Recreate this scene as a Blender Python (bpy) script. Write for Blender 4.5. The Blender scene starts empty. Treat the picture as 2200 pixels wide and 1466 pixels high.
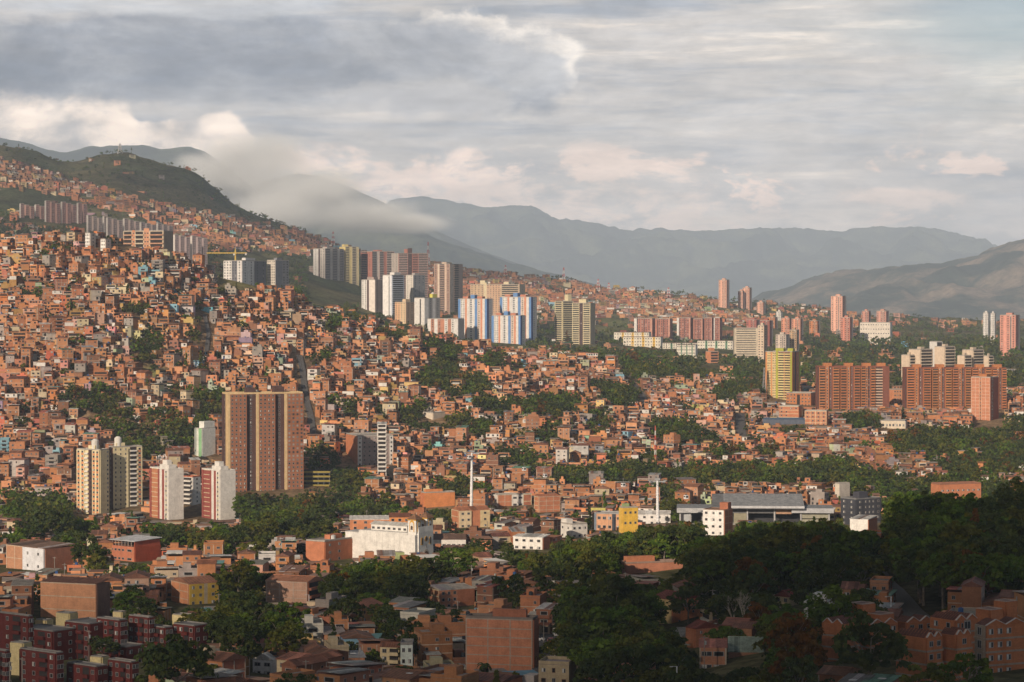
import bpy, math, random
import numpy as np
random.seed(7); RNG = np.random.default_rng(7)
C = bpy.context.scene.collection
sc = bpy.context.scene
F = 5194.0            # focal length of an 85 mm lens in pixels of a 2200 px wide frame
CAMZ = 150.0
PITCH = math.atan(93.0 / F)
CP, SP = math.cos(PITCH), math.sin(PITCH)
# ---------------------------------------------------------------- camera
cam = bpy.data.cameras.new('camera'); cam.lens = 85.0; cam.sensor_width = 36.0
cam.clip_start = 1.0; cam.clip_end = 60000.0
camo = bpy.data.objects.new('camera', cam); C.objects.link(camo)
camo.location = (0, 0, CAMZ); camo.rotation_euler = (math.pi / 2 - PITCH, 0, 0)
sc.camera = camo
# ---------------------------------------------------------------- light
SUN_AZ, SUN_EL = math.radians(30), math.radians(23)     # sun behind the viewer, to the left
SUN = (-math.sin(SUN_AZ) * math.cos(SUN_EL), -math.cos(SUN_AZ) * math.cos(SUN_EL), math.sin(SUN_EL))
sl = bpy.data.lights.new('sun', 'SUN'); sl.energy = 5.0; sl.angle = math.radians(0.6); sl.color = (1.0, 0.82, 0.64)
so = bpy.data.objects.new('sun', sl); C.objects.link(so)
from mathutils import Vector
so.rotation_euler = Vector(SUN).to_track_quat('Z', 'Y').to_euler()
world = bpy.data.worlds.new('World'); sc.world = world; world.use_nodes = True
sc.view_settings.view_transform = 'Standard'; sc.view_settings.look = 'None'
sc.view_settings.exposure = 0.12; sc.view_settings.gamma = 1.0; sc.view_settings.use_curve_mapping = False
sc.cycles.max_bounces = 4; sc.cycles.diffuse_bounces = 2; sc.cycles.glossy_bounces = 2
sc.cycles.transparent_max_bounces = 24; sc.cycles.volume_bounces = 1

class NT:
    """small helper to write node graphs as expressions"""
    def __init__(s, tree): s.t = tree; s.n = tree.nodes; s.l = tree.links
    def put(s, sock, v):
        if hasattr(v, 'is_output'): s.l.new(v, sock)
        elif isinstance(v, (tuple, list)): sock.default_value = tuple(v) + ((1.0,) if len(v) == 3 and sock.type == 'RGBA' else ())
        else: sock.default_value = v
    def m(s, op, a, b=None, c=None, clamp=False):
        n = s.n.new('ShaderNodeMath'); n.operation = op; n.use_clamp = clamp
        s.put(n.inputs[0], a)
        if b is not None: s.put(n.inputs[1], b)
        if c is not None: s.put(n.inputs[2], c)
        return n.outputs[0]
    def vec(s, x, y, z):
        n = s.n.new('ShaderNodeCombineXYZ')
        for i, v in enumerate((x, y, z)): s.put(n.inputs[i], v)
        return n.outputs[0]
    def noise(s, v, scale=1, detail=4, rough=.55, dist=0, out=0):
        n = s.n.new('ShaderNodeTexNoise'); s.put(n.inputs['Vector'], v)
        n.inputs['Scale'].default_value = scale; n.inputs['Detail'].default_value = detail
        n.inputs['Roughness'].default_value = rough; n.inputs['Distortion'].default_value = dist
        return n.outputs[out]
    def sm(s, v, a, b, o0=0.0, o1=1.0):
        n = s.n.new('ShaderNodeMapRange'); n.interpolation_type = 'SMOOTHSTEP'
        s.put(n.inputs[0], v); s.put(n.inputs[1], a); s.put(n.inputs[2], b); s.put(n.inputs[3], o0); s.put(n.inputs[4], o1)
        return n.outputs[0]
    def mix(s, f, a, b, mode='MIX'):
        n = s.n.new('ShaderNodeMix'); n.data_type = 'RGBA'; n.blend_type = mode; n.clamp_factor = True; n.clamp_result = False
        s.put(n.inputs[0], f); s.put(n.inputs[6], a); s.put(n.inputs[7], b)
        return n.outputs[2]
    def node(s, typ, **kw):
        n = s.n.new(typ)
        for k, v in kw.items(): s.put(n.inputs[k], v)
        return n

# ---------------------------------------------------------------- sky (clouds by direction, all round)
w = NT(world.node_tree); w.n.clear()
tc = w.n.new('ShaderNodeTexCoord'); sep = w.n.new('ShaderNodeSeparateXYZ'); w.l.new(tc.outputs['Generated'], sep.inputs[0])
dx, dy, dz = sep.outputs
az = w.m('ARCTAN2', dx, dy)
hz = w.m('SQRT', w.m('ADD', w.m('MULTIPLY', dx, dx), w.m('MULTIPLY', dy, dy)))
el = w.m('ARCTAN2', dz, hz)
U = w.m('MULTIPLY', az, F / 1000.0); V = w.m('MULTIPLY', el, F / 1000.0)     # thousandths: U right of centre, V above the horizon
sky = w.n.new('ShaderNodeTexSky'); sky.sky_type = 'NISHITA'; sky.sun_disc = False
sky.sun_elevation = SUN_EL; sky.sun_rotation = math.pi + SUN_AZ; sky.air_density = 1.0; sky.dust_density = 2.0
def P2(sx, sy, seed): return w.vec(w.m('MULTIPLY', U, sx), w.m('MULTIPLY', V, sy), seed)
def blob(cx, cy, rx, ry, warp=.35, seed=3.0, sc_=3.0, soft=.5):
    soft *= .6; warp *= 1.25
    """soft cloud patch: 1 inside an ellipse whose rim is broken up by noise; cx, cy in photograph pixels"""
    n = w.m('SUBTRACT', w.noise(P2(sc_, sc_ * 1.6, seed), 1, 10, .66), .5)
    a = w.m('DIVIDE', w.m('SUBTRACT', U, (cx - 1100) / 1000), rx / 1000)
    b = w.m('DIVIDE', w.m('SUBTRACT', V, (640 - cy) / 1000), ry / 1000)
    r = w.m('SQRT', w.m('ADD', w.m('MULTIPLY', a, a), w.m('MULTIPLY', b, b)))
    r = w.m('ADD', r, w.m('MULTIPLY', n, warp * 6))
    return w.sm(r, 1.0 + soft, 1.0 - soft)
bv = w.n.new('ShaderNodeTexVoronoi'); bv.feature = 'F1'; bv.normalize = True; w.l.new(P2(7.0, 9.5, 61.0), bv.inputs['Vector']); bv.inputs['Detail'].default_value = 2.0; bv.inputs['Roughness'].default_value = .6; bv.inputs['Scale'].default_value = 1.0
BILM = .30; BIL = bv.outputs['Distance']      # rounded billows: 0 in the middle of a billow
def puffy(cx, cy, rx, ry, sd, soft=.14):
    a = w.m('DIVIDE', w.m('SUBTRACT', U, (cx - 1100) / 1000), rx / 1000); b = w.m('DIVIDE', w.m('SUBTRACT', V, (640 - cy) / 1000), ry / 1000)
    r = w.m('ADD', w.m('SQRT', w.m('ADD', w.m('MULTIPLY', a, a), w.m('MULTIPLY', b, b))), w.m('MULTIPLY', w.m('SUBTRACT', BIL, BILM), 1.9))
    r = w.m('ADD', r, w.m('MULTIPLY', w.m('SUBTRACT', w.noise(P2(16, 20, sd), 1, 6, .6), .5), .8))
    return w.sm(r, 1.0 + soft, 1.0 - soft)
streak = w.noise(P2(1.1, 9.0, 1.0), 1, 6, .6, .35)
streak2 = w.noise(P2(2.2, 24.0, 5.0), 1, 6, .62, .5)
broad = w.noise(P2(.9, 2.4, 9.0), 1, 4, .5)
fine = w.noise(P2(5, 13, 2.0), 1, 7, .62)
mixn = w.m('ADD', w.m('MULTIPLY', streak, .5), w.m('ADD', w.m('MULTIPLY', streak2, .3), w.m('MULTIPLY', broad, .2)))
lo = (.29, .315, .36); mid = (.54, .50, .47); hi = (1.0, .85, .71)
col = w.mix(w.sm(mixn, .40, .53), lo, mid)
col = w.mix(w.sm(mixn, .52, .64), col, hi)
# warmer, paler low band over the ridges
low = w.sm(V, .36, .06)
col = w.mix(w.m('MULTIPLY', low, .55), col, w.mix(w.sm(fine, .40, .60), (.47, .425, .42), (1.05, .84, .71)))
# peach cloud tops low in the middle
puff = w.noise(P2(6.5, 15.0, 44.0), 1, 9, .66, .3)
lowp = w.m('MULTIPLY', w.sm(w.noise(P2(3.6, 8.5, 21.0), 1, 8, .62, .4), .53, .60), w.m('MULTIPLY', w.sm(V, .10, .19), w.sm(V, .38, .26)))
col = w.mix(w.m('MULTIPLY', lowp, .85), col, (1.1, .80, .64))
for (cx, cy, rx, ry, sd) in ((1130, 410, 330, 55, 9.4), (760, 400, 130, 40, 2.2), (960, 355, 150, 30, 3.1), (700, 345, 110, 22, 5.7), (1340, 372, 90, 14, 6.2), (1920, 430, 110, 20, 7.9), (1280, 470, 300, 26, 4.4)):
    col = w.mix(w.m('MULTIPLY', w.m('MULTIPLY', blob(cx, cy, rx * 1.3, ry * 1.4, .30, sd, 6.0), w.sm(puff, .42, .60)), .9), col, (1.08, .82, .67))
# blue of the upper right shows through
bl = w.m('MULTIPLY', w.sm(U, .35, 1.15), w.m('MULTIPLY', w.sm(V, .30, .58), w.sm(broad, .66, .42)))
skyc = w.m('MULTIPLY', bl, .75)
# cumulus, cream, on the left
cum = w.noise(P2(4.5, 6.0, 31.0), 1, 9, .6, .25)
cshade = w.mix(w.sm(w.m('ADD', cum, w.m('MULTIPLY', w.m('SUBTRACT', BILM, BIL), .8)), .34, .66), (.42, .395, .385), (1.15, .94, .77))
for (cx, cy, rx, ry, sd) in ((40, 270, 150, 70, 1.3), (215, 262, 75, 62, 2.9), (300, 305, 130, 36, 8.1), (455, 300, 90, 45, 4.1), (150, 330, 320, 40, 6.6)):
    col = w.mix(w.m('MULTIPLY', puffy(cx, cy, rx, ry, sd), .92), col, cshade)
# the great grey-blue cloud, upper left, with a pale top edge
edge = w.m('MAXIMUM', puffy(985, 110, 215, 80, 12.0), puffy(1140, 150, 100, 62, 13.0))
col = w.mix(w.m('MULTIPLY', edge, .9), col, (.90, .81, .72))
big = blob(470, 135, 760, 100, .20, 14.0, 2.3, .30)
big2 = w.m('MAXIMUM', puffy(1000, 190, 220, 66, 15.0, .30), puffy(1140, 172, 85, 50, 16.0, .25))
dark = w.mix(w.sm(w.noise(P2(2.6, 5.0, 17.0), 1, 8, .6, .3), .36, .66), (.14, .17, .225), (.42, .425, .445))
col = w.mix(w.m('MULTIPLY', w.m('MAXIMUM', big, big2), .88), col, dark)
pale = w.m('MULTIPLY', blob(930, 215, 190, 42, .3, 18.0, 5.0, .4), .5)
col = w.mix(pale, col, (.60, .56, .53))
# pale cloud strip at the very top and a mid-left light patch
col = w.mix(w.m('MULTIPLY', blob(330, 15, 420, 32, .22, 19.0, 3.5, .5), .55), col, (.55, .55, .56))
# below the horizon: plain warm haze
col = w.mix(w.sm(V, .02, -.05), col, (.34, .34, .36))
# fine ripples in every layer, then: sky above the view dimmed to cut ambient light
rip = w.sm(w.noise(P2(9, 34, 50.0), 1, 8, .68, .5), .30, .70, .90, 1.09); rip = w.m('MULTIPLY', rip, w.sm(w.noise(P2(3, 7, 52.0), 1, 9, .66, .3), .32, .68, .86, 1.13)); col = w.mix(1.0, col, w.vec(rip, rip, rip), 'MULTIPLY')
k_up = w.sm(V, .62, 1.5, 1.0, .16); col = w.mix(1.0, col, w.vec(k_up, k_up, k_up), 'MULTIPLY')
bg1 = w.n.new('ShaderNodeBackground'); bg1.inputs[1].default_value = .10; w.l.new(sky.outputs[0], bg1.inputs[0])
bg2 = w.n.new('ShaderNodeBackground'); bg2.inputs[1].default_value = 1.42; w.l.new(col, bg2.inputs[0])
ms = w.n.new('ShaderNodeMixShader'); w.put(ms.inputs[0], w.m('SUBTRACT', 1.0, skyc)); w.l.new(bg1.outputs[0], ms.inputs[1]); w.l.new(bg2.outputs[0], ms.inputs[2])
wo = w.n.new('ShaderNodeOutputWorld'); w.l.new(ms.outputs[0], wo.inputs[0])

# ---------------------------------------------------------------- materials
def new_mat(name):
    m = bpy.data.materials.new(name); m.use_nodes = True; t = NT(m.node_tree); t.n.clear()
    return m, t
def out(t, sh):
    o = t.n.new('ShaderNodeOutputMaterial'); t.l.new(sh, o.inputs[0])
def paint(name, src, rough=.85, var=.24, metal=0.0, corr=0.0):
    """weathered wall or roof; the colour comes from the object ('obj') or from the mesh ('attr')"""
    m, t = new_mat(name)
    if src == 'obj': c = t.n.new('ShaderNodeObjectInfo').outputs['Color']
    else:
        a = t.n.new('ShaderNodeVertexColor'); a.layer_name = 'Col'; c = a.outputs[0]
    g = t.n.new('ShaderNodeNewGeometry').outputs['Position']
    n1 = t.noise(g, .35, 5, .65); n2 = t.noise(g, 2.3, 4, .7)
    s = t.n.new('ShaderNodeSeparateXYZ'); t.l.new(g, s.inputs[0])
    st = t.noise(t.vec(t.m('MULTIPLY', s.outputs[0], 1.7), t.m('MULTIPLY', s.outputs[1], 1.7), t.m('MULTIPLY', s.outputs[2], .18)), 1, 4, .7)
    cs = t.noise(t.vec(t.m('MULTIPLY', s.outputs[0], .5), t.m('MULTIPLY', s.outputs[1], .5), t.m('MULTIPLY', s.outputs[2], 5.0)), 1, 2, .8)
    v = t.m('ADD', t.m('ADD', t.m('MULTIPLY', n1, .35), t.m('MULTIPLY', cs, .22)), t.m('ADD', t.m('MULTIPLY', n2, .23), t.m('MULTIPLY', st, .20)))
    k = t.sm(v, .33, .67, 1 - var * 1.3, 1 + var)
    c2 = t.mix(1.0, c, t.vec(k, k, k), 'MULTIPLY')
    c2 = t.mix(t.sm(st, .58, .75, 0, .22), c2, (.10, .085, .075))
    b = t.n.new('ShaderNodeBsdfPrincipled'); t.put(b.inputs['Base Color'], c2)
    b.inputs['Roughness'].default_value = rough; b.inputs['Metallic'].default_value = metal
    b.inputs['Specular IOR Level'].default_value = .25
    bp = t.n.new('ShaderNodeBump'); bp.inputs['Strength'].default_value = .35; bp.inputs['Distance'].default_value = .08
    t.l.new(n2, bp.inputs['Height']); t.l.new(bp.outputs[0], b.inputs['Normal'])
    out(t, b.outputs[0]); return m
M_PAINT = paint('weathered_wall', 'obj'); M_BAKED = paint('weathered_wall_far', 'attr')
M_ROOF = paint('roof_sheet', 'obj', .7, .42)
def flat(name, colr, rough=.5, metal=0., spec=.5):
    m, t = new_mat(name); b = t.n.new('ShaderNodeBsdfPrincipled')
    g = t.n.new('ShaderNodeNewGeometry').outputs['Position']
    k = t.sm(t.noise(g, 1.4, 3, .6), .3, .7, .75, 1.25)
    t.put(b.inputs['Base Color'], t.mix(1.0, colr, t.vec(k, k, k), 'MULTIPLY'))
    b.inputs['Roughness'].default_value = rough; b.inputs['Metallic'].default_value = metal; b.inputs['Specular IOR Level'].default_value = spec
    out(t, b.outputs[0]); return m
M_GLASS = flat('window_glass', (.035, .04, .048), .25)
M_FRAME = flat('window_frame', (.27, .26, .25), .6)
M_DARK = flat('dark_opening', (.022, .02, .02), .9, spec=.1)
M_CURTAIN = flat('pale_curtain', (.5, .5, .48), .8)
M_BARE = flat('bark', (.20, .165, .13), .9)
M_WHITEM = flat('white_metal', (.72, .72, .72), .45)
def foliage(name, src):
    m, t = new_mat(name)
    a = t.n.new('ShaderNodeVertexColor'); a.layer_name = 'Col'
    c = a.outputs[0]
    if src == 'obj': c = t.mix(1.0, c, t.n.new('ShaderNodeObjectInfo').outputs['Color'], 'MULTIPLY')
    d = t.n.new('ShaderNodeBsdfDiffuse'); t.put(d.inputs[0], c); tr = t.n.new('ShaderNodeBsdfTranslucent')
    t.put(tr.inputs[0], t.mix(1.0, c, (1.2, 1.35, .55), 'MULTIPLY'))
    x = t.n.new('ShaderNodeMixShader'); x.inputs[0].default_value = .25; t.l.new(d.outputs[0], x.inputs[1]); t.l.new(tr.outputs[0], x.inputs[2])
    out(t, x.outputs[0]); return m
M_LEAF = foliage('leaves', 'obj'); M_LEAFB = foliage('leaves_far', 'attr')
def ground_mat(name, attr=True, colr=(.07, .08, .04), scale=.02, hi=(.14, .12, .07)):
    m, t = new_mat(name)
    g = t.n.new('ShaderNodeNewGeometry').outputs['Position']
    n1 = t.noise(g, scale, 8, .65); n2 = t.noise(g, scale * 12, 5, .7)
    if attr:
        a = t.n.new('ShaderNodeVertexColor'); a.layer_name = 'Col'; c = a.outputs[0]
    else: c = t.mix(t.sm(n1, .42, .62), colr, hi)
    k = t.m('MULTIPLY', t.sm(n1, .3, .7, .6, 1.4), t.sm(n2, .3, .7, .55, 1.45))
    c = t.mix(1.0, c, t.vec(k, k, k), 'MULTIPLY')
    b = t.n.new('ShaderNodeBsdfDiffuse'); t.put(b.inputs[0], c)
    bp = t.n.new('ShaderNodeBump'); bp.inputs['Strength'].default_value = .8; bp.inputs['Distance'].default_value = .04 / scale
    t.l.new(n1, bp.inputs['Height']); t.l.new(bp.outputs[0], b.inputs['Normal'])
    out(t, b.outputs[0]); return m
M_GROUND = ground_mat('grass_and_earth')
M_HILL = ground_mat('mountain_forest', False, (.022, .038, .022), .0022, (.075, .085, .045))
M_HILLR = ground_mat('scrub_hill', False, (.028, .042, .026), .0028, (.15, .115, .08))
M_ROAD = flat('asphalt', (.085, .082, .08), .85)

# ---------------------------------------------------------------- projection and terrain
def W(px, py, D):
    """world point at distance D (along Y) seen at photograph pixel px, py"""
    v = (733.0 - py) / F
    t = D / (CP + v * SP)
    return (t * (px - 1100.0) / F, D, CAMZ + t * (-SP + v * CP))
def PX(X, Y, Z):
    dep = Y * CP - (Z - CAMZ) * SP; up = Y * SP + (Z - CAMZ) * CP
    return 1100.0 + F * X / dep, 733.0 - F * up / dep
cols = [-900, 0, 200, 330, 450, 600, 800, 1000, 1200, 1400, 1600, 1800, 2000, 2200, 3100]
def Y_(z, D): return 640.0 - z * F / D
rows = [
 ([60]*15,   [Y_(-70, 60)]*15),
 ([450]*15,  [Y_(z, 450) for z in (-100,-102,-103,-104,-104,-104,-104,-103,-101,-98,-92,-88,-87,-86,-80)]),
 ([700]*15,  [Y_(z, 700) for z in (-106,-108,-108,-108,-108,-110,-110,-110,-108,-102,-97,-92,-88,-86,-78)]),
 ([950]*15,  [Y_(z, 950) for z in (-112,-114,-115,-116,-116,-116,-116,-116,-115,-112,-106,-98,-91,-88,-80)]),
 ([1200]*15, [Y_(z,1200) for z in (-124,-124,-124,-124,-124,-124,-124,-124,-124,-123,-121,-119,-118,-116,-112)]),
 ([1450]*15, [Y_(z,1450) for z in (-130,-131,-132,-132,-132,-132,-132,-132,-132,-131,-130,-129,-128,-127,-125)]),
 ([1620]*8+[1630]+[1650]*6, [965,965,970,972,975,985,1000,1005,1005,1008,1010,1010,1010,1010,1010]),
 ([1760,1760,1760,1770,1775,1780,1800,1820,1850,1850,1850,1850,1850,1850,1850], [750,760,742,750,765,800,832,852,872,905,915,915,912,912,912]),
 ([1920,1930,1930,1950,1980,2000,2050,2100,2150,2150,2150,2150,2150,2150,2150], [520,532,512,535,592,626,694,740,778,805,838,850,850,850,850]),
 ([2450]*15, [600,600,610,620,650,690,735,765,780,785,800,808,808,808,808]),
 ([3100]*15, [500,515,530,545,570,625,668,722,745,745,748,752,755,755,755]),
 ([3700]*15, [430,455,470,490,515,555,620,655,685,700,708,716,722,724,724]),
 ([4600]*15, [290,312,326,345,412,482,548,582,608,634,656,674,692,696,700]),
 ([5600]*15, [640,640,640,640,680,700,700,720,720,720,720,720,720,720,720]),
 ([7000]*15, [720]*15),
]
UG = np.arange(-900, 3101, 20.0); DG = np.concatenate([np.arange(60, 440, 20.0), np.arange(440, 5600, 8.0), np.arange(5600, 7001, 50)])
def build_height():
    Z = np.zeros((len(UG), len(DG)))
    # finer skyline for the far ridge (row 12)
    sk = np.array([(-900,290),(0,305),(60,318),(120,338),(170,342),(220,325),(262,318),(300,330),(345,352),(400,366),(440,388),(480,425),(510,448),(560,468),(640,492),(720,520),(800,545),(900,563),(1000,580),(1100,594),(1200,606),(1300,620),(1400,634),(1500,646),(1640,660),(1800,676),(2000,692),(2200,696),(3100,700)], float)
    for i, u in enumerate(UG):
        d = []; z = []
        for k, (Ds, ys) in enumerate(rows):
            Dk = np.interp(u, cols, Ds); yk = np.interp(u, cols, ys)
            if k == 12: yk = np.interp(u, sk[:, 0], sk[:, 1])
            d.append(Dk); z.append(W(1100, yk, Dk)[2])
        Z[i] = np.interp(DG, d, z)
    ker = np.hanning(13); ker /= ker.sum()
    for i in range(len(UG)): Z[i] = np.convolve(np.pad(Z[i], 6, 'edge'), ker, 'valid')
    return Z
HZ = build_height()
def vnoise(x, y, seed=0):
    xi = np.floor(x).astype(np.int64); yi = np.floor(y).astype(np.int64); fx = x - xi; fy = y - yi
    fx = fx * fx * (3 - 2 * fx); fy = fy * fy * (3 - 2 * fy)
    def h(a, b):
        n = (a * 374761393 + b * 668265263 + seed * 974711) & 0x7fffffff
        n = ((n ^ (n >> 13)) * 1274126177) & 0x7fffffff
        return ((n ^ (n >> 16)) & 0xffff) / 65535.0
    return (h(xi, yi) * (1 - fx) + h(xi + 1, yi) * fx) * (1 - fy) + (h(xi, yi + 1) * (1 - fx) + h(xi + 1, yi + 1) * fx) * fy
def fbm(x, y, seed=0, o=5, g=.5):
    x = np.asarray(x, float); y = np.asarray(y, float); s = 0; a = 1.; n = 0.
    for k in range(o): s = s + a * vnoise(x, y, seed + k * 17); n += a; a *= g; x = x * 2.03 + 3.1; y = y * 2.03 + 1.7
    return s / n
def T(X, Y):
    X = np.asarray(X, float); Y = np.asarray(Y, float)
    u = np.clip(1100 + F * X / Y, UG[0], UG[-1] - .01); iu = (u - UG[0]) / 20.0; i0 = iu.astype(int); fu = iu - i0
    jd = np.interp(Y, DG, np.arange(len(DG))); j0 = np.minimum(jd.astype(int), len(DG) - 2); fj = jd - j0
    z = (HZ[i0, j0] * (1 - fu) + HZ[i0 + 1, j0] * fu) * (1 - fj) + (HZ[i0, j0 + 1] * (1 - fu) + HZ[i0 + 1, j0 + 1] * fu) * fj
    amp = np.interp(Y, [500, 1500, 2500, 4600], [1.2, 4., 12., 34.])
    return z + amp * (fbm(X / 90., Y / 90., 3) - .5) + np.interp(Y, [2300, 3000], [0, 12.]) * (fbm(X / 300., Y / 300., 9) - .5)
def hit(px, py, dmin=450, dmax=4600):
    """distance at which the terrain is first seen at this pixel"""
    D = np.arange(dmin, dmax, 4.0); X = (px - 1100) / F * D
    z = T(X, D); _, yy = PX(X, D, z)
    k = np.nonzero(yy <= py)[0]
    return float(D[k[0]]) if len(k) else dmax

# ---------------------------------------------------------------- mesh helpers
class MB:
    def __init__(s): s.v = []; s.f = []; s.c = []; s.mi = []
    def quad(s, pts, c, m=0):
        k = len(s.v); s.v += pts; s.f.append(tuple(range(k, k + len(pts)))); s.c.append(c); s.mi.append(m)
    def box(s, cx, cy, z0, sx, sy, sz, rot, c, m=0, top=None):
        ca, sa = math.cos(rot), math.sin(rot); hx, hy = sx / 2, sy / 2; k = len(s.v)
        p = [(cx + a * ca - b * sa, cy + a * sa + b * ca) for a, b in ((-hx, -hy), (hx, -hy), (hx, hy), (-hx, hy))]
        s.v += [(a, b, z0) for a, b in p] + [(a, b, z0 + sz) for a, b in p]
        s.f += [(k, k+1, k+5, k+4), (k+1, k+2, k+6, k+5), (k+2, k+3, k+7, k+6), (k+3, k, k+4, k+7), (k+4, k+5, k+6, k+7)]
        s.c += [c] * 4 + [top or c]; s.mi += [m] * 5
    def tube(s, p, q, r0, r1, n, c, m=0):
        p = Vector(p); q = Vector(q); d = (q - p).normalized(); a = d.orthogonal().normalized(); b = d.cross(a); k = len(s.v)
        for P_, r in ((p, r0), (q, r1)):
            for i in range(n):
                t = 2 * math.pi * i / n; v = P_ + a * (r * math.cos(t)) + b * (r * math.sin(t)); s.v.append(tuple(v))
        for i in range(n): s.f.append((k + i, k + (i + 1) % n, k + n + (i + 1) % n, k + n + i)); s.c.append(c); s.mi.append(m)
        s.f.append(tuple(k + n + i for i in range(n))); s.c.append(c); s.mi.append(m)
    def mesh(s, name, mats):
        me = bpy.data.meshes.new(name); me.from_pydata(s.v, [], s.f)
        for m in mats: me.materials.append(m)
        if len(mats) > 1: me.polygons.foreach_set('material_index', s.mi)
        lc = me.polygons; a = me.color_attributes.new('Col', 'FLOAT_COLOR', 'CORNER')
        n = np.array([len(f) for f in s.f]); cc = np.ones((int(n.sum()), 4), np.float32); cc[:, :3] = np.repeat(np.array(s.c, np.float32), n, 0)
        a.data.foreach_set('color', cc.ravel()); me.update(); return me
def link(name, me, parent=None, loc=(0, 0, 0), rot=0., scl=None, col=None):
    o = bpy.data.objects.new(name, me); C.objects.link(o)
    if parent is not None: o.parent = parent
    o.location = loc; o.rotation_euler = (0, 0, rot) if not isinstance(rot, tuple) else rot
    if scl: o.scale = scl
    if col: o.color = (*col, 1.0)
    return o
def tag(o, label=None, cat=None, group=None, kind=None):
    if label: o['label'] = label
    if cat: o['category'] = cat
    if group: o['group'] = group
    if kind: o['kind'] = kind
    return o
def fast_mesh(name, V_, Fq, cols_, mats, nper=4):
    me = bpy.data.meshes.new(name); nv = len(V_); nf = len(Fq)
    me.vertices.add(nv); me.vertices.foreach_set('co', np.asarray(V_, np.float32).ravel())
    me.loops.add(nf * nper); me.loops.foreach_set('vertex_index', np.asarray(Fq, np.int32).ravel())
    me.polygons.add(nf); me.polygons.foreach_set('loop_start', np.arange(nf, dtype=np.int32) * nper)
    me.polygons.foreach_set('loop_total', np.full(nf, nper, np.int32))
    for m in mats: me.materials.append(m)
    me.update(calc_edges=True); me.polygons.foreach_set('use_smooth', [False] * nf)
    if cols_ is not None:
        cols_ = np.asarray(cols_, np.float32)
        if len(cols_) == nv: a = me.color_attributes.new('Col', 'FLOAT_COLOR', 'POINT'); cc = np.ones((nv, 4), np.float32); cc[:, :3] = cols_
        else: a = me.color_attributes.new('Col', 'FLOAT_COLOR', 'CORNER'); cc = np.ones((nf * nper, 4), np.float32); cc[:, :3] = np.repeat(cols_, nper, 0)
        a.data.foreach_set('color', cc.ravel())
    return me
def gridmesh(name, X, Y, Z, cols_, mats, smooth=True):
    a, b = X.shape; idx = np.arange(a * b).reshape(a, b)
    Fq = np.stack([idx[:-1, :-1], idx[1:, :-1], idx[1:, 1:], idx[:-1, 1:]], -1).reshape(-1, 4)
    me = fast_mesh(name, np.stack([X, Y, Z], -1).reshape(-1, 3), Fq, None if cols_ is None else cols_.reshape(-1, 3), mats)
    if smooth: me.polygons.foreach_set('use_smooth', [True] * len(me.polygons))
    return me
# unit shapes shared by every building part
def unit_cube(mat, name='block'):
    b = MB(); b.box(0, 0, -.5, 1, 1, 1, 0, (1, 1, 1)); b.quad([(-.5, .5, -.5), (.5, .5, -.5), (.5, -.5, -.5), (-.5, -.5, -.5)], (1, 1, 1))
    return b.mesh(name, [mat])
U_WALL = unit_cube(M_PAINT, 'wall_block'); U_ROOFB = unit_cube(M_ROOF, 'roof_block'); U_DARK = unit_cube(M_DARK, 'dark_block'); U_GLASSB = unit_cube(M_GLASS, 'glass_block')
def unit_gable(mat, name):
    b = MB(); c = (1, 1, 1)   # ridge along x, base z=0, top z=1
    b.quad([(-.5, -.5, 0), (.5, -.5, 0), (.5, 0, 1), (-.5, 0, 1)], c); b.quad([(.5, .5, 0), (-.5, .5, 0), (-.5, 0, 1), (.5, 0, 1)], c)
    b.quad([(.5, -.5, 0), (.5, .5, 0), (.5, 0, 1)], c); b.quad([(-.5, .5, 0), (-.5, -.5, 0), (-.5, 0, 1)], c)
    b.quad([(-.5, .5, 0), (.5, .5, 0), (.5, -.5, 0), (-.5, -.5, 0)], c)
    return b.mesh(name, [mat])
U_GABLE = unit_gable(M_PAINT, 'gable_wall')
def slope_roof(n=9):
    """tiled or corrugated pitched roof of unit size: two slopes with raised courses, open eaves"""
    b = MB(); c = (1, 1, 1); th = .09
    for sgn in (-1, 1):
        for k in range(n):
            x0, x1 = -.5 + k / n, -.5 + (k + .82) / n; xg = -.5 + (k + 1) / n
            b.quad([(x0, sgn * .5, th), (x1, sgn * .5, th), (x1, 0, 1 + th), (x0, 0, 1 + th)][::sgn * -1 or 1], c)
            b.quad([(x1, sgn * .5, th * .3), (xg, sgn * .5, th * .3), (xg, 0, 1 + th * .3), (x1, 0, 1 + th * .3)][::sgn * -1 or 1], (.6, .6, .6))
        b.quad([(-.5, sgn * .5, 0), (.5, sgn * .5, 0), (.5, sgn * .5, th), (-.5, sgn * .5, th)], c)
    for x in (-.5, .5): b.quad([(x, -.5, 0), (x, .5, 0), (x, .5, th), (x, 0, 1 + th), (x, -.5, th)], c)
    b.quad([(-.5, .5, 0), (.5, .5, 0), (.5, -.5, 0), (-.5, -.5, 0)], c)
    return b.mesh('pitched_roof', [M_ROOF])
U_PITCH = slope_roof()
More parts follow.
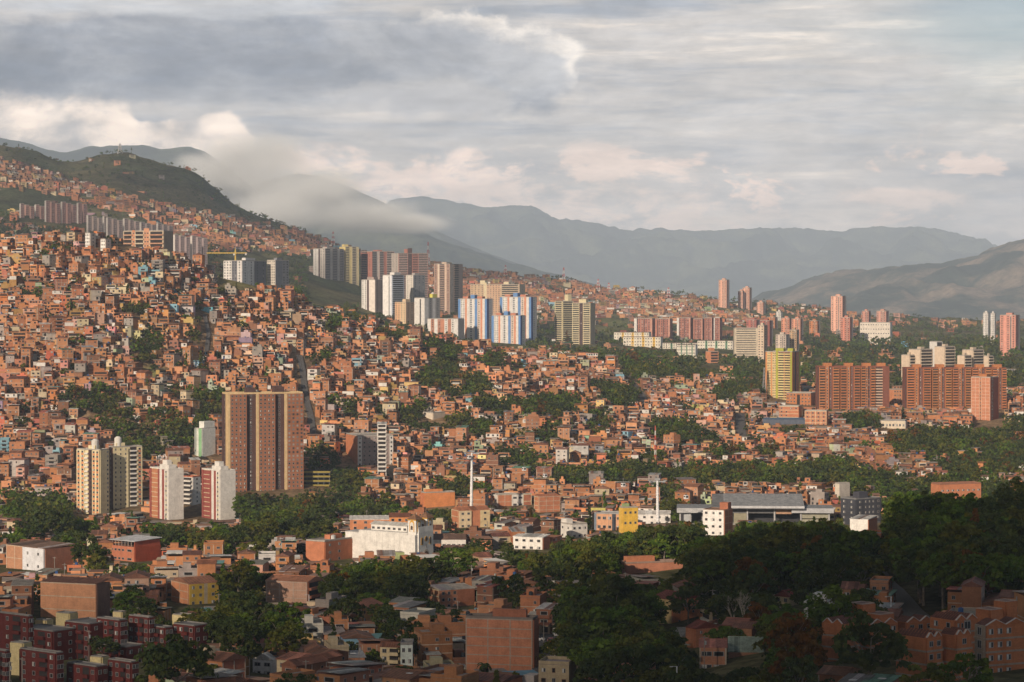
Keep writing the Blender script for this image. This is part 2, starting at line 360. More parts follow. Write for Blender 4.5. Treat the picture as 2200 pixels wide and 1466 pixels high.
def shed_roof(n=10):
    b = MB(); c = (1, 1, 1); h = 1.; th = .25     # rises from y=-.5 (z=0) to y=.5 (z=1)
    for k in range(n):
        x0, x1, xg = -.5 + k / n, -.5 + (k + .6) / n, -.5 + (k + 1) / n
        b.quad([(x0, -.5, th), (x1, -.5, th), (x1, .5, h + th), (x0, .5, h + th)], c)
        b.quad([(x1, -.5, th * .5), (xg, -.5, th * .5), (xg, .5, h + th * .5), (x1, .5, h + th * .5)], c)
    b.quad([(-.5, -.5, 0), (.5, -.5, 0), (.5, -.5, th), (-.5, -.5, th)], c); b.quad([(.5, .5, h), (-.5, .5, h), (-.5, .5, h + th), (.5, .5, h + th)], c)
    for x in (-.5, .5): b.quad([(x, -.5, 0), (x, .5, h), (x, .5, h + th), (x, -.5, th)], c)
    b.quad([(-.5, .5, h), (.5, .5, h), (.5, -.5, 0), (-.5, -.5, 0)], c)
    return b.mesh('shed_roof', [M_ROOF])
U_SHED = shed_roof()
def cyl(mat, name, n=14, dome=False):
    b = MB(); b.tube((0, 0, 0), (0, 0, 1), .5, .5, n, (1, 1, 1))
    if dome: b.tube((0, 0, 1), (0, 0, 1.18), .5, .2, n, (1, 1, 1))
    return b.mesh(name, [mat])
U_TANK = cyl(M_PAINT, 'tank_body', 12, True); U_CYL = cyl(M_WHITEM, 'round_post')
def pyramid(mat):
    b = MB(); p = [(-.5, -.5, 0), (.5, -.5, 0), (.5, .5, 0), (-.5, .5, 0)]
    for i in range(4): b.quad([p[i], p[(i + 1) % 4], (0, 0, 1)], (1, 1, 1))
    b.quad(p[::-1], (1, 1, 1)); return b.mesh('hipped_cap', [mat])
U_PYR = pyramid(M_ROOF)
def window_mesh(kind):
    """a framed window, unit size, front face towards -y: frame proud of the wall, pane set back, centre mullion"""
    b = MB(); fr = .09; W_ = (1, 1, 1)
    for x0, x1, z0, z1 in ((-.5, -.5 + fr, -.5, .5), (.5 - fr, .5, -.5, .5), (-.5 + fr, .5 - fr, .5 - fr, .5), (-.5 + fr, .5 - fr, -.5, -.5 + fr)) + (((-.03, .03, -.41, .41),) if kind != 'hole' else ()):
        b.box((x0 + x1) / 2, 0, z0, x1 - x0, 1, z1 - z0, 0, W_, 0)
    b.quad([(-.5, -.14, -.5), (.5, -.14, -.5), (.5, -.14, .5), (-.5, -.14, .5)], W_, 1)
    if kind == 'curtain': b.quad([(-.42, -.22, -.4), (-.03, -.22, -.4), (-.03, -.22, .4), (-.42, -.22, .4)], W_, 2)
    return b.mesh('window_' + kind, [M_PAINT if kind == 'hole' else M_FRAME, M_DARK if kind == 'hole' else M_GLASS, M_CURTAIN])
U_WIN = {k: window_mesh(k) for k in ('hole', 'frame', 'curtain')}

# ---------------------------------------------------------------- ground sheet
GZ = [(880, 706, 70, 24), (540, 590, 90, 45), (1320, 700, 40, 22), (1110, 800, 40, 14), (330, 800, 26, 20), (760, 690, 40, 12)]
def landtint(px, py, D, X, Y):
    n = fbm(X / 40., Y / 40., 5); n2 = fbm(X / 160., Y / 160., 6)
    grass = np.stack([.075 + .05 * n, .085 + .035 * n, .038 + .015 * n], -1)
    dirt = np.stack([.17 + .06 * n, .135 + .04 * n, .10 + .03 * n], -1)
    scrub = np.stack([.115 + .06 * n2, .10 + .04 * n2, .05 + .02 * n2], -1)
    wood = np.stack([.035 + .02 * n, .052 + .02 * n, .026 + .01 * n], -1)
    k = np.clip((n2 - .45) * 5, 0, 1)[..., None]
    far = scrub * (1 - k) + wood * k
    t = np.clip((D - 2150) / 250, 0, 1)[..., None]
    nk = np.clip((D - 1100) / 500, 0, 1)[..., None]; near = (grass * .62 + dirt * .12) * (1 - nk) + (grass * .22 + dirt * .75 * np.array([1.15, .95, .8])) * nk
    gz = np.maximum.reduce([np.clip(1.3 - np.hypot((px - cx) / rx, (py - cy) / ry), 0, 1) for cx, cy, rx, ry in GZ])[..., None] * (D > 1500)[..., None]
    meadow = np.stack([.10 + .06 * n, .115 + .04 * n, .045 + .015 * n], -1)
    res = near * (1 - t) + (far * .6 + grass * .4) * t
    return res * (1 - gz) + meadow * gz
uu = np.arange(-900, 3090, 11.0); dd = np.concatenate([np.arange(60, 500, 20.), np.arange(500, 2400, 6.), np.arange(2400, 7000, 16.)])
gu, gd = np.meshgrid(uu, dd, indexing='ij'); gX = (gu - 1100) / F * gd; gZ = T(gX, gd)
gpx, gpy = PX(gX, gd, gZ)
me = gridmesh('terrain', gX, gd, gZ, landtint(gpx, gpy, gd, gX, gd), [M_GROUND])
tag(link('terrain', me), 'green and earth brown valley floor and hillsides under the city', kind='structure')
b = MB(); R_ = 36000.0; b.quad([(-R_, -R_, -60), (R_, -R_, -60), (R_, R_, -60), (-R_, R_, -60)], (.06, .07, .04))
tag(link('valley_floor', b.mesh('valley_floor', [M_GROUND])), 'flat valley floor far below', kind='structure')
# ---------------------------------------------------------------- mountain ridges
def ridge(label, pts, D, mat, depth=2600., seed=1, rough=60., x0=None, x1=None):
    pts = np.array(pts, float); u = np.arange(pts[0, 0], pts[-1, 0], 5.0 if D > 6000 else 4.0)
    y = np.interp(u, pts[:, 0], pts[:, 1]); v = (733 - y) / F
    top = CAMZ + D / (CP + v * SP) * (-SP + v * CP)
    ker = np.hanning(7); ker /= ker.sum(); top = np.convolve(np.pad(top, 3, 'edge'), ker, 'valid')
    s = np.concatenate([np.linspace(-1, 0, 60), np.linspace(.03, 1, 22)])
    S, Uu = np.meshgrid(s, u); TOP = np.repeat(top[:, None], len(s), 1)
    Yw = D + S * depth; Xw = (Uu - 1100) / F * D
    fall = np.where(S < 0, 1 - np.abs(S) ** 1.15, 1 - S ** 1.3)
    r1 = 1 - np.abs(2 * fbm(Xw / 700., Yw / 1100., seed, 5) - 1); edge = np.clip(np.abs(S) * 4, 0, 1)
    Zw = -80 + (TOP + 80) * fall + (r1 - .75) * rough * 4 * edge * (1 - np.abs(S)) + (fbm(Xw / 60., Yw / 60., seed + 5, 4) - .5) * rough * .28
    return tag(link('mountain_ridge', gridmesh('mountain_ridge', Xw, Yw, Zw, None, [mat])), label, kind='structure')
ridge('blue distant ridge above the green hill', [(-600,250),(-200,280),(0,297),(50,304),(100,322),(150,328),(190,316),(240,313),(320,312),(345,321),(370,318),(400,315),(440,326),(480,352),(540,400),(620,470),(700,560)], 14500, M_HILL, 3200, 3)
ridge('dark wooded ridge rising out of the cloud bank', [(480,420),(560,392),(640,372),(690,380),(740,398),(790,420),(830,438),(880,470),(1000,525),(1200,600),(1350,650)], 17000, M_HILL, 3600, 8)
ridge('long pale ridge beyond the valley', [(760,470),(850,428),(900,424),(960,431),(1010,441),(1060,447),(1100,442),(1150,444),(1190,470),(1240,474),(1290,484),(1350,493),(1430,492),(1500,498),(1580,494),(1650,489),(1730,492),(1800,498),(1850,490),(1900,487),(1960,490),(2010,492),(2060,506),(2130,530),(2200,545),(2500,560)], 24000, M_HILL, 5000, 13, 170)
ridge('low hazy spur running down to the valley', [(300,430),(480,455),(600,472),(720,478),(820,486),(900,498),(980,528),(1100,566),(1200,592),(1300,622),(1400,650)], 13500, M_HILL, 2400, 21, 80)
ridge('broad wooded hill across the valley', [(1560,668),(1640,650),(1700,634),(1760,606),(1830,585),(1900,577),(1960,568),(2030,565),(2080,552),(2130,540),(2200,518),(2400,470),(2800,440)], 11500, M_HILLR, 2600, 33, 90)
# ================================================================ builders
ONE = (1, 1, 1)
BRICK = [(.46, .205, .095), (.50, .235, .115), (.41, .178, .085), (.49, .215, .098), (.34, .15, .08), (.52, .26, .14), (.27, .13, .075)]
CONC = (.36, .335, .30); CREAM = (.62, .54, .36); WHITE = (.66, .635, .59); TILE = (.17, .072, .045); GREY = (.24, .23, .22); ZINC = (.34, .35, .36)
def jit(c, a=.08):
    k = 1 + random.uniform(-a, a); return tuple(min(.85, max(.01, x * k * (1 + random.uniform(-a, a) * .4))) for x in c)

class Bld:
    """one building: an Empty at its base; parts are shared unit blocks scaled to size. local x along the front, y inwards, z up"""
    def __init__(s, name, label, cat, loc, yaw, w_, d_, h_, group=None, far=False):
        s.root = bpy.data.objects.new(name, None); C.objects.link(s.root); s.root.empty_display_size = 1
        s.root.location = loc; s.root.rotation_euler = (0, 0, yaw)
        tag(s.root, label, cat, group); s.w, s.d, s.h = w_, d_, h_; s.far = far; s.mb = MB(); s.nwin = 0; s.mbmat = 0
    def face(s, f, a, n, z):
        if f == 'A': return (-s.w / 2 + a, -s.d / 2 - n, z), 0.
        if f == 'B': return (s.w / 2 + n, -s.d / 2 + a, z), math.pi / 2
        if f == 'L': return (-s.w / 2 - n, s.d / 2 - a, z), -math.pi / 2
    def flen(s, f): return s.w if f == 'A' else s.d
    def cube(s, name, ctr, size, col, rot=0., me=None, parent=None):
        return link(name, me or U_WALL, parent or s.root, ctr, rot, size, col)
    def fb(s, name, f, a0, a1, n0, n1, z0, z1, col, me=None, soft=False):
        """block on a face: a0..a1 along it, n0..n1 out from it, z0..z1 up"""
        (x, y, z), r = s.face(f, (a0 + a1) / 2, (n0 + n1) / 2, (z0 + z1) / 2)
        if soft or (s.far and name in ('window', 'balcony', 'floor_band')):
            s.mb.box(x, y, z0, a1 - a0, n1 - n0, z1 - z0, r, col); return None
        return s.cube(name, (x, y, z), (a1 - a0, n1 - n0, z1 - z0), col, r, me)
    def win(s, f, a, z, w_, h_, kind=None, n=0.0, col=(.3, .3, .3)):
        if s.far:
            (x, y, _), r = s.face(f, a, n, z)
            q = random.random(); c = (.03, .034, .04) if q < .8 else ((.30, .30, .29) if q < .93 else (.12, .13, .14))
            s.mb.box(x, y, z - h_ / 2, w_, .12, h_, r, c); return
        s.nwin += 1
        k = kind or random.choices(('hole', 'frame', 'curtain'), (.2, .6, .2))[0]
        (x, y, z_), r = s.face(f, a, n, z)
        if s.nwin > 290: s.mb.box(x, y, z - h_ / 2, w_, .1, h_, r, random.choice([(.05, .05, .055), (.16, .16, .16), (.26, .25, .24)])); return
        link('window', U_WIN[k], s.root, (x, y, z_), r, (w_, .16, h_), col)
    def bays(s, f, spec, z0=0., top=None, nfl=None, fh=2.75):
        """spec: (fraction, kind, colour[, options]) from left to right over the face"""
        L = s.flen(f); top = top or s.h; tot = sum(b[0] for b in spec); a = 0.
        nfl = nfl or max(1, int(round((top - z0) / fh))); fh = (top - z0) / nfl
        for b in spec:
            fr, kind, col = b[:3]; o = b[3] if len(b) > 3 else {}
            w_ = L * fr / tot; pr = o.get('p', .35); tp = top + o.get('up', 0.); a1 = a + w_
            m = .0 if abs(a) < 1e-6 else .004
            wc = o.get('wc', (.3, .3, .3)); n_ = o.get('n', max(1, int(w_ / 3.2)))
            if kind != 'x': s.fb('wall', f, a + .01, a1 - .01, -.3, pr, 0, tp, col)
            else: s.fb('wall', f, a + .01, a1 - .01, -.3, .02, 0, tp, col); pr = .02
            if kind in ('n', 'nx', 'x'):
                ww = o.get('ww', min(1.5, w_ / n_ * .5)); wh = o.get('wh', 1.25)
                for k in range(nfl):
                    zc = z0 + k * fh + fh * .55
                    for i in range(n_):
                        ac = a + (i + .5) / n_ * w_
                        if kind == 'x' and o.get('blank'): continue
                        s.win(f, ac, zc, ww, wh, o.get('wk'), pr, wc)
                        if o.get('spandrel'): s.fb('floor_band', f, ac - ww * .6, ac + ww * .6, pr, pr + .05, zc - fh + wh * .5 + .08, zc - wh * .5 - .08, o['spandrel'], soft=True)
            elif kind == 'b':      # balconies: dark panel painted for the shade behind, slab and parapet in front
                for k in range(nfl):
                    zb = z0 + k * fh
                    s.fb('balcony_shade', f, a + w_ * .08, a1 - w_ * .08, pr, pr + .03, zb + .95, zb + fh - .3, (.035, .03, .03), soft=True)
                    s.fb('balcony', f, a + w_ * .02, a1 - w_ * .02, pr + .05, pr + o.get('bp', 1.0), zb, zb + o.get('bh', .95), o.get('bc', col))
            elif kind == 's':      # tall dark slot
                s.fb('slot', f, a + w_ * .2, a1 - w_ * .2, pr, pr + .03, 1, tp - 1, (.03, .028, .028), soft=True)
            elif kind == 'f':      # brick infill framed in pale concrete
                bc = o.get('bc', CREAM)
                for k in range(1, nfl + (0 if o.get('open') else 1)):
                    s.fb('floor_band', f, a + .02, a1 - .02, pr, pr + .07, z0 + k * fh - .18, z0 + k * fh + .14, bc)
                for i in range(n_ + 1) if o.get('cols', 1) else ():
                    ac = min(max(a + i / n_ * w_, a + .2), a1 - .2)
                    s.fb('column', f, ac - .17, ac + .17, pr, pr + .06, z0 + .05, tp - .05, bc)
                if o.get('win', 0):
                    for k in range(nfl):
                        for i in range(n_):
                            if random.random() < o['win']: s.win(f, a + (i + .5) / n_ * w_, z0 + k * fh + fh * .52, min(1.3, w_ / n_ * .5), 1.15, None, pr, wc)
            a = a1
    def done(s):
        if s.mb.f:
            o = link('facade_openings', s.mb.mesh('facade_openings', [M_BAKED]), s.root); tag(o, kind='stuff')
        return s.root
    def core(s, col, inset=.3, top=None):
        s.cube('core_wall', (0, 0, (top or s.h) / 2 - .02), (s.w - inset, s.d - inset, (top or s.h) - .04), col)
    def flatroof(s, col=CONC, par=.7, pc=None, over=0.):
        s.cube('roof', (0, 0, s.h - .06), (s.w - .2 + over, s.d - .2 + over, .25), col, me=U_ROOFB)
        if par:
            pc = pc or col
            for (x, y, a, b_) in ((0, -s.d / 2 + .05, s.w, .2), (0, s.d / 2 - .05, s.w, .2), (-s.w / 2 + .05, 0, .2, s.d - .3), (s.w / 2 - .05, 0, .2, s.d - .3)):
                s.cube('parapet', (x, y, s.h + par / 2 + .07), (a, b_, par), pc)
    def pitched(s, col=TILE, rise=1.6, over=.5, axis='x', wall=None, z=None):
        z = s.h if z is None else z; r = 0. if axis == 'x' else math.pi / 2
        a, b_ = (s.w, s.d) if axis == 'x' else (s.d, s.w)
        if wall: s.cube('gable_wall', (0, 0, z - .02), (a - .1, b_ - .1, rise - .05), wall, r, U_GABLE)
        s.cube('roof', (0, 0, z), (a + over, b_ + over, rise), col, r, U_PITCH)
        if not s.far:
            for i in range(random.randint(0, 2)):
                f = random.uniform(.10, .22); q = random.uniform(-.5 + f / 2, .5 - f / 2) * a; s.cube('roof_patch', (q, 0, z + .05) if axis == 'x' else (0, q, z + .05), (a * f, b_ + over + .05, rise), (lambda g: tuple(min(.7, u * g) for u in col))(random.choice((.6, 1.5, 2.0))), r, U_PITCH)
            s.cube('ridge_cap', (0, 0, z + rise * 1.09), (a + over, .35, .14), tuple(min(.7, u * 1.5) for u in col), r)
    def shed(s, col=ZINC, rise=.9, over=.7, z=None, flip=False, w_=None, d_=None, x=0, y=0):
        z = s.h if z is None else z; W_, D_ = (w_ or s.w) + over, (d_ or s.d) + over
        s.cube('roof', (x, y, z), (W_, D_, rise), col, math.pi if flip else 0., U_SHED)
        for i in range(random.randint(0, 3)):      # newer or rustier sheets laid over the old ones
            f = random.uniform(.10, .28); s.cube('roof_sheet', (x + random.uniform(-.5 + f / 2, .5 - f / 2) * W_, y, z + .05 + i * .02), (W_ * f, D_ + .06, rise), random.choice([jit((.5, .49, .46), .2), jit((.26, .15, .11), .2), tuple(q * .6 for q in col), jit((.36, .36, .36), .2)]), math.pi if flip else 0., U_SHED)
    def rbox(s, x, y, w_, d_, h_, col, name='roof_room', z=None):
        s.cube(name, (x, y, (s.h if z is None else z) + h_ / 2 + .05), (w_, d_, h_), col)
    def tank(s, x, y, r=1.1, h_=1.6, z=None, col=(.05, .05, .06)):
        s.cube('water_tank', (x, y, (s.h if z is None else z) + .06), (r * 2, r * 2, h_), col, me=U_TANK)

KEEP = []      # (x0, x1, y0, y1, distance): pictures of the hand placed buildings that fillers must leave clear
FOOT = []      # (X, Y, radius) footprints
def place(xl, xr, yt, yb, split=None, front='L', a=None, D=None, depth=12., sink=6., keep=True, near=0):
    """work out a building's world size from its outline in the photograph. xl..xr overall, split = the near vertical
    corner, front: which of the two visible faces (L or R of the corner) is the front 'A'. returns loc, yaw, w, d, h, z0"""
    xc = split if split is not None else (xl + xr) / 2
    D = D or hit(xc, yb)
    s_ = F / D
    if split is None:
        w_ = (xr - xl) / s_; yaw = -math.atan((xc - 1100) / F) * 1.0 if a is None else a
        X = (xc - 1100) / s_; cx, cy = X, D + depth / 2; d_ = depth
    else:
        a = a if a is not None else math.radians(38)
        pl, pr = (split - xl) / s_, (xr - split) / s_; X = (split - 1100) / s_
        if front == 'L': yaw = -a; w_ = pl / math.cos(a); d_ = pr / math.sin(a); lx, ly = w_ / 2, -d_ / 2
        else: yaw = a; w_ = pr / math.cos(a); d_ = pl / math.sin(a); lx, ly = -w_ / 2, -d_ / 2
        cx = X - (lx * math.cos(yaw) - ly * math.sin(yaw)); cy = D - (lx * math.sin(yaw) + ly * math.cos(yaw))
    zt = W(xc, yt, D)[2]; zb = float(T(X, D)); zb2 = min(zb, W(xc, yb, D)[2]) - 1.0
    if keep: KEEP.append((xl - 1, xr + 1, yt - 2, yb - near, D)); FOOT.append((cx, cy, max(w_, d_) * .55))
    return (cx, cy, zb2), yaw, w_, d_, zt - zb2, D

# ---------------------------------------------------------------- trees
def crown_cloud(nc, nl, rx, rz, leaf, seed, droop=0., shape='round'):
    """leaf quads: nc clumps spread unevenly through an ellipsoid, nl leaves in each. base of the crown at z=0"""
    r = np.random.default_rng(seed)
    th = r.uniform(0, 2 * np.pi, nc); ph = np.arccos(r.uniform(-.75, 1, nc)); rr = r.uniform(.45, 1, nc) ** .6 * r.uniform(.72, 1.12, nc)
    if shape == 'cone':
        hh = r.uniform(0, 1, nc) ** 1.3; q = (1 - hh) ** .9 * r.uniform(.5, 1, nc)
        cc = np.stack([np.cos(th) * q * rx, np.sin(th) * q * rx, hh * rz * 2], -1); cr = (.35 + .5 * (1 - hh))[:, None] * rx * .38
    elif shape == 'umbrella':
        q = np.sqrt(r.uniform(0, 1, nc)) * r.uniform(.8, 1.1, nc)
        cc = np.stack([np.cos(th) * q * rx, np.sin(th) * q * rx, rz * 2 * (.62 - .42 * q ** 2 + r.uniform(-.12, .12, nc))], -1); cr = np.full((nc, 1), rx * .2)
    else:
        cc = np.stack([np.cos(th) * np.sin(ph) * rr * rx, np.sin(th) * np.sin(ph) * rr * rx, rz + np.cos(ph) * rr * rz * (1 + .25 * np.sin(3 * th))], -1)
        cr = (r.uniform(.55, 1.25, nc) * min(rx, rz) * .30)[:, None]
    dirs = r.normal(size=(nc, nl, 3)); dirs /= np.linalg.norm(dirs, axis=-1, keepdims=True)
    dirs[..., 2] = np.abs(dirs[..., 2]) * .9 - .25
    p = cc[:, None] + dirs * cr[:, None] * r.uniform(.55, 1.05, (nc, nl, 1)); p = p.reshape(-1, 3)
    nrm = dirs.reshape(-1, 3) + r.normal(size=(nc * nl, 3)) * .55 + np.array([0, 0, .35]); nrm /= np.linalg.norm(nrm, axis=1, keepdims=True)
    t = np.cross(nrm, r.normal(size=nrm.shape)); t /= np.linalg.norm(t, axis=1, keepdims=True) + 1e-6; bt = np.cross(nrm, t)
    sz = leaf * r.uniform(.6, 1.35, (len(p), 1)); e = sz * r.uniform(.5, .95, (len(p), 1))
    V_ = np.stack([p - t * sz, p - bt * e, p + t * sz, p + bt * e], 1).reshape(-1, 3)
    Fq = np.arange(len(p) * 4).reshape(-1, 4)
    base = r.uniform(.72, 1.32, nc).repeat(nl) * r.uniform(.8, 1.2, nc * nl)
    hue = r.uniform(-.12, .18, nc).repeat(nl)
    col = np.stack([.062 * base * (1 + hue), .082 * base, .026 * base * (1 - hue)], -1)
    return V_, Fq, col
def trunk_mb(h_, r0, spread, rz, seed, limbs=6):
    r = random.Random(seed); b = MB(); c = ONE; p0 = (0, 0, -1.0); p1 = (r.uniform(-.2, .2), r.uniform(-.2, .2), h_)
    b.tube(p0, p1, r0, r0 * .62, 7, c)
    for i in range(limbs):
        t = 2 * math.pi * i / limbs + r.uniform(-.4, .4); q = (p1[0] + math.cos(t) * spread * r.uniform(.4, .8), p1[1] + math.sin(t) * spread * r.uniform(.4, .8), h_ + rz * r.uniform(.6, 1.4))
        b.tube(p1, q, r0 * .45, r0 * .15, 5, c)
        q2 = (q[0] + math.cos(t + .7) * spread * .3, q[1] + math.sin(t + .7) * spread * .3, q[2] + rz * .4); b.tube(q, q2, r0 * .16, r0 * .06, 4, c)
    return b.mesh('trunk', [M_BARE])
TREES = {}
def def_tree(kind, n, hgt, rx, rz, nc, nl, leaf, shape='round', th=None):
    for i in range(n):
        V_, Fq, col = crown_cloud(nc, nl, rx * (1 + .12 * math.sin(i * 2.1)), rz, leaf, 100 + len(TREES) * 13 + i, shape=shape)
        h0 = th if th is not None else hgt - 2 * rz
        me = fast_mesh('crown_' + kind, V_, Fq, col, [M_LEAF])
        TREES[(kind, i)] = (me, trunk_mb(h0 + (.3 * rz if shape == 'round' else .2), .32 * hgt / 10, rx * .8, rz * .8, i + 5, 0 if shape == 'cone' else 6), h0, rx, hgt)
def_tree('broad', 4, 11, 6.2, 3.9, 64, 44, .38)
def_tree('tall', 3, 14, 4.6, 5.2, 60, 44, .38)
def_tree('small', 3, 6.5, 3.0, 2.3, 34, 36, .30)
def_tree('spreading', 3, 11, 8.2, 2.6, 74, 40, .36, 'umbrella')
def_tree('cone', 2, 13, 2.4, 6.0, 70, 22, .34, 'cone', 1.2)
def palm_mesh(seed=1):
    r = random.Random(seed); b = MB()
    for k in range(26):
        t = 2 * math.pi * k / 26 * 2.4; el_ = r.uniform(-.9, 1.1); L = r.uniform(2.2, 3.0); p = [0, 0, 0]; px_, py_ = math.cos(t), math.sin(t); e = el_; g = r.uniform(.8, 1.2)
        for s_ in range(5):
            q = [p[0] + px_ * math.cos(e) * L / 5, p[1] + py_ * math.cos(e) * L / 5, p[2] + math.sin(e) * L / 5]; wd = .34 * math.sin((s_ + 1) / 6 * math.pi) + .05; wd0 = .34 * math.sin(s_ / 6 * math.pi) + .05
            for sg in (-1, 1):
                b.quad([(p[0], p[1], p[2]), (q[0], q[1], q[2]), (q[0] - py_ * wd * sg, q[1] + px_ * wd * sg, q[2] - .25), (p[0] - py_ * wd0 * sg, p[1] + px_ * wd0 * sg, p[2] - .25)], (.06 * g, .085 * g, .03 * g))
            p = q; e -= .42
    return b.mesh('palm_crown', [M_LEAF])
PALM = palm_mesh()
def palm(X, Y, h_, label, s_=1.0, group='palm trees', zb=None):
    z = float(T(X, Y)) if zb is None else zb
    r = bpy.data.objects.new('palm_tree', None); C.objects.link(r); r.location = (X, Y, z); tag(r, label, 'palm tree', group)
    b = MB(); b.tube((0, 0, -1), (.15, 0, h_ * .5), .22, .17, 7, ONE); b.tube((.15, 0, h_ * .5), (0, 0, h_), .17, .14, 7, ONE)
    link('trunk', b.mesh('palm_trunk', [M_BARE]), r); link('crown', PALM, r, (0, 0, h_), random.random() * 6, (s_, s_, s_), ONE)
    FOOT.append((X, Y, 2)); return r
def bare_tree(X, Y, h_, label, seed, name='bare_tree'):
    """leafless or nearly leafless tree of pale forked branches"""
    rr = random.Random(seed); b = MB(); z = float(T(X, Y))
    def grow(p, d, L, r0, lev):
        q = tuple(p[i] + d[i] * L for i in range(3)); b.tube(p, q, r0, r0 * .66, 5 if lev else 7, ONE)
        if lev >= 4: return
        for _ in range(3 if lev else 4):
            t = rr.uniform(0, 6.28); sp = rr.uniform(.35, .75); nd = Vector((d[0] + math.cos(t) * sp, d[1] + math.sin(t) * sp, d[2] + .12)).normalized()
            grow(q, tuple(nd), L * rr.uniform(.55, .75), r0 * .58, lev + 1)
    grow((0, 0, -1), (0, 0, 1), h_ * .42, h_ * .022, 0)
    r = bpy.data.objects.new(name, None); C.objects.link(r); r.location = (X, Y, z); tag(r, label, 'tree')
    link('trunk', b.mesh('bare_branches', [M_WOOD]), r); return r
M_WOOD = flat('pale_wood', (.36, .31, .25), .9)
# ================================================================ the buildings one can name, placed where they stand
R = math.radians
def bld(name, label, cat, box, split=None, front='L', a=None, D=None, depth=12., A=(), B=(), nfl=None, fh=2.75, core=CONC, roof='flat', rc=CONC, par=.7, pc=None, extras=(), group=None, far=None, near=0, sf=None):
    xl, xr, yt, yb = box
    loc, yaw, w_, d_, h_, D = place(xl, xr, yt, yb, split, front, None if a is None else R(a), D, depth, near=near)
    if far is None: far = D > 2400
    b_ = Bld(name, label, cat, loc, yaw, w_, d_, h_, group, far)
    b_.core(core)
    nf = nfl or max(1, int(round(h_ / fh)))
    if A: b_.bays('A', A, nfl=nf)
    else: b_.bays('A', [(1, 'w', core)], nfl=nf)
    sd = 'B' if front == 'L' else 'L'
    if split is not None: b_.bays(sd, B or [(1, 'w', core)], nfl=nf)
    if roof == 'flat': b_.flatroof(rc, par, pc)
    elif roof == 'tile': b_.pitched(rc, *(extras and extras[0][1:] if extras and extras[0][0] == 'pitch' else (1.8,)), wall=core)
    elif roof == 'tiley': b_.pitched(rc, 1.8, axis='y', wall=core)
    elif roof == 'shed': b_.shed(rc)
    for e in extras:
        if e[0] == 'room': b_.rbox(e[1] * w_, e[2] * d_, e[3] * w_, e[4] * d_, e[5], e[6])
        elif e[0] == 'tank': b_.tank(e[1] * w_, e[2] * d_, e[3], e[4], col=e[5] if len(e) > 5 else (.5, .5, .5))
    b_.done(); return b_
OR = (.55, .23, .115); DR = (.30, .045, .035); RB = (.40, .13, .075); DB = (.09, .05, .045); BK = (.47, .19, .10); BKD = (.36, .14, .08)
# --- twin cream towers, lower left
cr = (.66, .57, .36)
bld('apartment_tower', 'cream apartment tower with orange panels between its windows, front one of the twin pair', 'tower', (158, 229, 968, 1108), split=214, a=32, core=cr,
    A=[(20, 'n', cr, {'n': 2, 'ww': 1.5, 'spandrel': (.6, .25, .11)}), (9, 'b', WHITE, {'p': -.2, 'bp': .9}), (4, 'x', DB, {'blank': 1}), (7, 'b', DB, {'bc': DB, 'p': -.1}), (18, 'n', cr, {'n': 2, 'ww': 1.5, 'spandrel': (.6, .25, .11), 'p': .8})],
    B=[(.62, 'w', cr), (.38, 'n', cr, {'n': 1, 'ww': 1.3})], extras=[('room', .05, .0, .3, .5, 2.6, cr), ('tank', .1, 0, 2.2, 5.5, (.62, .6, .55))])
bld('apartment_tower', 'cream apartment tower with zigzag white balconies, rear one of the twin pair', 'tower', (229, 299, 962, 1096), split=242, front='R', a=32, core=cr,
    A=[(30, 'nx', cr, {'n': 3, 'ww': .8, 'wh': 1.3}), (4, 's', cr), (14, 'b', DB, {'bc': WHITE, 'bp': .9, 'p': .1}), (11, 'n', cr, {'n': 1, 'ww': 1.6, 'spandrel': (.5, .22, .12)})],
    B=[(1, 'x', DB, {'n': 1, 'ww': 1})], extras=[('room', -.2, 0, .3, .5, 2.6, cr), ('tank', -.25, 0, 2.2, 5.5, (.62, .6, .55))])
# --- red and white towers
rd = (.27, .075, .06)
for k, (bx, sp, lb) in enumerate((((312, 390, 1010, 1118), 361, 'white walled tower with red and orange front and roof antennas'), ((426, 502, 1013, 1118), 472, 'white walled tower with red grille front beside the tall brown tower'))):
    bld('apartment_tower', lb, 'tower', bx, split=sp, a=52, core=WHITE,
        A=[(.10, 'w', rd), (.35, 'f', (.44, .19, .10) if k == 0 else rd, {'n': 1, 'bc': CREAM, 'cols': 0, 'p': .1}), (.10, 'w', rd), (.13, 'w', WHITE), (.12, 'w', rd), (.20, 'n', WHITE, {'n': 1, 'ww': 1.4, 'spandrel': (.5, .45, .3)})],
        B=[(1, 'w', (.70, .67, .62))], extras=[('room', 0, .1, .5, .5, 2.4, WHITE), ('room', -.05, .1, .25, .3, 5., WHITE)], pc=WHITE)
bld('apartment_block', 'white stack of rounded balconies between the two red and white towers', 'apartment building', (390, 427, 1026, 1118), split=413, a=35, core=WHITE, D=1478,
    A=[(1, 'b', WHITE, {'bp': 1.6, 'bh': .8})], B=[(1, 'n', WHITE, {'n': 1, 'ww': 1.6})], roof='flat', rc=(.4, .14, .08))
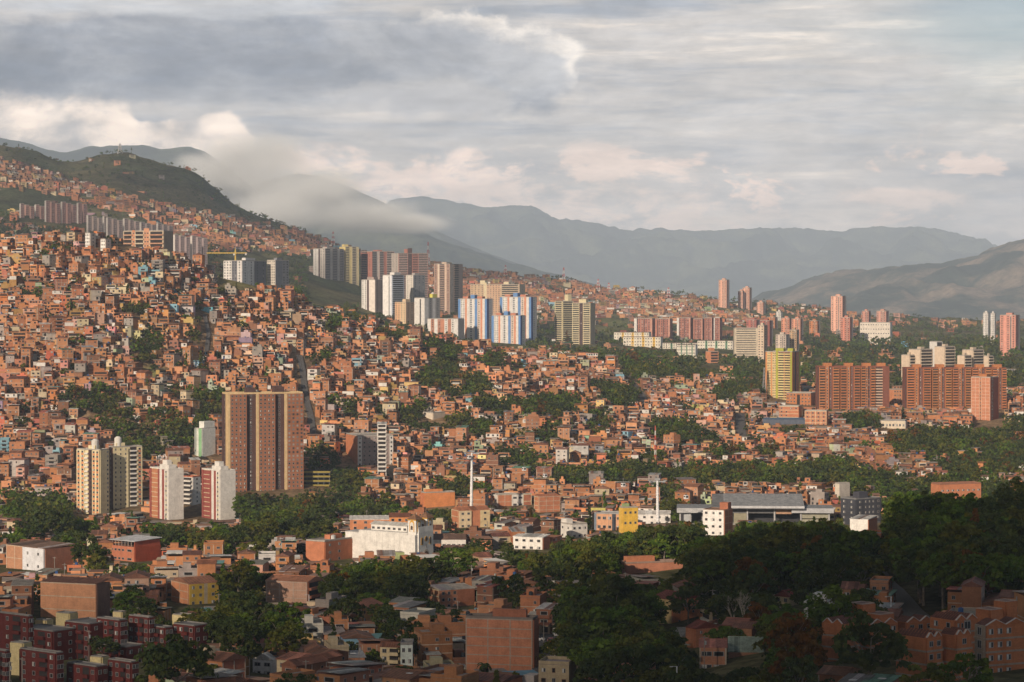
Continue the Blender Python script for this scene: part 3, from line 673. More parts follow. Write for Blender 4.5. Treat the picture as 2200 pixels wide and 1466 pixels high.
# --- tall brown tower
tb = (.30, .125, .065); te = (.58, .43, .24)
def brown():
    loc, yaw, w_, d_, h_, D = place(472, 645, 848, 1057, split=488, front='R', a=R(20))
    b_ = Bld('apartment_tower', 'tall brown brick slab tower with three bays and dark stair shafts', 'tower', loc, yaw, w_, d_, h_)
    b_.core(DB)
    wn = {'n': 4, 'ww': 1.25, 'wh': 1.3, 'wk': None}
    b_.bays('A', [(5, 'w', te, {'p': 2.3}), (38, 'n', tb, dict(wn, p=2.2)), (23, 'x', DB, {'n': 1, 'ww': 1.2, 'up': 3.8}), (5, 'w', te, {'p': 2.3}), (38, 'n', tb, dict(wn, p=2.2)), (23, 'x', DB, {'n': 1, 'ww': 1.2, 'up': 4.6}), (5, 'w', te, {'p': 2.3}), (38, 'n', tb, dict(wn, p=2.2))], nfl=26)
    b_.bays('L', [(1, 'w', DB), (2, 'x', DB, {'n': 1, 'ww': 1}), (1, 'w', te)], nfl=26)
    b_.flatroof(CONC, 1.1, te); b_.rbox(-.17 * w_, .1 * d_, 5, 6, 4.0, DB, z=h_); b_.rbox(.20 * w_, .1 * d_, 5, 6, 4.8, DB, z=h_)
    for i in range(4): b_.tank(-.17 * w_ + i * 1.1 - 1.5, .1 * d_, .6, 1.2, z=h_ + 4.1, col=(.08, .09, .12))
    b_.done()
brown()
gr = (.22, .42, .22)
bld('apartment_block', 'narrow white block with a green side against the wooded slope', 'apartment building', (416, 458, 921, 984), split=433, a=40, core=(.68, .69, .64), A=[(.3, 'w', (.3, .33, .30)), (.3, 'w', (.60, .62, .55)), (.4, 'w', gr)], B=[(1, 'w', (.70, .71, .66))], extras=[('room', .1, .1, .7, .8, 4.5, (.70, .71, .66))], par=.3)
# parking deck
def parking():
    loc, yaw, w_, d_, h_, D = place(645, 709, 1012, 1047, a=0., depth=18)
    b_ = Bld('parking_garage', 'dark open parking garage with yellow striped parapets beside the brown tower', 'parking garage', loc, yaw, w_, d_, h_)
    for k in range(4):
        z = h_ * (k + .5) / 4
        b_.cube('deck', (0, 0, z), (w_, d_, .4), (.10, .10, .10)); b_.fb('parapet', 'A', 0, w_, 0, .3, z + .2, z + 1.3, (.30, .24, .06))
    for i in range(6): b_.cube('pillar', (-w_ / 2 + .5 + i * (w_ - 1) / 5, -d_ / 2 + .6, h_ / 2 - .5), (.6, .6, h_ - 1), (.1, .1, .1))
    b_.cube('rear_wall', (0, d_ / 2 - .3, h_ / 2 - .3), (w_, .5, h_), (.05, .05, .05)); b_.done()
parking()
bld('apartment_block', 'white and grey apartment block with a blind orange brick end wall', 'apartment building', (737, 843, 938, 1000), split=768, front='R', a=18, core=BK,
    A=[(9, 'n', WHITE, {'n': 1, 'ww': 1.2}), (33, 'n', (.30, .245, .225), {'n': 3, 'ww': 1.2, 'spandrel': (.34, .27, .25)}), (20, 'b', WHITE, {'bp': .9, 'bc': WHITE, 'up': 3.0}), (7, 'w', (.30, .245, .225)), (8, 'n', WHITE, {'n': 1, 'ww': 1.1})],
    B=[(1, 'w', (.50, .19, .09))])
bld('terrace_house', 'narrow white house of stacked open terraces above the white and grey block', 'house', (810, 829, 912, 934), core=WHITE, A=[(1, 'b', WHITE, {'bp': 1.2, 'bh': .7})], D=1560, depth=9, roof='shed', rc=(.6, .6, .58))
# --- the church
def church():
    loc, yaw, w_, d_, h_, D = place(766, 927, 1147, 1188, split=897, front='L', a=R(34), D=1110)
    CH = (.66, .645, .61); OC = (.58, .32, .05)
    b_ = Bld('church', 'white church with two square bell towers trimmed in ochre', 'church', loc, yaw, w_, d_, h_)
    s_ = F / D; W2 = w_; b_.core(CH, .1)
    b_.fb('side_wall', 'A', 0, w_ * .84, 0, .5, 0, h_, CH)
    b_.fb('side_wall', 'A', w_ * .845, w_, 0, 2.0, 0, h_ - .6, CH)
    for i in range(1, 8): b_.fb('downpipe', 'A', w_ * .1 * i + .3, w_ * .1 * i + .42, .5, .6, .5, h_ - .2, (.62, .61, .58))
    # nave roof: clerestory with windows under a pale pitched roof
    b_.cube('clerestory', (-.05 * w_, 0, h_ + 1.4), (w_ * .62, d_ * .5, 2.8), CH)
    for i in range(7): link('window', U_WIN['frame'], b_.root, (-.05 * w_ - w_ * .27 + i * w_ * .09, -d_ * .25, h_ + 1.2), 0, (1.6, .2, 1.1), (.4, .4, .4))
    b_.cube('roof', (-.05 * w_, 0, h_ + 2.8), (w_ * .64, d_ * .56, 1.3), (.46, .45, .42), 0, U_PITCH)
    b_.cube('roof', (0, 0, h_ + .02), (w_ * .99, d_ * .98, .2), (.45, .44, .42), me=U_ROOFB)
    # front facade (face B) with stepped gable, round window and arched niches
    b_.fb('facade', 'B', 0, d_, 0, .6, 0, h_ + .5, CH)
    (x, y, z), r = b_.face('B', d_ / 2, .3, h_ + .5); b_.cube('gable', (x, y, z), (d_ * .98, .6, 2.6), CH, r, U_GABLE)
    def arch(f, a, n, z0, ww, hh, col, name, thick=.15):
        m = MB(); k = 10; pts = [(-ww / 2, 0, 0), (ww / 2, 0, 0), (ww / 2, 0, hh - ww / 2)] + [(ww / 2 * math.cos(t), 0, hh - ww / 2 + ww / 2 * math.sin(t)) for t in [math.pi * j / k for j in range(1, k)]] + [(-ww / 2, 0, hh - ww / 2)]
        m.quad([(p[0], -thick / 2, p[2]) for p in pts], col)
        for i in range(len(pts)):
            p, q = pts[i], pts[(i + 1) % len(pts)]; m.quad([(p[0], -thick / 2, p[2]), (p[0], thick / 2, p[2]), (q[0], thick / 2, q[2]), (q[0], -thick / 2, q[2])], col)
        (x, y, z), r = b_.face(f, a, n, z0); return link(name, m.mesh(name, [M_BAKED]), b_.root, (x, y, z), r)
    def disc(f, a, n, z0, rad, col, name, thick=.15):
        m = MB(); k = 20; m.quad([(rad * math.cos(2 * math.pi * j / k), -thick / 2, rad * math.sin(2 * math.pi * j / k)) for j in range(k)], col)
        for j in range(k):
            p = [rad * math.cos(2 * math.pi * (j + q) / k) for q in (0, 1)]; q_ = [rad * math.sin(2 * math.pi * (j + q) / k) for q in (0, 1)]
            m.quad([(p[0], -thick / 2, q_[0]), (p[0], thick / 2, q_[0]), (p[1], thick / 2, q_[1]), (p[1], -thick / 2, q_[1])], col)
        (x, y, z), r = b_.face(f, a, n, z0); return link(name, m.mesh(name, [M_BAKED]), b_.root, (x, y, z), r)
    for a_ in (.22, .78):
        arch('B', d_ * a_, .66, h_ * .62, 1.7, 3.4, OC, 'niche_surround'); arch('B', d_ * a_, .76, h_ * .64, 1.1, 2.8, (.10, .09, .08), 'arched_window')
    disc('B', d_ / 2, .68, h_ * .80, 1.25, OC, 'round_window_surround'); disc('B', d_ / 2, .78, h_ * .80, .9, (.07, .065, .06), 'round_window')
    arch('B', d_ / 2, .68, .3 + h_ * .1, 4.6, h_ * .34, (.45, .40, .34), 'portal_arch'); arch('B', d_ / 2, .80, .3 + h_ * .1, 3.4, h_ * .28, (.13, .08, .05), 'door')
    arch('B', d_ / 2, .68, h_ * .52, .7, 1.5, (.3, .28, .25), 'niche')
    b_.fb('porch', 'B', -d_ * .1, d_ * 1.1, 1.2, 6.5, 0, h_ * .10, (.55, .53, .5))
    # bell towers
    for (lx, ly, zt) in ((w_ / 2 - 2.6, -d_ / 2 + 1.4, W(890, 1118, D)[2] - loc[2]), (w_ / 2 - 2.6, d_ / 2 - 1.4, W(890, 1117, D)[2] - loc[2])):
        tw = 4.6
        b_.cube('bell_tower', (lx, ly, zt / 2), (tw, tw, zt), CH); b_.cube('cornice', (lx, ly, zt + .15), (tw + .6, tw + .6, .6), OC)
        b_.cube('tower_roof', (lx, ly, zt + .3), (tw + 1.0, tw + 1.0, 2.6), (.20, .11, .065), 0, U_PYR); b_.cube('finial', (lx, ly, zt + 3.6), (.14, .14, 1.6), (.3, .25, .15))
        for (ex, ey, r) in ((0, -1, 0.), (1, 0, math.pi / 2)):
            for (ww, hh, cc, th) in ((2.7, 5.2, OC, .1), (1.9, 4.4, CH, .16), (1.2, 2.8, (.10, .07, .06), .22)):
                m = MB(); k = 10; z0 = 0 if ww > 1.5 else .9
                pts = [(-ww / 2, z0), (ww / 2, z0), (ww / 2, hh - ww / 2)] + [(ww / 2 * math.cos(math.pi * j / k), hh - ww / 2 + ww / 2 * math.sin(math.pi * j / k)) for j in range(1, k)] + [(-ww / 2, hh - ww / 2)]
                m.quad([(p[0], -th, p[1]) for p in pts], cc)
                for i in range(len(pts)):
                    p, q = pts[i], pts[(i + 1) % len(pts)]; m.quad([(p[0], -th, p[1]), (p[0], 0, p[1]), (q[0], 0, q[1]), (q[0], -th, q[1])], cc)
                link('belfry_arch', m.mesh('belfry_arch', [M_BAKED]), b_.root, (lx + ex * tw / 2, ly + ey * tw / 2, zt - 5.4), r)
    # lower wing at the rear end
    (x, y, z), r = b_.face('A', -4.2, -4, 0); b_.cube('rear_wing', (-w_ / 2 - 4.0, -1.5, h_ * .46), (8, d_ * .8, h_ * .92), CH); b_.cube('roof', (-w_ / 2 - 4.0, -1.5, h_ * .93), (8.3, d_ * .82, .3), (.42, .41, .4), me=U_ROOFB)
    for q in (-1.5, .8): link('window', U_WIN['frame'], b_.root, (-w_ / 2 - 5 + q, -1.5 - d_ * .4, h_ * .6), 0, (1.1, .2, 1.3), (.3, .3, .3))
    KEEP.append((736, 766, 1130, 1170, D)); FOOT.append((loc[0] - 20, loc[1] + 8, 12)); b_.done()
church()
bld('parish_hall', 'orange walled hall with a long pale roof behind the church', 'building', (750, 862, 1117, 1138), D=1175, depth=12, core=OR, A=[(1, 'n', OR, {'n': 5})], roof='shed', rc=(.62, .6, .56))
bld('parish_house', 'bright orange house with cream chimneys behind the church', 'house', (835, 880, 1112, 1136), D=1160, depth=10, core=(.60, .24, .08), A=[(1, 'n', (.60, .24, .08), {'n': 3})], roof='tile', rc=TILE, extras=[('pitch', 1.6)])
bld('school_building', 'long low white building with dark tile roof beside the church front', 'building', (927, 1000, 1160, 1172), D=1185, depth=12, core=WHITE, A=[(1, 'n', WHITE, {'n': 7, 'ww': 1.8, 'wh': 1.3})], roof='tile', rc=(.13, .08, .06), nfl=1, extras=[('pitch', 2.2)])
# --- metro station
def station():
    D = hit(1620, 1128); s_ = F / D; zb = float(T((1620 - 1100) / s_, D)) - 1
    loc = ((1622 - 1100) / s_, D, zb); b_ = Bld('metro_station', 'long metro station with a big grey sloping canopy roof', 'station', loc, R(-4), (1790 - 1455) / s_, 26, 12)
    hz_ = lambda y: W(1600, y, D)[2] - zb
    x = lambda px: (px - 1622) / s_; GC = (.27, .28, .29)
    def slab(name, xa, xb, ya, za, yb_, zb_, th, col, me_=M_ROOF, ribs=0):
        m = MB(); m.quad([(xa, ya, za), (xb, ya, za), (xb - 2.5, yb_, zb_), (xa - 2.5 + (5 if ribs else 0), yb_, zb_)][::1], (1, 1, 1)) if False else None
        P_ = [(xa, ya, za), (xb, ya, za), (xb, yb_, zb_), (xa, yb_, zb_)]; Q = [(p[0], p[1], p[2] - th) for p in P_]
        m.quad(P_, ONE); m.quad(Q[::-1], ONE)
        for i in range(4): m.quad([Q[i], Q[(i + 1) % 4], P_[(i + 1) % 4], P_[i]], ONE)
        for i in range(ribs):
            xx = xa + (xb - xa) * (i + .5) / ribs; m.quad([(xx - .15, ya, za + .15), (xx + .15, ya, za + .15), (xx + .15, yb_, zb_ + .15), (xx - .15, yb_, zb_ + .15)], (.7, .7, .7))
        return link(name, m.mesh(name, [me_]), b_.root, col=col)
    slab('main_roof', x(1556), x(1727), -8, hz_(1087), 20, hz_(1087) + 5.2, 1.0, GC, ribs=22)
    slab('gable_panel', x(1531), x(1557), -6, hz_(1089), 20, hz_(1087) + 5.0, .7, (.16, .165, .17), ribs=0)
    slab('lower_roof', x(1455), x(1790), -5, hz_(1091), 12, hz_(1088), .4, (.22, .23, .24))
    b_.cube('fascia', ((x(1455) + x(1550)) / 2, -5.4, hz_(1096)), ((1550 - 1455) / s_, .7, 2.6), (.45, .46, .47)); b_.cube('fascia', ((x(1700) + x(1790)) / 2, -5.4, hz_(1095)), (90 / s_, .7, 2.6), (.42, .43, .45))
    b_.cube('fascia', ((x(1556) + x(1727)) / 2, -8.2, hz_(1087)), (171 / s_, .5, 1.2), (.5, .51, .53))
    b_.cube('upper_wall', (x(1640), -3, hz_(1096)), (150 / s_, .6, 3.0), (.15, .15, .155))
    for (a_, b2, y0, y1, c) in ((1577, 1604, 1102, 1125, (.30, .28, .20)), (1667, 1700, 1093, 1103, (.42, .26, .17)), (1722, 1778, 1100, 1112, (.32, .31, .24)), (1722, 1778, 1114, 1122, (.32, .31, .24)), (1470, 1487, 1100, 1120, (.4, .42, .43))):
        b_.cube('wall_panel', (x((a_ + b2) / 2), -3.4, (hz_(y0) + hz_(y1)) / 2), ((b2 - a_) / s_, .4, hz_(y0) - hz_(y1)), c)
    b_.cube('platform_wall', (x(1622), 4, hz_(1112)), ((1785 - 1465) / s_, .6, hz_(1098) - hz_(1128)), (.05, .05, .055))
    b_.cube('platform', (x(1622), 0, hz_(1126)), ((1785 - 1465) / s_, 9, 1.2), (.28, .27, .26))
    for px_ in (1462, 1484, 1510, 1606, 1664, 1720, 1780): b_.cube('column', (x(px_), -3.8, hz_(1110)), (.8, .8, hz_(1092) - hz_(1130)), (.42, .42, .42))
    b_.done(); KEEP.append((1453, 1792, 1064, 1118, D)); FOOT.append((loc[0], D + 5, 20)); FOOT.append((loc[0] - 22, D + 5, 14)); FOOT.append((loc[0] + 22, D + 5, 14))
station()
bld('apartment_block', 'white fronted five storey block with a brick side by the metro station', 'apartment building', (1513, 1577, 1097, 1150), split=1556, front='L', a=28, core=BKD, A=[(1, 'n', (.78, .76, .73), {'n': 3, 'ww': 1.5, 'wh': 1.3})], B=[(1, 'f', BKD, {'n': 2, 'bc': (.5, .3, .2)})], nfl=4, rc=(.25, .15, .1), par=.3, extras=[('room', .3, .2, .4, .4, 3.6, BKD)])
bld('office_block', 'charcoal grey apartment block with white window groups beside the metro station', 'apartment building', (1813, 1900, 1074, 1128), split=1840, front='R', a=35, core=(.055, .058, .07), A=[(.3, 'n', (.055, .058, .07), {'n': 1, 'wk': 'curtain'}), (.45, 'n', (.065, .067, .08), {'n': 3, 'ww': 1., 'wk': 'curtain'}), (.25, 'n', (.055, .058, .07), {'n': 1})], B=[(1, 'n', (.05, .053, .065), {'n': 2, 'wk': 'curtain'})], nfl=5, rc=(.2, .2, .2), extras=[('room', .1, .2, .35, .4, 3.4, (.06, .06, .075))])
bld('warehouse', 'plain white box shaped hall below the charcoal block', 'warehouse', (1830, 1893, 1117, 1147), split=1866, front='L', a=26, core=(.72, .70, .66), A=[(1, 'w', (.74, .72, .68))], B=[(1, 'w', BKD)], roof='shed', rc=(.6, .59, .56), near=8)
bld('apartment_block', 'peach and slate blue apartment block with four tall windows', 'apartment building', (1278, 1361, 1106, 1140), split=1346, front='L', a=20, core=(.20, .25, .30), A=[(6, 'w', (.18, .22, .27)), (40, 'n', (.58, .32, .19), {'n': 3, 'ww': 1.9, 'wh': 1.7}), (9, 'w', (.05, .06, .08), {'p': .8}), (26, 'n', (.58, .32, .19), {'n': 2, 'ww': 1.7, 'wh': 1.5})], B=[(1, 'w', (.20, .26, .32))], nfl=2, rc=(.3, .3, .3))
bld('house', 'yellow three storey house with a pale green top room', 'house', (1332, 1371, 1092, 1120), split=1338, front='R', a=20, D=1262, core=(.68, .43, .08), A=[(1, 'n', (.70, .44, .07), {'n': 3, 'ww': 1.2})], extras=[('room', -.2, 0, .4, .5, 2.2, (.28, .36, .17))], nfl=3)
bld('brick_building', 'blind brick block with two pale columns and a sloping top', 'building', (1149, 1204, 1068, 1102), split=1158, front='R', a=25, core=BK, A=[(1, 'f', BK, {'n': 3, 'bc': (.5, .38, .28)})], B=[(1, 'f', BK, {'n': 1, 'bc': CREAM})], nfl=4, roof='shed', rc=BK)
bld('brick_building', 'wide brick block with a white upper terrace room', 'building', (1063, 1142, 1064, 1090), split=1069, front='R', a=18, core=BK, A=[(.42, 'f', BK, {'n': 2, 'bc': (.5, .38, .28)}), (.33, 'n', WHITE, {'n': 2, 'ww': 2.4, 'p': .5}), (.25, 'f', BKD, {'n': 1})], B=[(1, 'w', WHITE)], nfl=2, extras=[('room', .35, .3, .3, .4, 4.5, BK)])
bld('brick_building', 'bright orange unplastered block with a stepped top', 'building', (903, 976, 1060, 1093), split=911, front='R', a=22, core=(.60, .23, .09), A=[(1, 'w', (.62, .24, .09))], B=[(1, 'w', (.55, .20, .09))], nfl=3, extras=[('room', -.12, .2, .55, .5, 2.0, (.62, .24, .09))])
bld('house', 'cream bay fronted house set in a brick block with an orange pitched roof', 'house', (970, 1052, 1098, 1134), split=986, front='R', a=22, core=BK, A=[(.38, 'n', (.62, .50, .33), {'n': 2, 'p': 1.2}), (.3, 'w', BK), (.32, 'n', (.60, .48, .28), {'n': 1})], B=[(1, 'f', BK, {'n': 1})], roof='tile', rc=(.36, .15, .08), nfl=3)
bld('house', 'white house of stacked blocks with small square windows', 'house', (1205, 1262, 1128, 1157), split=1228, front='R', a=30, core=WHITE, A=[(1, 'n', WHITE, {'n': 3})], B=[(1, 'n', WHITE, {'n': 2})], nfl=2, extras=[('room', -.3, .2, .4, .5, 2.6, WHITE)])
bld('workshop', 'long white building with two curved pale roofs', 'building', (1103, 1181, 1156, 1182), split=1166, front='L', a=24, core=WHITE, A=[(1, 'n', (.72, .70, .66), {'n': 4, 'ww': 1.8})], B=[(1, 'w', BKD)], roof='shed', rc=(.66, .65, .62), nfl=2)
bld('water_tower', 'square grey concrete tower above the roofs by the trees', 'tower', (1058, 1071, 1155, 1180), a=0, depth=3.2, core=(.26, .24, .22), par=0, nfl=1)
bld('townhouse', 'white three storey townhouse with balconies behind the trees', 'house', (1362, 1442, 1106, 1126), depth=10, core=WHITE, A=[(1, 'n', (.74, .72, .69), {'n': 5})], roof='tile', rc=(.5, .48, .45), nfl=2)
# --- foreground
bk2 = (.50, .21, .12)
bld('brick_building', 'seven storey blind brick wall building gridded with pale concrete beams', 'building', (1000, 1156, 1333, 1442), split=1145, front='L', a=14, core=bk2, A=[(1, 'f', bk2, {'n': 3, 'bc': (.40, .31, .25), 'cols': 1})], B=[(1, 'w', BKD)], nfl=6, rc=(.2, .17, .15), extras=[('room', .1, .3, .5, .3, 2.4, BKD)])
bld('apartment_block', 'mustard yellow fronted block with a framed brick side', 'apartment building', (358, 463, 1256, 1300), split=405, front='R', a=33, core=OR, A=[(.5, 'n', (.46, .31, .055), {'n': 2, 'ww': 1.1}), (.12, 'w', (.36, .30, .22)), (.38, 'n', (.46, .31, .055), {'n': 1, 'ww': 1.3})], B=[(1, 'f', (.52, .23, .12), {'n': 2, 'bc': (.5, .36, .25)})], nfl=3, roof='tile', rc=(.27, .13, .08), extras=[('pitch', 1.7)])
bld('brick_building', 'huge blind brick party wall building on a street corner', 'building', (77, 224, 1256, 1335), split=205, front='L', a=20, core=(.50, .25, .14), A=[(1, 'f', (.52, .26, .145), {'n': 1, 'cols': 0, 'bc': (.5, .4, .3)})], B=[(1, 'w', (.22, .12, .085))], nfl=3, roof='shed', rc=(.19, .09, .06))  # right end wall far darker: its shade is put into the brick colour
bld('brick_building', 'red brick school block with a white roofed open top storey', 'school', (228, 335, 1176, 1208), split=288, front='L', a=40, core=(.30, .075, .04), A=[(.62, 'n', (.42, .155, .09), {'n': 4, 'ww': 1.6, 'wh': 1.0, 'wk': 'hole'}), (.38, 'n', (.42, .155, .09), {'n': 1, 'ww': 3.2, 'wh': 1.1, 'wk': 'hole'})], B=[(1, 'w', (.34, .075, .035))], nfl=2, par=0, rc=(.2, .1, .07))  # right side in deeper red, the shaded face painted in
SCH = bpy.data.objects[C.objects[-1].parent.name if C.objects[-1].parent else C.objects[-1].name]
sw, sd_, sh = [(o.scale[0], o.scale[1], o.location[2]) for o in C.objects if o.parent == SCH and o.name.startswith('roof')][0]
for i in range(8):
    for j in (-1, 1): link('post', U_WALL, SCH, (-sw / 2 + .6 + i * (sw - 1.2) / 7, j * (sd_ / 2 - .5), sh + 1.3), 0., (.3, .3, 2.5), (.35, .28, .24))
link('rear_wall', U_WALL, SCH, (0, sd_ * .1, sh + 1.2), 0., (sw * .9, .25, 2.3), (.16, .12, .10)); link('end_wall', U_WALL, SCH, (sw / 2 - .15, 0, sh + 1.35), 0., (.4, sd_, 2.7), (.34, .08, .04)); link('upper_roof', U_SHED, SCH, (0, 0, sh + 2.6), 0., (sw + 1.5, sd_ + 1.5, .7), (.66, .68, .7))  # end wall repeats the red darkened for the shaded side
bld('house', 'brick house with a white two level balcony block on its corner', 'house', (-6, 148, 1180, 1228), split=95, front='L', a=42, core=BKD, A=[(.45, 'f', (.42, .22, .13), {'n': 2, 'bc': (.5, .38, .28)}), (.55, 'n', (.62, .63, .66), {'n': 2, 'ww': 1.1, 'p': .8})], B=[(1, 'w', (.27, .12, .075))], nfl=2, roof='shed', rc=(.24, .15, .11))
bld('brick_building', 'terracotta brick building of stepped boxes below the church', 'building', (655, 757, 1165, 1208), split=697, front='L', a=34, core=(.44, .16, .08), A=[(1, 'w', (.46, .18, .095))], B=[(.6, 'n', (.42, .15, .075), {'n': 2}), (.4, 'w', (.42, .15, .075))], nfl=3, extras=[('tank', -.1, .1, 1.6, 1.6, (.6, .6, .58)), ('room', -.2, .2, .3, .4, 2., (.44, .17, .09))])
bld('apartment_block', 'salmon pink brick block with an open balcony corner', 'apartment building', (567, 688, 1252, 1298), split=660, front='L', a=22, core=(.50, .30, .22), A=[(1, 'f', (.54, .33, .24), {'n': 3, 'bc': (.55, .42, .34)})], B=[(1, 'b', (.36, .14, .08), {'bp': 1.1})], nfl=3, roof='tile', rc=(.42, .19, .11), extras=[('pitch', 1.6)])
bld('house', 'brick house with a wide pale corrugated roof and side canopy', 'house', (921, 1018, 1269, 1305), split=945, front='R', a=28, core=(.45, .20, .11), A=[(.5, 'n', (.45, .20, .12), {'n': 3}), (.5, 'w', (.40, .16, .09))], B=[(1, 'f', (.47, .21, .12), {'n': 2})], nfl=3, roof='shed', rc=(.50, .44, .37))
bld('apartment_block', 'brick walk-up with tile roof glimpsed between the big trees', 'apartment building', (1335, 1470, 1212, 1236), split=1345, front='R', a=18, core=(.40, .17, .10), A=[(1, 'w', (.42, .18, .11))], nfl=2, roof='flat', rc=(.28, .2, .16), extras=[('room', -.2, .2, .5, .5, 2.6, (.42, .17, .09))])
bld('school_building', 'school block with a curved dark red tile roof and one yellow wall', 'school', (1405, 1507, 1290, 1340), split=1444, front='R', a=36, core=(.50, .20, .09), A=[(1, 'n', (.50, .20, .09), {'n': 2, 'ww': .8, 'wh': .8})], B=[(1, 'w', (.66, .50, .24))], nfl=3, roof='tiley', rc=(.19, .05, .035))
bld('school_building', 'lower school block with a dark red tile roof in front of the yellow walled one', 'school', (1478, 1543, 1352, 1394), split=1494, front='R', a=30, core=(.42, .17, .09), A=[(1, 'n', (.42, .17, .09), {'n': 2, 'ww': .8, 'wh': .8})], nfl=3, roof='tiley', rc=(.18, .05, .035))
bld('school_building', 'two storey brick classroom block with dark window bands', 'school', (1508, 1566, 1392, 1440), D=640, depth=12, core=(.47, .22, .13), A=[(.04, 'w', (.5, .42, .34), {'p': .5}), (.44, 'n', (.47, .22, .13), {'n': 1, 'ww': 2.9, 'wh': 1.3}), (.44, 'n', (.47, .22, .13), {'n': 1, 'ww': 2.9, 'wh': 1.3}), (.06, 'w', (.5, .42, .34), {'p': .5})], nfl=2, roof='tile', rc=(.30, .12, .09), extras=[('pitch', 1.4)])
bld('pavilion', 'low hall with a pale green corrugated roof beside the classroom block', 'hall', (1572, 1645, 1402, 1424), D=650, depth=14, core=(.40, .2, .12), nfl=1, roof='tile', rc=(.25, .31, .25), extras=[('pitch', 3.0)])
bld('house', 'cream house under a steep dark red roof among the dark trees', 'house', (1670, 1722, 1284, 1306), split=1698, front='L', a=45, core=(.58, .46, .28), A=[(1, 'n', (.6, .48, .3), {'n': 2, 'ww': 1.3})], nfl=2, roof='tiley', rc=(.22, .055, .04))
bld('house', 'small white gabled house with a big front window', 'house', (541, 592, 1420, 1450), split=584, front='L', a=20, core=WHITE, A=[(1, 'n', (.66, .66, .64), {'n': 2, 'ww': 2.0, 'wh': 1.1})], nfl=2, roof='tiley', rc=(.36, .34, .31))
bld('house', 'cream walk-up with outside stairs and stacked balconies', 'house', (816, 862, 1392, 1434), split=858, front='L', a=15, core=(.55, .46, .30), A=[(.45, 'n', (.58, .48, .30), {'n': 1}), (.55, 'b', (.60, .50, .32), {'bp': 1.2})], nfl=3, roof='tile', rc=TILE, extras=[('pitch', 1.4)])
bld('house', 'pale mint house with a zigzag outside stair', 'house', (860, 886, 1386, 1434), D=708, a=0., depth=8, core=(.55, .62, .58), A=[(1, 'n', (.57, .64, .60), {'n': 2, 'ww': .9})], nfl=3, rc=GREY)
bld('brick_building', 'tall thin cream block end wall rising from the tree band', 'building', (1797, 1828, 1040, 1078), split=1804, front='R', a=30, core=(.5, .46, .4), A=[(1, 'w', (.42, .39, .35))], B=[(1, 'w', (.66, .6, .5))], nfl=4, near=14)
bld('apartment_block', 'terracotta block with white window strips at the edge of the tree band', 'apartment building', (2008, 2115, 1042, 1070), split=2020, front='R', a=20, D=1330, core=(.5, .2, .1), A=[(1, 'n', (.52, .21, .11), {'n': 8, 'ww': 1.6, 'wh': 1.0, 'wk': 'curtain'})], nfl=3, rc=(.3, .15, .1), near=10)
def red_flats():
    """dark red four storey walk-ups, cream stair towers, lower left"""
    dr = (.115, .022, .018); yl = (.62, .52, .28)
    S = [((28, 150, 1358, 1425), 112, 'L'), ((26, 130, 1405, 1475), 118, 'L'), ((130, 232, 1342, 1375), 190, 'L'), ((196, 300, 1392, 1430), 268, 'L'), ((132, 224, 1434, 1476), 205, 'L'),
         ((224, 292, 1424, 1476), 280, 'L'), ((306, 366, 1350, 1385), 352, 'L'), ((366, 440, 1346, 1388), 415, 'L'), ((200, 268, 1334, 1356), 255, 'L'), ((270, 326, 1328, 1350), 318, 'L'), ((-30, 66, 1325, 1362), 60, 'L'), ((-20, 16, 1400, 1470), 10, 'L')]
    lab = ['with lit balconies on the near left corner', 'nearest the bottom left corner of the view', 'with a dark open balcony on its end', 'with white sills beside the biggest dark tree', 'low at the bottom edge',
           'at the bottom edge against the biggest dark tree', 'behind the round dark tree', 'farthest right of its estate', 'in the rear row of its estate', 'rearmost with a grey roof', 'at the left edge with a green net roof', 'cut by the left edge of the view']
    for (bx, sp, fr), lb in zip(S, lab):
        b_ = bld('red_apartment_block', 'dark red walk-up flats ' + lb, 'apartment building', bx, split=sp, front=fr, a=38, core=dr, A=[(.28, 'n', dr, {'n': 1, 'ww': 1.2}), (.26, 'n', dr, {'n': 1, 'ww': 1.2}), (.26, 'b', dr, {'bp': .9, 'bc': dr}), (.20, 'n', dr, {'n': 1, 'ww': 1.3})], B=[(1, 'n', dr, {'n': 2, 'ww': 1.2})],
              fh=2.7, rc=(.16, .155, .15), par=.35, pc=(.22, .21, .20), group='dark red walk-up flats', D=hit(sp, 1420) if bx[3] < 1400 else None)
    # cream stair towers: things of their own between the flats
    for (x0, x1, y0, y1, D0, lb) in ((17, 60, 1392, 1475, 690, 'nearest the bottom left corner'), (72, 107, 1343, 1375, 770, 'above the balconied red flats'), (116, 160, 1328, 1350, 800, 'with ribbed sides in the rear row'), (238, 282, 1378, 1395, 735, 'beside the biggest dark tree'), (205, 232, 1342, 1378, 775, 'between two dark red wings'), (240, 268, 1325, 1342, 805, 'in the rear row near the pale roofs'), (367, 410, 1332, 1346, 790, 'farthest right of its estate'), (190, 228, 1422, 1445, 700, 'low by the bottom edge')):
        bld('stair_tower', 'pale yellow stair tower of the red flats ' + lb, 'stair tower', (x0, x1, y0 - 9, y1 + 14), split=x0 + (x1 - x0) * .7, a=30, D=D0, core=yl, A=[(1, 'w', yl)], B=[(1, 'w', (.58, .48, .25))], rc=(.3, .28, .25), par=.25, group='pale yellow stair towers')
red_flats()
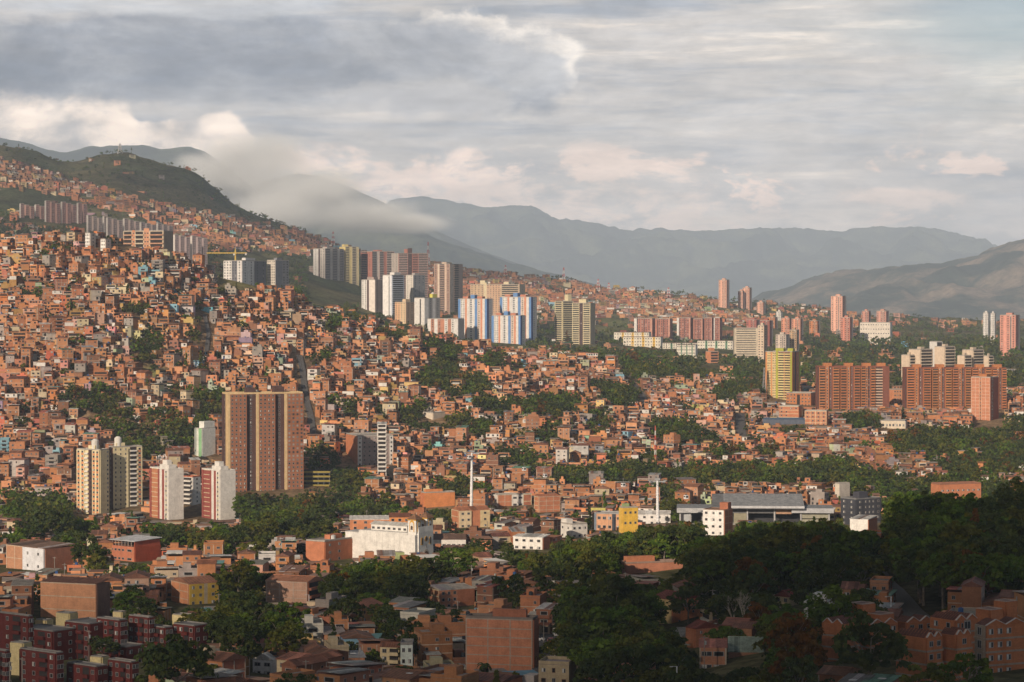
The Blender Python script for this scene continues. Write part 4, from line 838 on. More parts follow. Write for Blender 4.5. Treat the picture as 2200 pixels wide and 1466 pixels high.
def brick_estate():
    ob = (.42, .155, .065); cb = (.30, .25, .20)
    def unit(bx, sp, fr, lb, D, A, B, a=30, fh=2.9):
        b_ = bld('brick_apartment_block', lb, 'apartment building', bx, split=sp, front=fr, a=a, D=D, core=ob, A=A, B=B, fh=fh, roof='none', group='orange brick walk-up flats')
        nf = max(1, round(b_.h / fh))
        for f in ('A', 'B' if fr == 'L' else 'L'):
            for k in range(1, nf):
                z = b_.h * k / nf; b_.fb('floor_band', f, -.3, b_.flen(f) + .3, .36, .44, z - .2, z + .22, cb)
        n = max(2, int(b_.w / 5))
        for i in range(n):      # saw-tooth tile roofs with white capped gables
            x = -b_.w / 2 + (i + .5) * b_.w / n
            b_.cube('gable_wall', (x, 0, b_.h - .02), (b_.d + .2, b_.w / n, 1.3), ob, math.pi / 2, U_GABLE)
            b_.cube('roof', (x, .3, b_.h + .02), (b_.d - .6, b_.w / n, 1.2), (.13, .05, .035), math.pi / 2, U_PITCH)
            for sg in (-1, 1): link('gable_coping', U_WALL, b_.root, (x + sg * b_.w / n / 4, -b_.d / 2 - .02, b_.h + .72), (0, sg * math.atan(1.3 / (b_.w / n / 2)), 0), (b_.w / n * .56, .5, .12), (.55, .5, .47))
        return b_
    wf = lambda n, **k: (1, 'n', ob, dict({'n': n, 'ww': 1.3, 'wh': 1.35, 'spandrel': None}, **k))
    unit((2013, 2108, 1334, 1475), 2055, 'R', 'orange brick flats with glazed stair bay, left wing of the large block', 575, [(.35, 'n', ob, {'n': 2}), (.3, 'n', cb, {'n': 1, 'ww': 2.2, 'wh': 2.0, 'wk': 'frame'}), (.35, 'w', ob)], [wf(2)], 34)
    unit((2105, 2215, 1345, 1478), 2120, 'R', 'orange brick flats with rows of white blinds, cut by the right edge of the view', 555, [wf(3, wk='curtain'), (.5, 'w', ob)], [(1, 'n', cb, {'n': 1, 'ww': 1.6, 'wh': 2.0})], 25)
    unit((1940, 2030, 1372, 1475), 1992, 'R', 'orange brick flats in front of the glazed stair bay', 545, [wf(1), wf(1), ], [(1, 'w', ob)], 38)
    unit((2030, 2092, 1366, 1475), 2056, 'R', 'orange brick flats with a zigzag white coping, next to the stair bay', 548, [wf(1)], [(1, 'w', ob)], 36)
    unit((1773, 1852, 1342, 1435), 1812, 'L', 'orange brick flats with one rounded end, leftmost of the estate', 600, [(1, 'w', ob)], [(1, 'w', ob)], 40)
    unit((1850, 1935, 1343, 1432), 1872, 'R', 'orange brick flats with dishes on the roof, half hidden by a dark tree', 610, [(1, 'n', ob, {'n': 3})], [(1, 'w', ob)], 32)
    unit((1930, 2012, 1338, 1400), 1950, 'R', 'orange brick flats at the roadside behind the dark tree', 622, [(1, 'n', ob, {'n': 3})], [(1, 'w', ob)], 32)
    for (x0, x1, y0, D, lb) in ((1831, 1884, 1300, 615, 'rising at the left end of the estate'), (1866, 1925, 1322, 612, 'lower middle one of the estate'), (2106, 2160, 1312, 590, 'in the middle of the large block'), (2144, 2190, 1294, 596, 'tallest, with a rooftop dish')):
        bld('brick_stair_tower', 'square brick stair tower ' + lb, 'stair tower', (x0, x1, y0, y0 + 90), split=x0 + (x1 - x0) * .42, front='R', a=38, D=D, core=ob, A=[(1, 'w', ob)], B=[(1, 'w', ob)], roof='flat', rc=(.2, .12, .1), par=.2, pc=(.45, .35, .3), group='brick stair towers')
brick_estate()
# ================================================================ towers of the middle distance and beyond
def tw(label, box, split, front, a, A, B, core, nfl=None, D=None, extras=(), fh=2.75, cat='tower', name='apartment_tower', rc=CONC, group=None, depth=14):
    return bld(name, label, cat, box, split=split, front=front, a=a, A=A, B=B, core=core, nfl=nfl, D=D, extras=extras, fh=fh, rc=rc, group=group, depth=depth)
RD = (.44, .175, .07); RDD = (.20, .075, .05); PK = (.62, .34, .24); YG = (.36, .37, .05)
tw('yellow and lime green apartment tower with lime roof rooms', (1647, 1725, 757, 862), 1702, 'L', 20, [(5, 'w', (.55, .25, .10)), (11, 'n', (.66, .50, .24), {'n': 2}), (4, 'w', (.55, .25, .10)), (11, 'n', (.66, .50, .24), {'n': 2}), (6, 'w', YG, {'p': .8, 'up': 2}), (18, 'b', (.52, .22, .1), {'bc': (.72, .62, .3), 'bp': .7}), (18, 'b', (.45, .17, .09), {'bc': (.66, .52, .25), 'bp': .7}), (5, 'w', YG, {'p': .8})], [(3, 'n', RD, {'n': 1}), (2, 'x', DB, {'blank': 1}), (3, 'n', (.5, .2, .1), {'n': 1}), (1, 'w', YG)], RD, 20, 2080, [('room', -.1, .1, .3, .3, 3, YG), ('room', .3, .1, .2, .3, 3, YG)])
def redslab(label, xs, yt, yb, D, right):
    """row of joined red brick slabs: balcony strips, dark shafts and stair heads"""
    loc, yaw, w_, d_, h_, D = place(xs[0], xs[-1], yt, yb, D=D, a=0., depth=16)
    b_ = Bld('apartment_block', label, 'apartment building', loc, 0., w_, d_, h_, 'long red brick apartment blocks', False); b_.core(RDD)
    n = len(xs) - 1; s_ = F / D; spec = []
    for i in range(n):
        wd = xs[i + 1] - xs[i]
        if right and i == n - 1 and right == 'dark': spec += [(wd * .55, 'b', RDD, {'bc': (.55, .40, .3), 'bp': .4}), (wd * .45, 'w', RDD)]; continue  # last wing coloured darker to stand for its shade
        spec += [(wd * .06, 'x', DB, {'blank': 1}), (wd * .30, 'b', RD, {'bc': jit(RD, .12), 'bp': .9, 'p': 1.9}), (wd * .16, 'n', RD, {'n': 1, 'ww': 1.1, 'p': 1.5, 'up': 1.5}), (wd * .18, 'x', RDD, {'n': 1, 'ww': 1.2}), (wd * .30, 'b', RD, {'bc': jit(RD, .12), 'bp': .9, 'p': 1.9})]
    b_.bays('A', spec, nfl=16); b_.flatroof((.3, .14, .1), .8, RDD)
    for i in range(n): b_.rbox(((xs[i] + xs[i + 1]) / 2 - (xs[0] + xs[-1]) / 2) / s_, 0, 7, 7, 3.2, RD)
    b_.done()
redslab('long red brick block with four stair heads and a shade-coloured end beside the lime tower', [1757, 1803, 1848, 1880, 1911], 789, 872, 2000, 'dark')
redslab('longest red brick apartment block with five stair heads, behind the slim brick tower', [1945, 2000, 2044, 2086, 2130, 2162], 792, 874, 1990, None)
tw('slim red brick tower with pale floor and column lines', (2092, 2153, 812, 917), 2128, 'L', 34, [(.45, 'f', (.50, .21, .12), {'n': 2, 'bc': (.60, .42, .32)}), (.08, 'n', RD, {'n': 1}), (.47, 'f', (.50, .21, .12), {'n': 2, 'bc': (.60, .42, .32)})], [(.4, 'n', RDD, {'n': 1}), (.6, 'w', (.24, .065, .04))], RD, 15, 1880, [('room', 0, 0, .4, .5, 2.6, RD)])
be = (.52, .43, .33)
for (x0, x1, y0, lb) in ((1940, 1975, 764, 'lowest, at the near end'), (1957, 2008, 752, 'with a blank beige gable'), (2012, 2056, 746, 'with yellow netting on its middle'), (2060, 2090, 765, 'lower link between two taller ones'), (2072, 2118, 753, 'with a broad pale gable'), (2116, 2136, 766, 'at the far end of the row')):
    tw('beige concrete apartment block ' + lb, (x0, x1, y0, 800), x0 + (x1 - x0) * .4, 'R', 40, [(1, 'b', be, {'bc': (.58, .50, .40), 'bp': .9})], [(1, 'w', (.60, .49, .38))], be, None, 2240 + x0 % 17, [('room', .1, .1, .3, .3, 2.6, be)], name='apartment_block', cat='apartment building', group='beige concrete blocks')
WB = (.66, .64, .61); BL = (.12, .25, .50); DBL = (.05, .09, .25)
def bw(lb, bx, sp, D):
    st = [(1.2, 'w', BL), (2.2, 'n', WB, {'n': 2, 'ww': 1.1}), (1, 'w', (.60, .26, .15)), (1.3, 'w', WB, {'p': .8}), (1.4, 'n', (.62, .62, .62), {'n': 1, 'ww': 2.0, 'wh': 1.6}), (1.2, 'w', WB, {'p': .8}), (1.2, 'w', BL, {'p': .7}), (1.6, 'n', (.62, .5, .42), {'n': 1, 'ww': 1.5}), (1., 'w', (.60, .26, .15)), (1.2, 'w', WB, {'p': .8}), (.9, 'w', BL)]
    tw(lb, bx, sp, 'L', 22, st, [(1, 'w', DBL), (1.2, 'n', WB, {'n': 1}), (1, 'w', WB)], WB, None, D, [('room', -.3, 0, .18, .5, 3.4, (.5, .2, .12)), ('room', -.05, 0, .14, .5, 5.5, BL), ('room', .2, 0, .18, .5, 3.4, (.5, .2, .12))], group='blue and white striped towers')
bw('blue white and orange striped tower with its left half above the brick roofs', (984, 1058, 643, 728), 1046, 3060)
bw('blue white and orange striped tower standing highest of the three', (1074, 1153, 639, 726), 1141, 3080)
bw('blue white and orange striped tower in front of the other two, lower set', (1056, 1129, 679, 742), 1118, 2990)
tw('wide beige slab block with two roof rooms behind the striped towers', (1010, 1128, 612, 700), 1116, 'L', 18, [(1.6, 'n', (.52, .38, .25), {'n': 4, 'ww': 1.4}), (.3, 'w', CREAM, {'up': 3}), (1.6, 'n', (.54, .36, .24), {'n': 5, 'ww': 1.4}), (2.2, 'b', (.50, .38, .26), {'bc': (.56, .46, .34)})], [(1, 'n', (.5, .4, .28), {'n': 1})], (.5, .4, .28), None, 3350, [('room', -.28, 0, .1, .5, 6, CREAM), ('room', .2, 0, .1, .5, 4, CREAM)])
ye = (.62, .54, .34)
tw('pale cream stepped apartment tower, left wing with balcony ends', (1193, 1232, 648, 712), 1208, 'R', 35, [(1, 'b', ye, {'bc': (.66, .58, .38), 'bp': .7})], [(1, 'b', ye, {'bc': (.66, .58, .38)})], ye, None, 3130, [('room', .35, 0, .3, .5, 9, ye)])
tw('pale cream stepped apartment tower, tallest wing above the wooded slope', (1230, 1279, 652, 742), 1268, 'L', 25, [(.4, 'b', ye, {'bc': (.68, .60, .40), 'bp': .7}), (.2, 'x', DB, {'n': 1}), (.4, 'b', ye, {'bc': (.68, .60, .40), 'bp': .7})], [(1, 'w', (.34, .29, .2))], ye, None, 3050, [('room', 0, 0, .4, .5, 5, ye)])
gy = (.42, .38, .35)
tw('tall grey apartment tower with white edge, left of the yellow tinted pair', (672, 735, 535, 655), 698, 'L', 35, [(.45, 'n', (.60, .58, .55), {'n': 1, 'ww': 1.0}), (.15, 'x', DB, {'n': 1}), (.4, 'n', (.5, .46, .42), {'n': 2})], [(.3, 'b', gy, {'bc': (.30, .27, .26)}), (.1, 'w', (.5, .47, .43)), (.3, 'b', gy, {'bc': (.26, .24, .24)}), (.1, 'w', (.5, .47, .43)), (.25, 'b', gy, {'bc': (.26, .24, .24)})], gy, 34, 3560, [('room', 0, 0, .4, .4, 3, gy)])
tw('tall yellow tinted concrete tower joined to the grey one', (728, 770, 531, 650), 742, 'R', 30, [(.3, 'b', (.5, .42, .24), {'bc': (.52, .44, .24)}), (.2, 'w', (.6, .50, .24)), (.3, 'b', gy, {'bc': (.40, .36, .26)}), (.2, 'w', (.55, .47, .28))], [(1, 'n', (.64, .52, .2), {'n': 1})], (.5, .42, .24), 34, 3600, [('room', -.3, 0, .3, .4, 4, (.62, .5, .2))])
tw('low grey slab peeping out beside the tall grey tower', (664, 674, 573, 640), None, 'L', 0, [(1, 'n', (.45, .36, .32), {'n': 3})], (), gy, None, 3640)
rr_ = (.38, .16, .12)
tw('red and grey balcony tower, left of the red pair', (773, 846, 541, 660), 800, 'R', 30, [(.2, 'b', DB, {'bc': (.2, .19, .19)}), (.12, 'w', (.5, .44, .4)), (.2, 'b', rr_, {'bc': (.30, .28, .28)}), (.12, 'w', rr_), (.36, 'b', rr_, {'bc': (.5, .45, .42), 'bp': .8})], [(.6, 'b', rr_, {'bc': rr_}), (.4, 'n', rr_, {'n': 1})], rr_, 32, 3620, [('room', 0, 0, .2, .4, 3, rr_)])
tw('red and white banded tower with a dark shaft, right of the red pair', (840, 919, 545, 662), 856, 'R', 25, [(.32, 'b', rr_, {'bc': (.55, .40, .35), 'bp': .8}), (.14, 'x', DB, {'n': 1, 'up': 8}), (.2, 'b', rr_, {'bc': (.52, .24, .18)}), (.34, 'b', rr_, {'bc': (.48, .36, .32), 'bp': .8})], [(1, 'n', (.45, .40, .36), {'n': 2})], rr_, 32, 3600, [('room', -.08, 0, .14, .4, 7, rr_)])
tw('brown ribbed tower beside the red pair', (932, 993, 568, 668), 966, 'L', 28, [(.25, 'n', (.34, .22, .17), {'n': 1}), (.12, 'w', (.62, .52, .42)), (.35, 'b', (.32, .2, .16), {'bc': (.42, .30, .24)}), (.13, 'w', (.55, .42, .33)), (.2, 'n', (.34, .22, .17), {'n': 1})], [(.3, 'w', (.6, .48, .38)), (.4, 'b', (.3, .2, .16), {'bc': (.4, .29, .22)}), (.3, 'w', (.42, .30, .24))], (.36, .25, .2), 28, 3420, [('room', -.1, 0, .3, .4, 3, (.5, .38, .28))])
tw('white and tan tower with a blank side at the foot of the red pair', (776, 822, 602, 672), 806, 'L', 35, [(.4, 'n', WB, {'n': 2}), (.15, 'x', DB, {'blank': 1}), (.45, 'w', (.72, .66, .60))], [(1, 'n', (.34, .27, .24), {'n': 2})], WB, None, 3120, [('room', 0, 0, .5, .5, 4, (.35, .27, .24))])
tw('bright white tower with blue grey side, tallest of the white cluster', (822, 866, 592, 676), 842, 'L', 35, [(.65, 'w', (.76, .75, .73)), (.12, 's', WB), (.23, 'w', (.7, .72, .76))], [(1, 'b', (.42, .47, .55), {'bc': (.60, .63, .68)})], WB, None, 3100, [('room', .2, 0, .5, .5, 4, WB)])
tw('grey white tower with a slate side, right of the white cluster', (872, 912, 592, 655), 888, 'L', 40, [(1, 'n', (.60, .56, .50), {'n': 2, 'ww': .9})], [(1, 'n', (.26, .26, .27), {'n': 3})], gy, None, 3160, [('room', 0, 0, .4, .4, 3, gy)])
tw('white striped tower with a yellow roof room', (890, 944, 641, 693), 912, 'L', 38, [(.5, 'w', WB), (.2, 's', WB), (.3, 'w', WB)], [(.25, 'w', WB), (.25, 'n', (.3, .29, .28), {'n': 1}), (.2, 'w', WB), (.3, 'n', (.32, .3, .28), {'n': 1})], WB, None, 2960, [('room', .3, .2, .3, .3, 5, (.6, .55, .1))])
tw('peach and cream low tower at the foot of the white ones', (848, 896, 650, 690), 872, 'L', 38, [(.5, 'n', (.64, .40, .24), {'n': 2}), (.5, 'n', (.66, .50, .32), {'n': 2})], [(1, 'n', (.45, .32, .22), {'n': 3})], (.6, .42, .28), None, 2980, [('room', 0, 0, .3, .4, 4, (.66, .5, .32))])
tw('long low block striped white and brick beside the striped towers', (918, 996, 686, 714), 984, 'L', 15, [(1, 'w', WB), (1, 'n', (.42, .2, .13), {'n': 1}), (1, 'w', WB), (1, 'n', (.42, .2, .13), {'n': 1}), (1, 'w', (.5, .22, .13)), (1, 'n', WB, {'n': 1}), (1, 'w', (.42, .2, .13)), (1, 'n', WB, {'n': 1}), (1, 'w', WB)], [(1, 'w', gy)], WB, None, 2920, name='apartment_block', cat='apartment building')
wg = (.62, .60, .58)
tw('white and slate tower under a yellow crane', (478, 564, 561, 608), 520, 'L', 30, [(.45, 'n', WB, {'n': 3}), (.3, 'n', (.16, .16, .18), {'n': 2}), (.25, 'n', wg, {'n': 1})], [(.5, 'n', WB, {'n': 2}), (.5, 'n', (.15, .15, .17), {'n': 2})], wg, None, 2480, [('room', .2, 0, .2, .4, 3.4, wg)])
tw('cream and slate tower behind the brick houses, near the crane', (573, 617, 560, 608), 592, 'L', 35, [(1, 'n', (.56, .51, .44), {'n': 4, 'ww': 1.2})], [(.5, 'w', (.16, .17, .20)), (.5, 'n', (.22, .22, .24), {'n': 2})], wg, None, 2520, [('room', 0, 0, .4, .4, 3, (.2, .2, .22))])
tw('half finished beige concrete block crowning the brick hillside', (262, 365, 497, 532), 352, 'L', 15, [(1, 'b', (.56, .46, .33), {'bc': (.5, .30, .2)}), (.3, 'n', (.55, .25, .14), {'n': 1, 'up': 1}), (1, 'b', (.56, .46, .33), {'bc': (.56, .48, .36)}), (.6, 'n', (.54, .28, .17), {'n': 2, 'up': 2.5}), (1.6, 'b', (.56, .46, .33), {'bc': (.5, .28, .18)})], [(1, 'w', (.3, .24, .18))], (.5, .42, .32), 6, 1985, name='apartment_block', cat='apartment building')
for (x0, x1, y0, y1, lb) in ((183, 203, 502, 525, 'white plastered house with three window rows at the top of the brick hill'), (216, 236, 515, 532, 'smaller white plastered house at the top of the brick hill')):
    tw(lb, (x0, x1, y0, y1), x0 + 11, 'L', 30, [(1, 'n', (.74, .72, .68), {'n': 3})], [(1, 'n', (.6, .5, .42), {'n': 1})], WB, None, 1915, name='house', cat='house')
# right-hand middle distance
tn = (.56, .48, .37)
tw('beige office slab with continuous window bands', (1578, 1628, 706, 762), None, 'L', 0, [(1, 'b', tn, {'bc': (.60, .52, .40), 'bh': 1.4, 'bp': .3})], (), tn, 14, 2760, name='office_block', cat='office building')
tw('narrow tan tower against the beige office slab', (1629, 1650, 700, 768), 1641, 'L', 30, [(1, 'n', (.62, .50, .38), {'n': 2})], [(1, 'n', (.42, .30, .22), {'n': 1})], tn, None, 2640, [('room', 0, 0, .4, .4, 3, tn)])
for (x0, x1, y0, y1, D, c, lb) in ((1605, 1634, 688, 720, 3500, (.36, .12, .09), 'dark red tower behind the beige slab'), (1634, 1662, 690, 745, 3200, (.34, .11, .08), 'dark red tower touching the tan tower'), (1648, 1672, 682, 715, 3700, RD, 'red tower with orange tint behind the dark red ones'), (1668, 1682, 670, 700, 4000, (.64, .62, .58), 'white tower among the red ones'),
        (1680, 1703, 684, 726, 3400, (.56, .24, .15), 'salmon tower, first of a stepped pair'), (1702, 1727, 686, 728, 3380, (.58, .27, .18), 'salmon tower, second of a stepped pair'), (1697, 1718, 710, 752, 2900, (.40, .27, .16), 'ochre brown tower near the lime tower'), (1668, 1698, 720, 752, 2880, (.50, .42, .36), 'stepped grey and tan tower near the lime tower'),
        (1545, 1568, 602, 660, 4300, PK, 'tall pink ribbed tower alone on the skyline'), (1586, 1600, 626, 658, 4350, PK, 'lower pink wing of the skyline pair'), (1596, 1616, 619, 660, 4360, PK, 'pink skyline tower with a dark right edge'), (1787, 1820, 637, 694, 3600, (.66, .36, .27), 'broad pink apartment tower standing above the trees'),
        (1808, 1834, 683, 715, 3300, (.50, .2, .14), 'red tower with a white end in front of the broad pink one'), (1853, 1872, 669, 695, 3700, (.5, .24, .18), 'small red and white tower above the trees, near the white hospital'), (1885, 1912, 669, 696, 3690, (.5, .26, .2), 'small red and white tower with a cross shaped plan'), (2113, 2127, 673, 698, 3600, WB, 'white tower near the right edge of the city'),
        (2129, 2140, 674, 712, 3400, WB, 'slim white tower near the right edge of the city'), (2152, 2196, 678, 732, 2900, (.56, .26, .20), 'pink and white tower at the right edge of the city'), (1627, 1645, 650, 672, 4200, PK, 'low pink block on the skyline'), (1740, 1763, 690, 708, 3500, RD, 'orange block left of the broad pink tower')):
    wt = c[2] > .5
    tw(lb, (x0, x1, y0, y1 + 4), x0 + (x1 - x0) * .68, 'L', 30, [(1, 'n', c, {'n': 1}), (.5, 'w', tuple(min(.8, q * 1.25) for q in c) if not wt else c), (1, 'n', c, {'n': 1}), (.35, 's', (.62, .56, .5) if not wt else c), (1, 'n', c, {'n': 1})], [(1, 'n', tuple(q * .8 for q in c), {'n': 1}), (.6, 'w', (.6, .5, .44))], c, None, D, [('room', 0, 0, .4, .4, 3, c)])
sl_ = (.40, .17, .12)
for (x0, x1, y0, y1, lb) in ((1363, 1408, 685, 720, 'white edged red slab, first from the left in the row of slabs'), (1408, 1446, 686, 722, 'red slab, second from the left in the row of slabs'), (1455, 1490, 684, 722, 'white ended red slab, third from the left in the row'), (1490, 1516, 686, 730, 'red slab, fourth from the left in the row'), (1514, 1536, 684, 728, 'red slab, fifth from the left in the row'), (1534, 1553, 684, 734, 'white edged red slab, last on the right of the row')):
    wl = 'white' in lb
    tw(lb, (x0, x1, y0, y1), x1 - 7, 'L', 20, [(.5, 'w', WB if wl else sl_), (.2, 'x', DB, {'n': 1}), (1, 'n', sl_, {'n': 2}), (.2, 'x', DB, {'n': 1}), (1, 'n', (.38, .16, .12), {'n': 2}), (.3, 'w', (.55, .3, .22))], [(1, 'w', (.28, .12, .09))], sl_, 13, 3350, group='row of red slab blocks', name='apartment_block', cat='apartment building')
for (x0, x1, y0, y1, D, lb, st) in ((1320, 1400, 715, 726, 3200, 'upper row of white and yellow terraced flats', 0), (1340, 1425, 725, 745, 3080, 'lower row of white and yellow terraced flats', 0), (1425, 1505, 738, 752, 3000, 'white and green terraced flats, nearer row', 1), (1500, 1580, 733, 758, 2960, 'white and green terraced flats beside the beige slab', 1), (1455, 1500, 742, 762, 2900, 'white gabled flats in front of the green ones', 1)):
    ac = (.62, .38, .06) if not st else (.10, .22, .14); sp_ = []
    for q in range(7): sp_ += [(1, 'n', (.68, .64, .54), {'n': 1}), (.8, 'n', ac if q % 2 else (.6, .56, .48), {'n': 1})]
    tw(lb, (x0, x1, y0, y1), x1 - 6, 'L', 15, sp_, (), WB, 4, D, rc=(.12, .08, .07), name='terraced_flats', cat='apartment building')
tw('long white hospital like block with striped balconies above the trees', (1850, 1922, 694, 715), 1912, 'L', 15, [(1, 'n', (.66, .60, .52), {'n': 12})], (), WB, 5, 3350, name='office_block', cat='building')
tw('orange pyramid stepped brick block alone in the trees', (1518, 1544, 756, 790), 1526, 'R', 25, [(1, 'b', (.58, .26, .14), {'bc': (.60, .28, .16)})], (), OR, 6, 2620, [('room', -.1, 0, .5, .5, 4, OR)], name='apartment_block', cat='apartment building')
tw('white modern villa block on the hill above the beige row', (2001, 2026, 735, 762), 2012, 'R', 30, [(1, 'b', WB, {'bc': WB})], (), WB, 4, 2500, name='villa', cat='villa')
tw('orange walk-up between the two long red blocks', (1912, 1944, 838, 868), 1920, 'R', 20, [(1, 'n', (.60, .28, .14), {'n': 4})], (), OR, 4, None, name='apartment_block', cat='apartment building')
tw('terracotta stepped flats at the foot of the lime tower', (1692, 1760, 846, 872), 1742, 'L', 20, [(.4, 'n', RD, {'n': 3}), (.2, 's', RD), (.4, 'n', RD, {'n': 3})], (), RD, 4, None, name='apartment_block', cat='apartment building')
tw('terracotta stepped flats at the foot of the red slabs', (1765, 1838, 848, 876), 1820, 'L', 20, [(.3, 'n', RD, {'n': 2}), (.4, 'n', (.55, .24, .14), {'n': 3}), (.3, 'n', RD, {'n': 2})], (), RD, 4, None, name='apartment_block', cat='apartment building')
tw('framed brick apartment block behind the roofs of the flat quarter', (1731, 1782, 884, 914), 1776, 'L', 15, [(1, 'f', BK, {'n': 4, 'win': .9})], (), BK, 4, None, name='brick_building', cat='building')
tw('brick apartment block with a long window row beside the framed one', (1676, 1725, 874, 902), 1716, 'L', 18, [(1, 'f', BK, {'n': 4, 'win': .8, 'cols': 0})], (), BK, 4, None, name='brick_building', cat='building')
tw('pale chapel like building with an arcade and grey roof', (1890, 1955, 905, 922), 1945, 'L', 15, [(1, 'n', (.62, .54, .42), {'n': 8, 'ww': 1.4, 'wh': 1.8})], (), WB, 1, None, name='chapel', cat='church', rc=GREY)
tw('low blue roofed market hall among the brick houses', (1640, 1735, 902, 912), 1730, 'L', 6, [(1, 'w', (.10, .12, .16))], (), GREY, 1, None, name='market_hall', cat='hall', rc=(.06, .10, .16))
tw('pale gabled warehouse on the wooded bank', (908, 955, 888, 905), 930, 'L', 40, [(1, 'w', (.60, .52, .42))], [(1, 'w', (.6, .52, .42))], tn, 2, None, name='warehouse', cat='warehouse')
# distant housing estate, upper left
k_ = 0
est = []
for (x0, x1, yt, yb, D, n, c, nm) in ((-8, 94, 408, 450, 3950, 9, (.42, .25, .22), 'rear row'), (42, 96, 438, 476, 3560, 5, (.44, .26, .22), 'middle row'), (96, 188, 432, 482, 3500, 8, (.43, .25, .22), 'near row'), (186, 232, 463, 496, 3350, 4, (.40, .32, .29), 'grey and brick row'), (228, 300, 468, 506, 3280, 6, (.40, .31, .29), 'lower grey row'), (300, 372, 478, 512, 3220, 6, (.36, .29, .28), 'shaded row'), (372, 446, 505, 538, 2900, 6, (.33, .26, .26), 'last shaded row')):
    wd = (x1 - x0) / n
    for i in range(n):
        ord_ = ('first', 'second', 'third', 'fourth', 'fifth', 'sixth', 'seventh', 'eighth', 'ninth')[i]
        a0 = x0 + i * wd; yt_ = yt + (i % 3) * 2.2 + i * .8
        tw('dusty pink slab tower, %s from the left in the %s of the far estate' % (ord_, nm) if c[0] > .41 else 'grey brown slab tower, %s from the left in the %s uphill' % (ord_, nm), (a0, a0 + wd - .6, yt_, yb), a0 + wd * .35, 'R', 35,
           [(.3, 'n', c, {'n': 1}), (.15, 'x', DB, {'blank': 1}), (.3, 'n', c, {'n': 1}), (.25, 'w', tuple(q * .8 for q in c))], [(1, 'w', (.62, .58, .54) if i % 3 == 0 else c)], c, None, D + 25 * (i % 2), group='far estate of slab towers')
# ================================================================ roads
def road(name, label, pts, width):
    P_ = []
    for (px, py) in pts:
        D = hit(px, py); P_.append(((px - 1100) / F * D, D))
    P2_ = []
    for (a, b_) in zip(P_[:-1], P_[1:]):
        n = max(2, int(math.dist(a, b_) / 5))
        for i in range(n): P2_.append((a[0] + (b_[0] - a[0]) * i / n, a[1] + (b_[1] - a[1]) * i / n))
    P2_.append(P_[-1]); Q = np.array(P2_); t = np.gradient(Q, axis=0); t /= np.linalg.norm(t, axis=1, keepdims=True); nrm = np.stack([-t[:, 1], t[:, 0]], 1)
    offs = np.array([-.5, -.25, 0, .25, .5]) * width; X = Q[:, 0][:, None] + nrm[:, 0][:, None] * offs; Y = Q[:, 1][:, None] + nrm[:, 1][:, None] * offs
    Z = np.maximum.reduce([T(X, Y), T(Q[:, 0], Q[:, 1])[:, None] * np.ones_like(X)]) + .35
    tag(link(name, gridmesh(name, X, Y, Z, None, [M_ROAD])), label, kind='structure'); return Q
ROADS = [road('road', 'grey avenue bending through the dark trees', [(1880, 1228), (1893, 1250), (1920, 1275), (1955, 1318), (1990, 1345)], 7),
         road('road', 'busy street with cars beside the tall brick wall', [(1186, 1366), (1196, 1400), (1190, 1440), (1205, 1466)], 13),
         road('road', 'steep street climbing through the brick houses', [(676, 960), (668, 900), (655, 850), (650, 800), (643, 765)], 4.5),
         road('road', 'steep street in the middle of the brick quarter', [(1395, 880), (1380, 850), (1350, 815), (1330, 795)], 5.5),
         road('road', 'dark street cut between low brick houses', [(1600, 955), (1592, 925), (1590, 890)], 7),
         road('road', 'street between brick rows on the left hillside', [(444, 760), (448, 720), (440, 680)], 3.)]
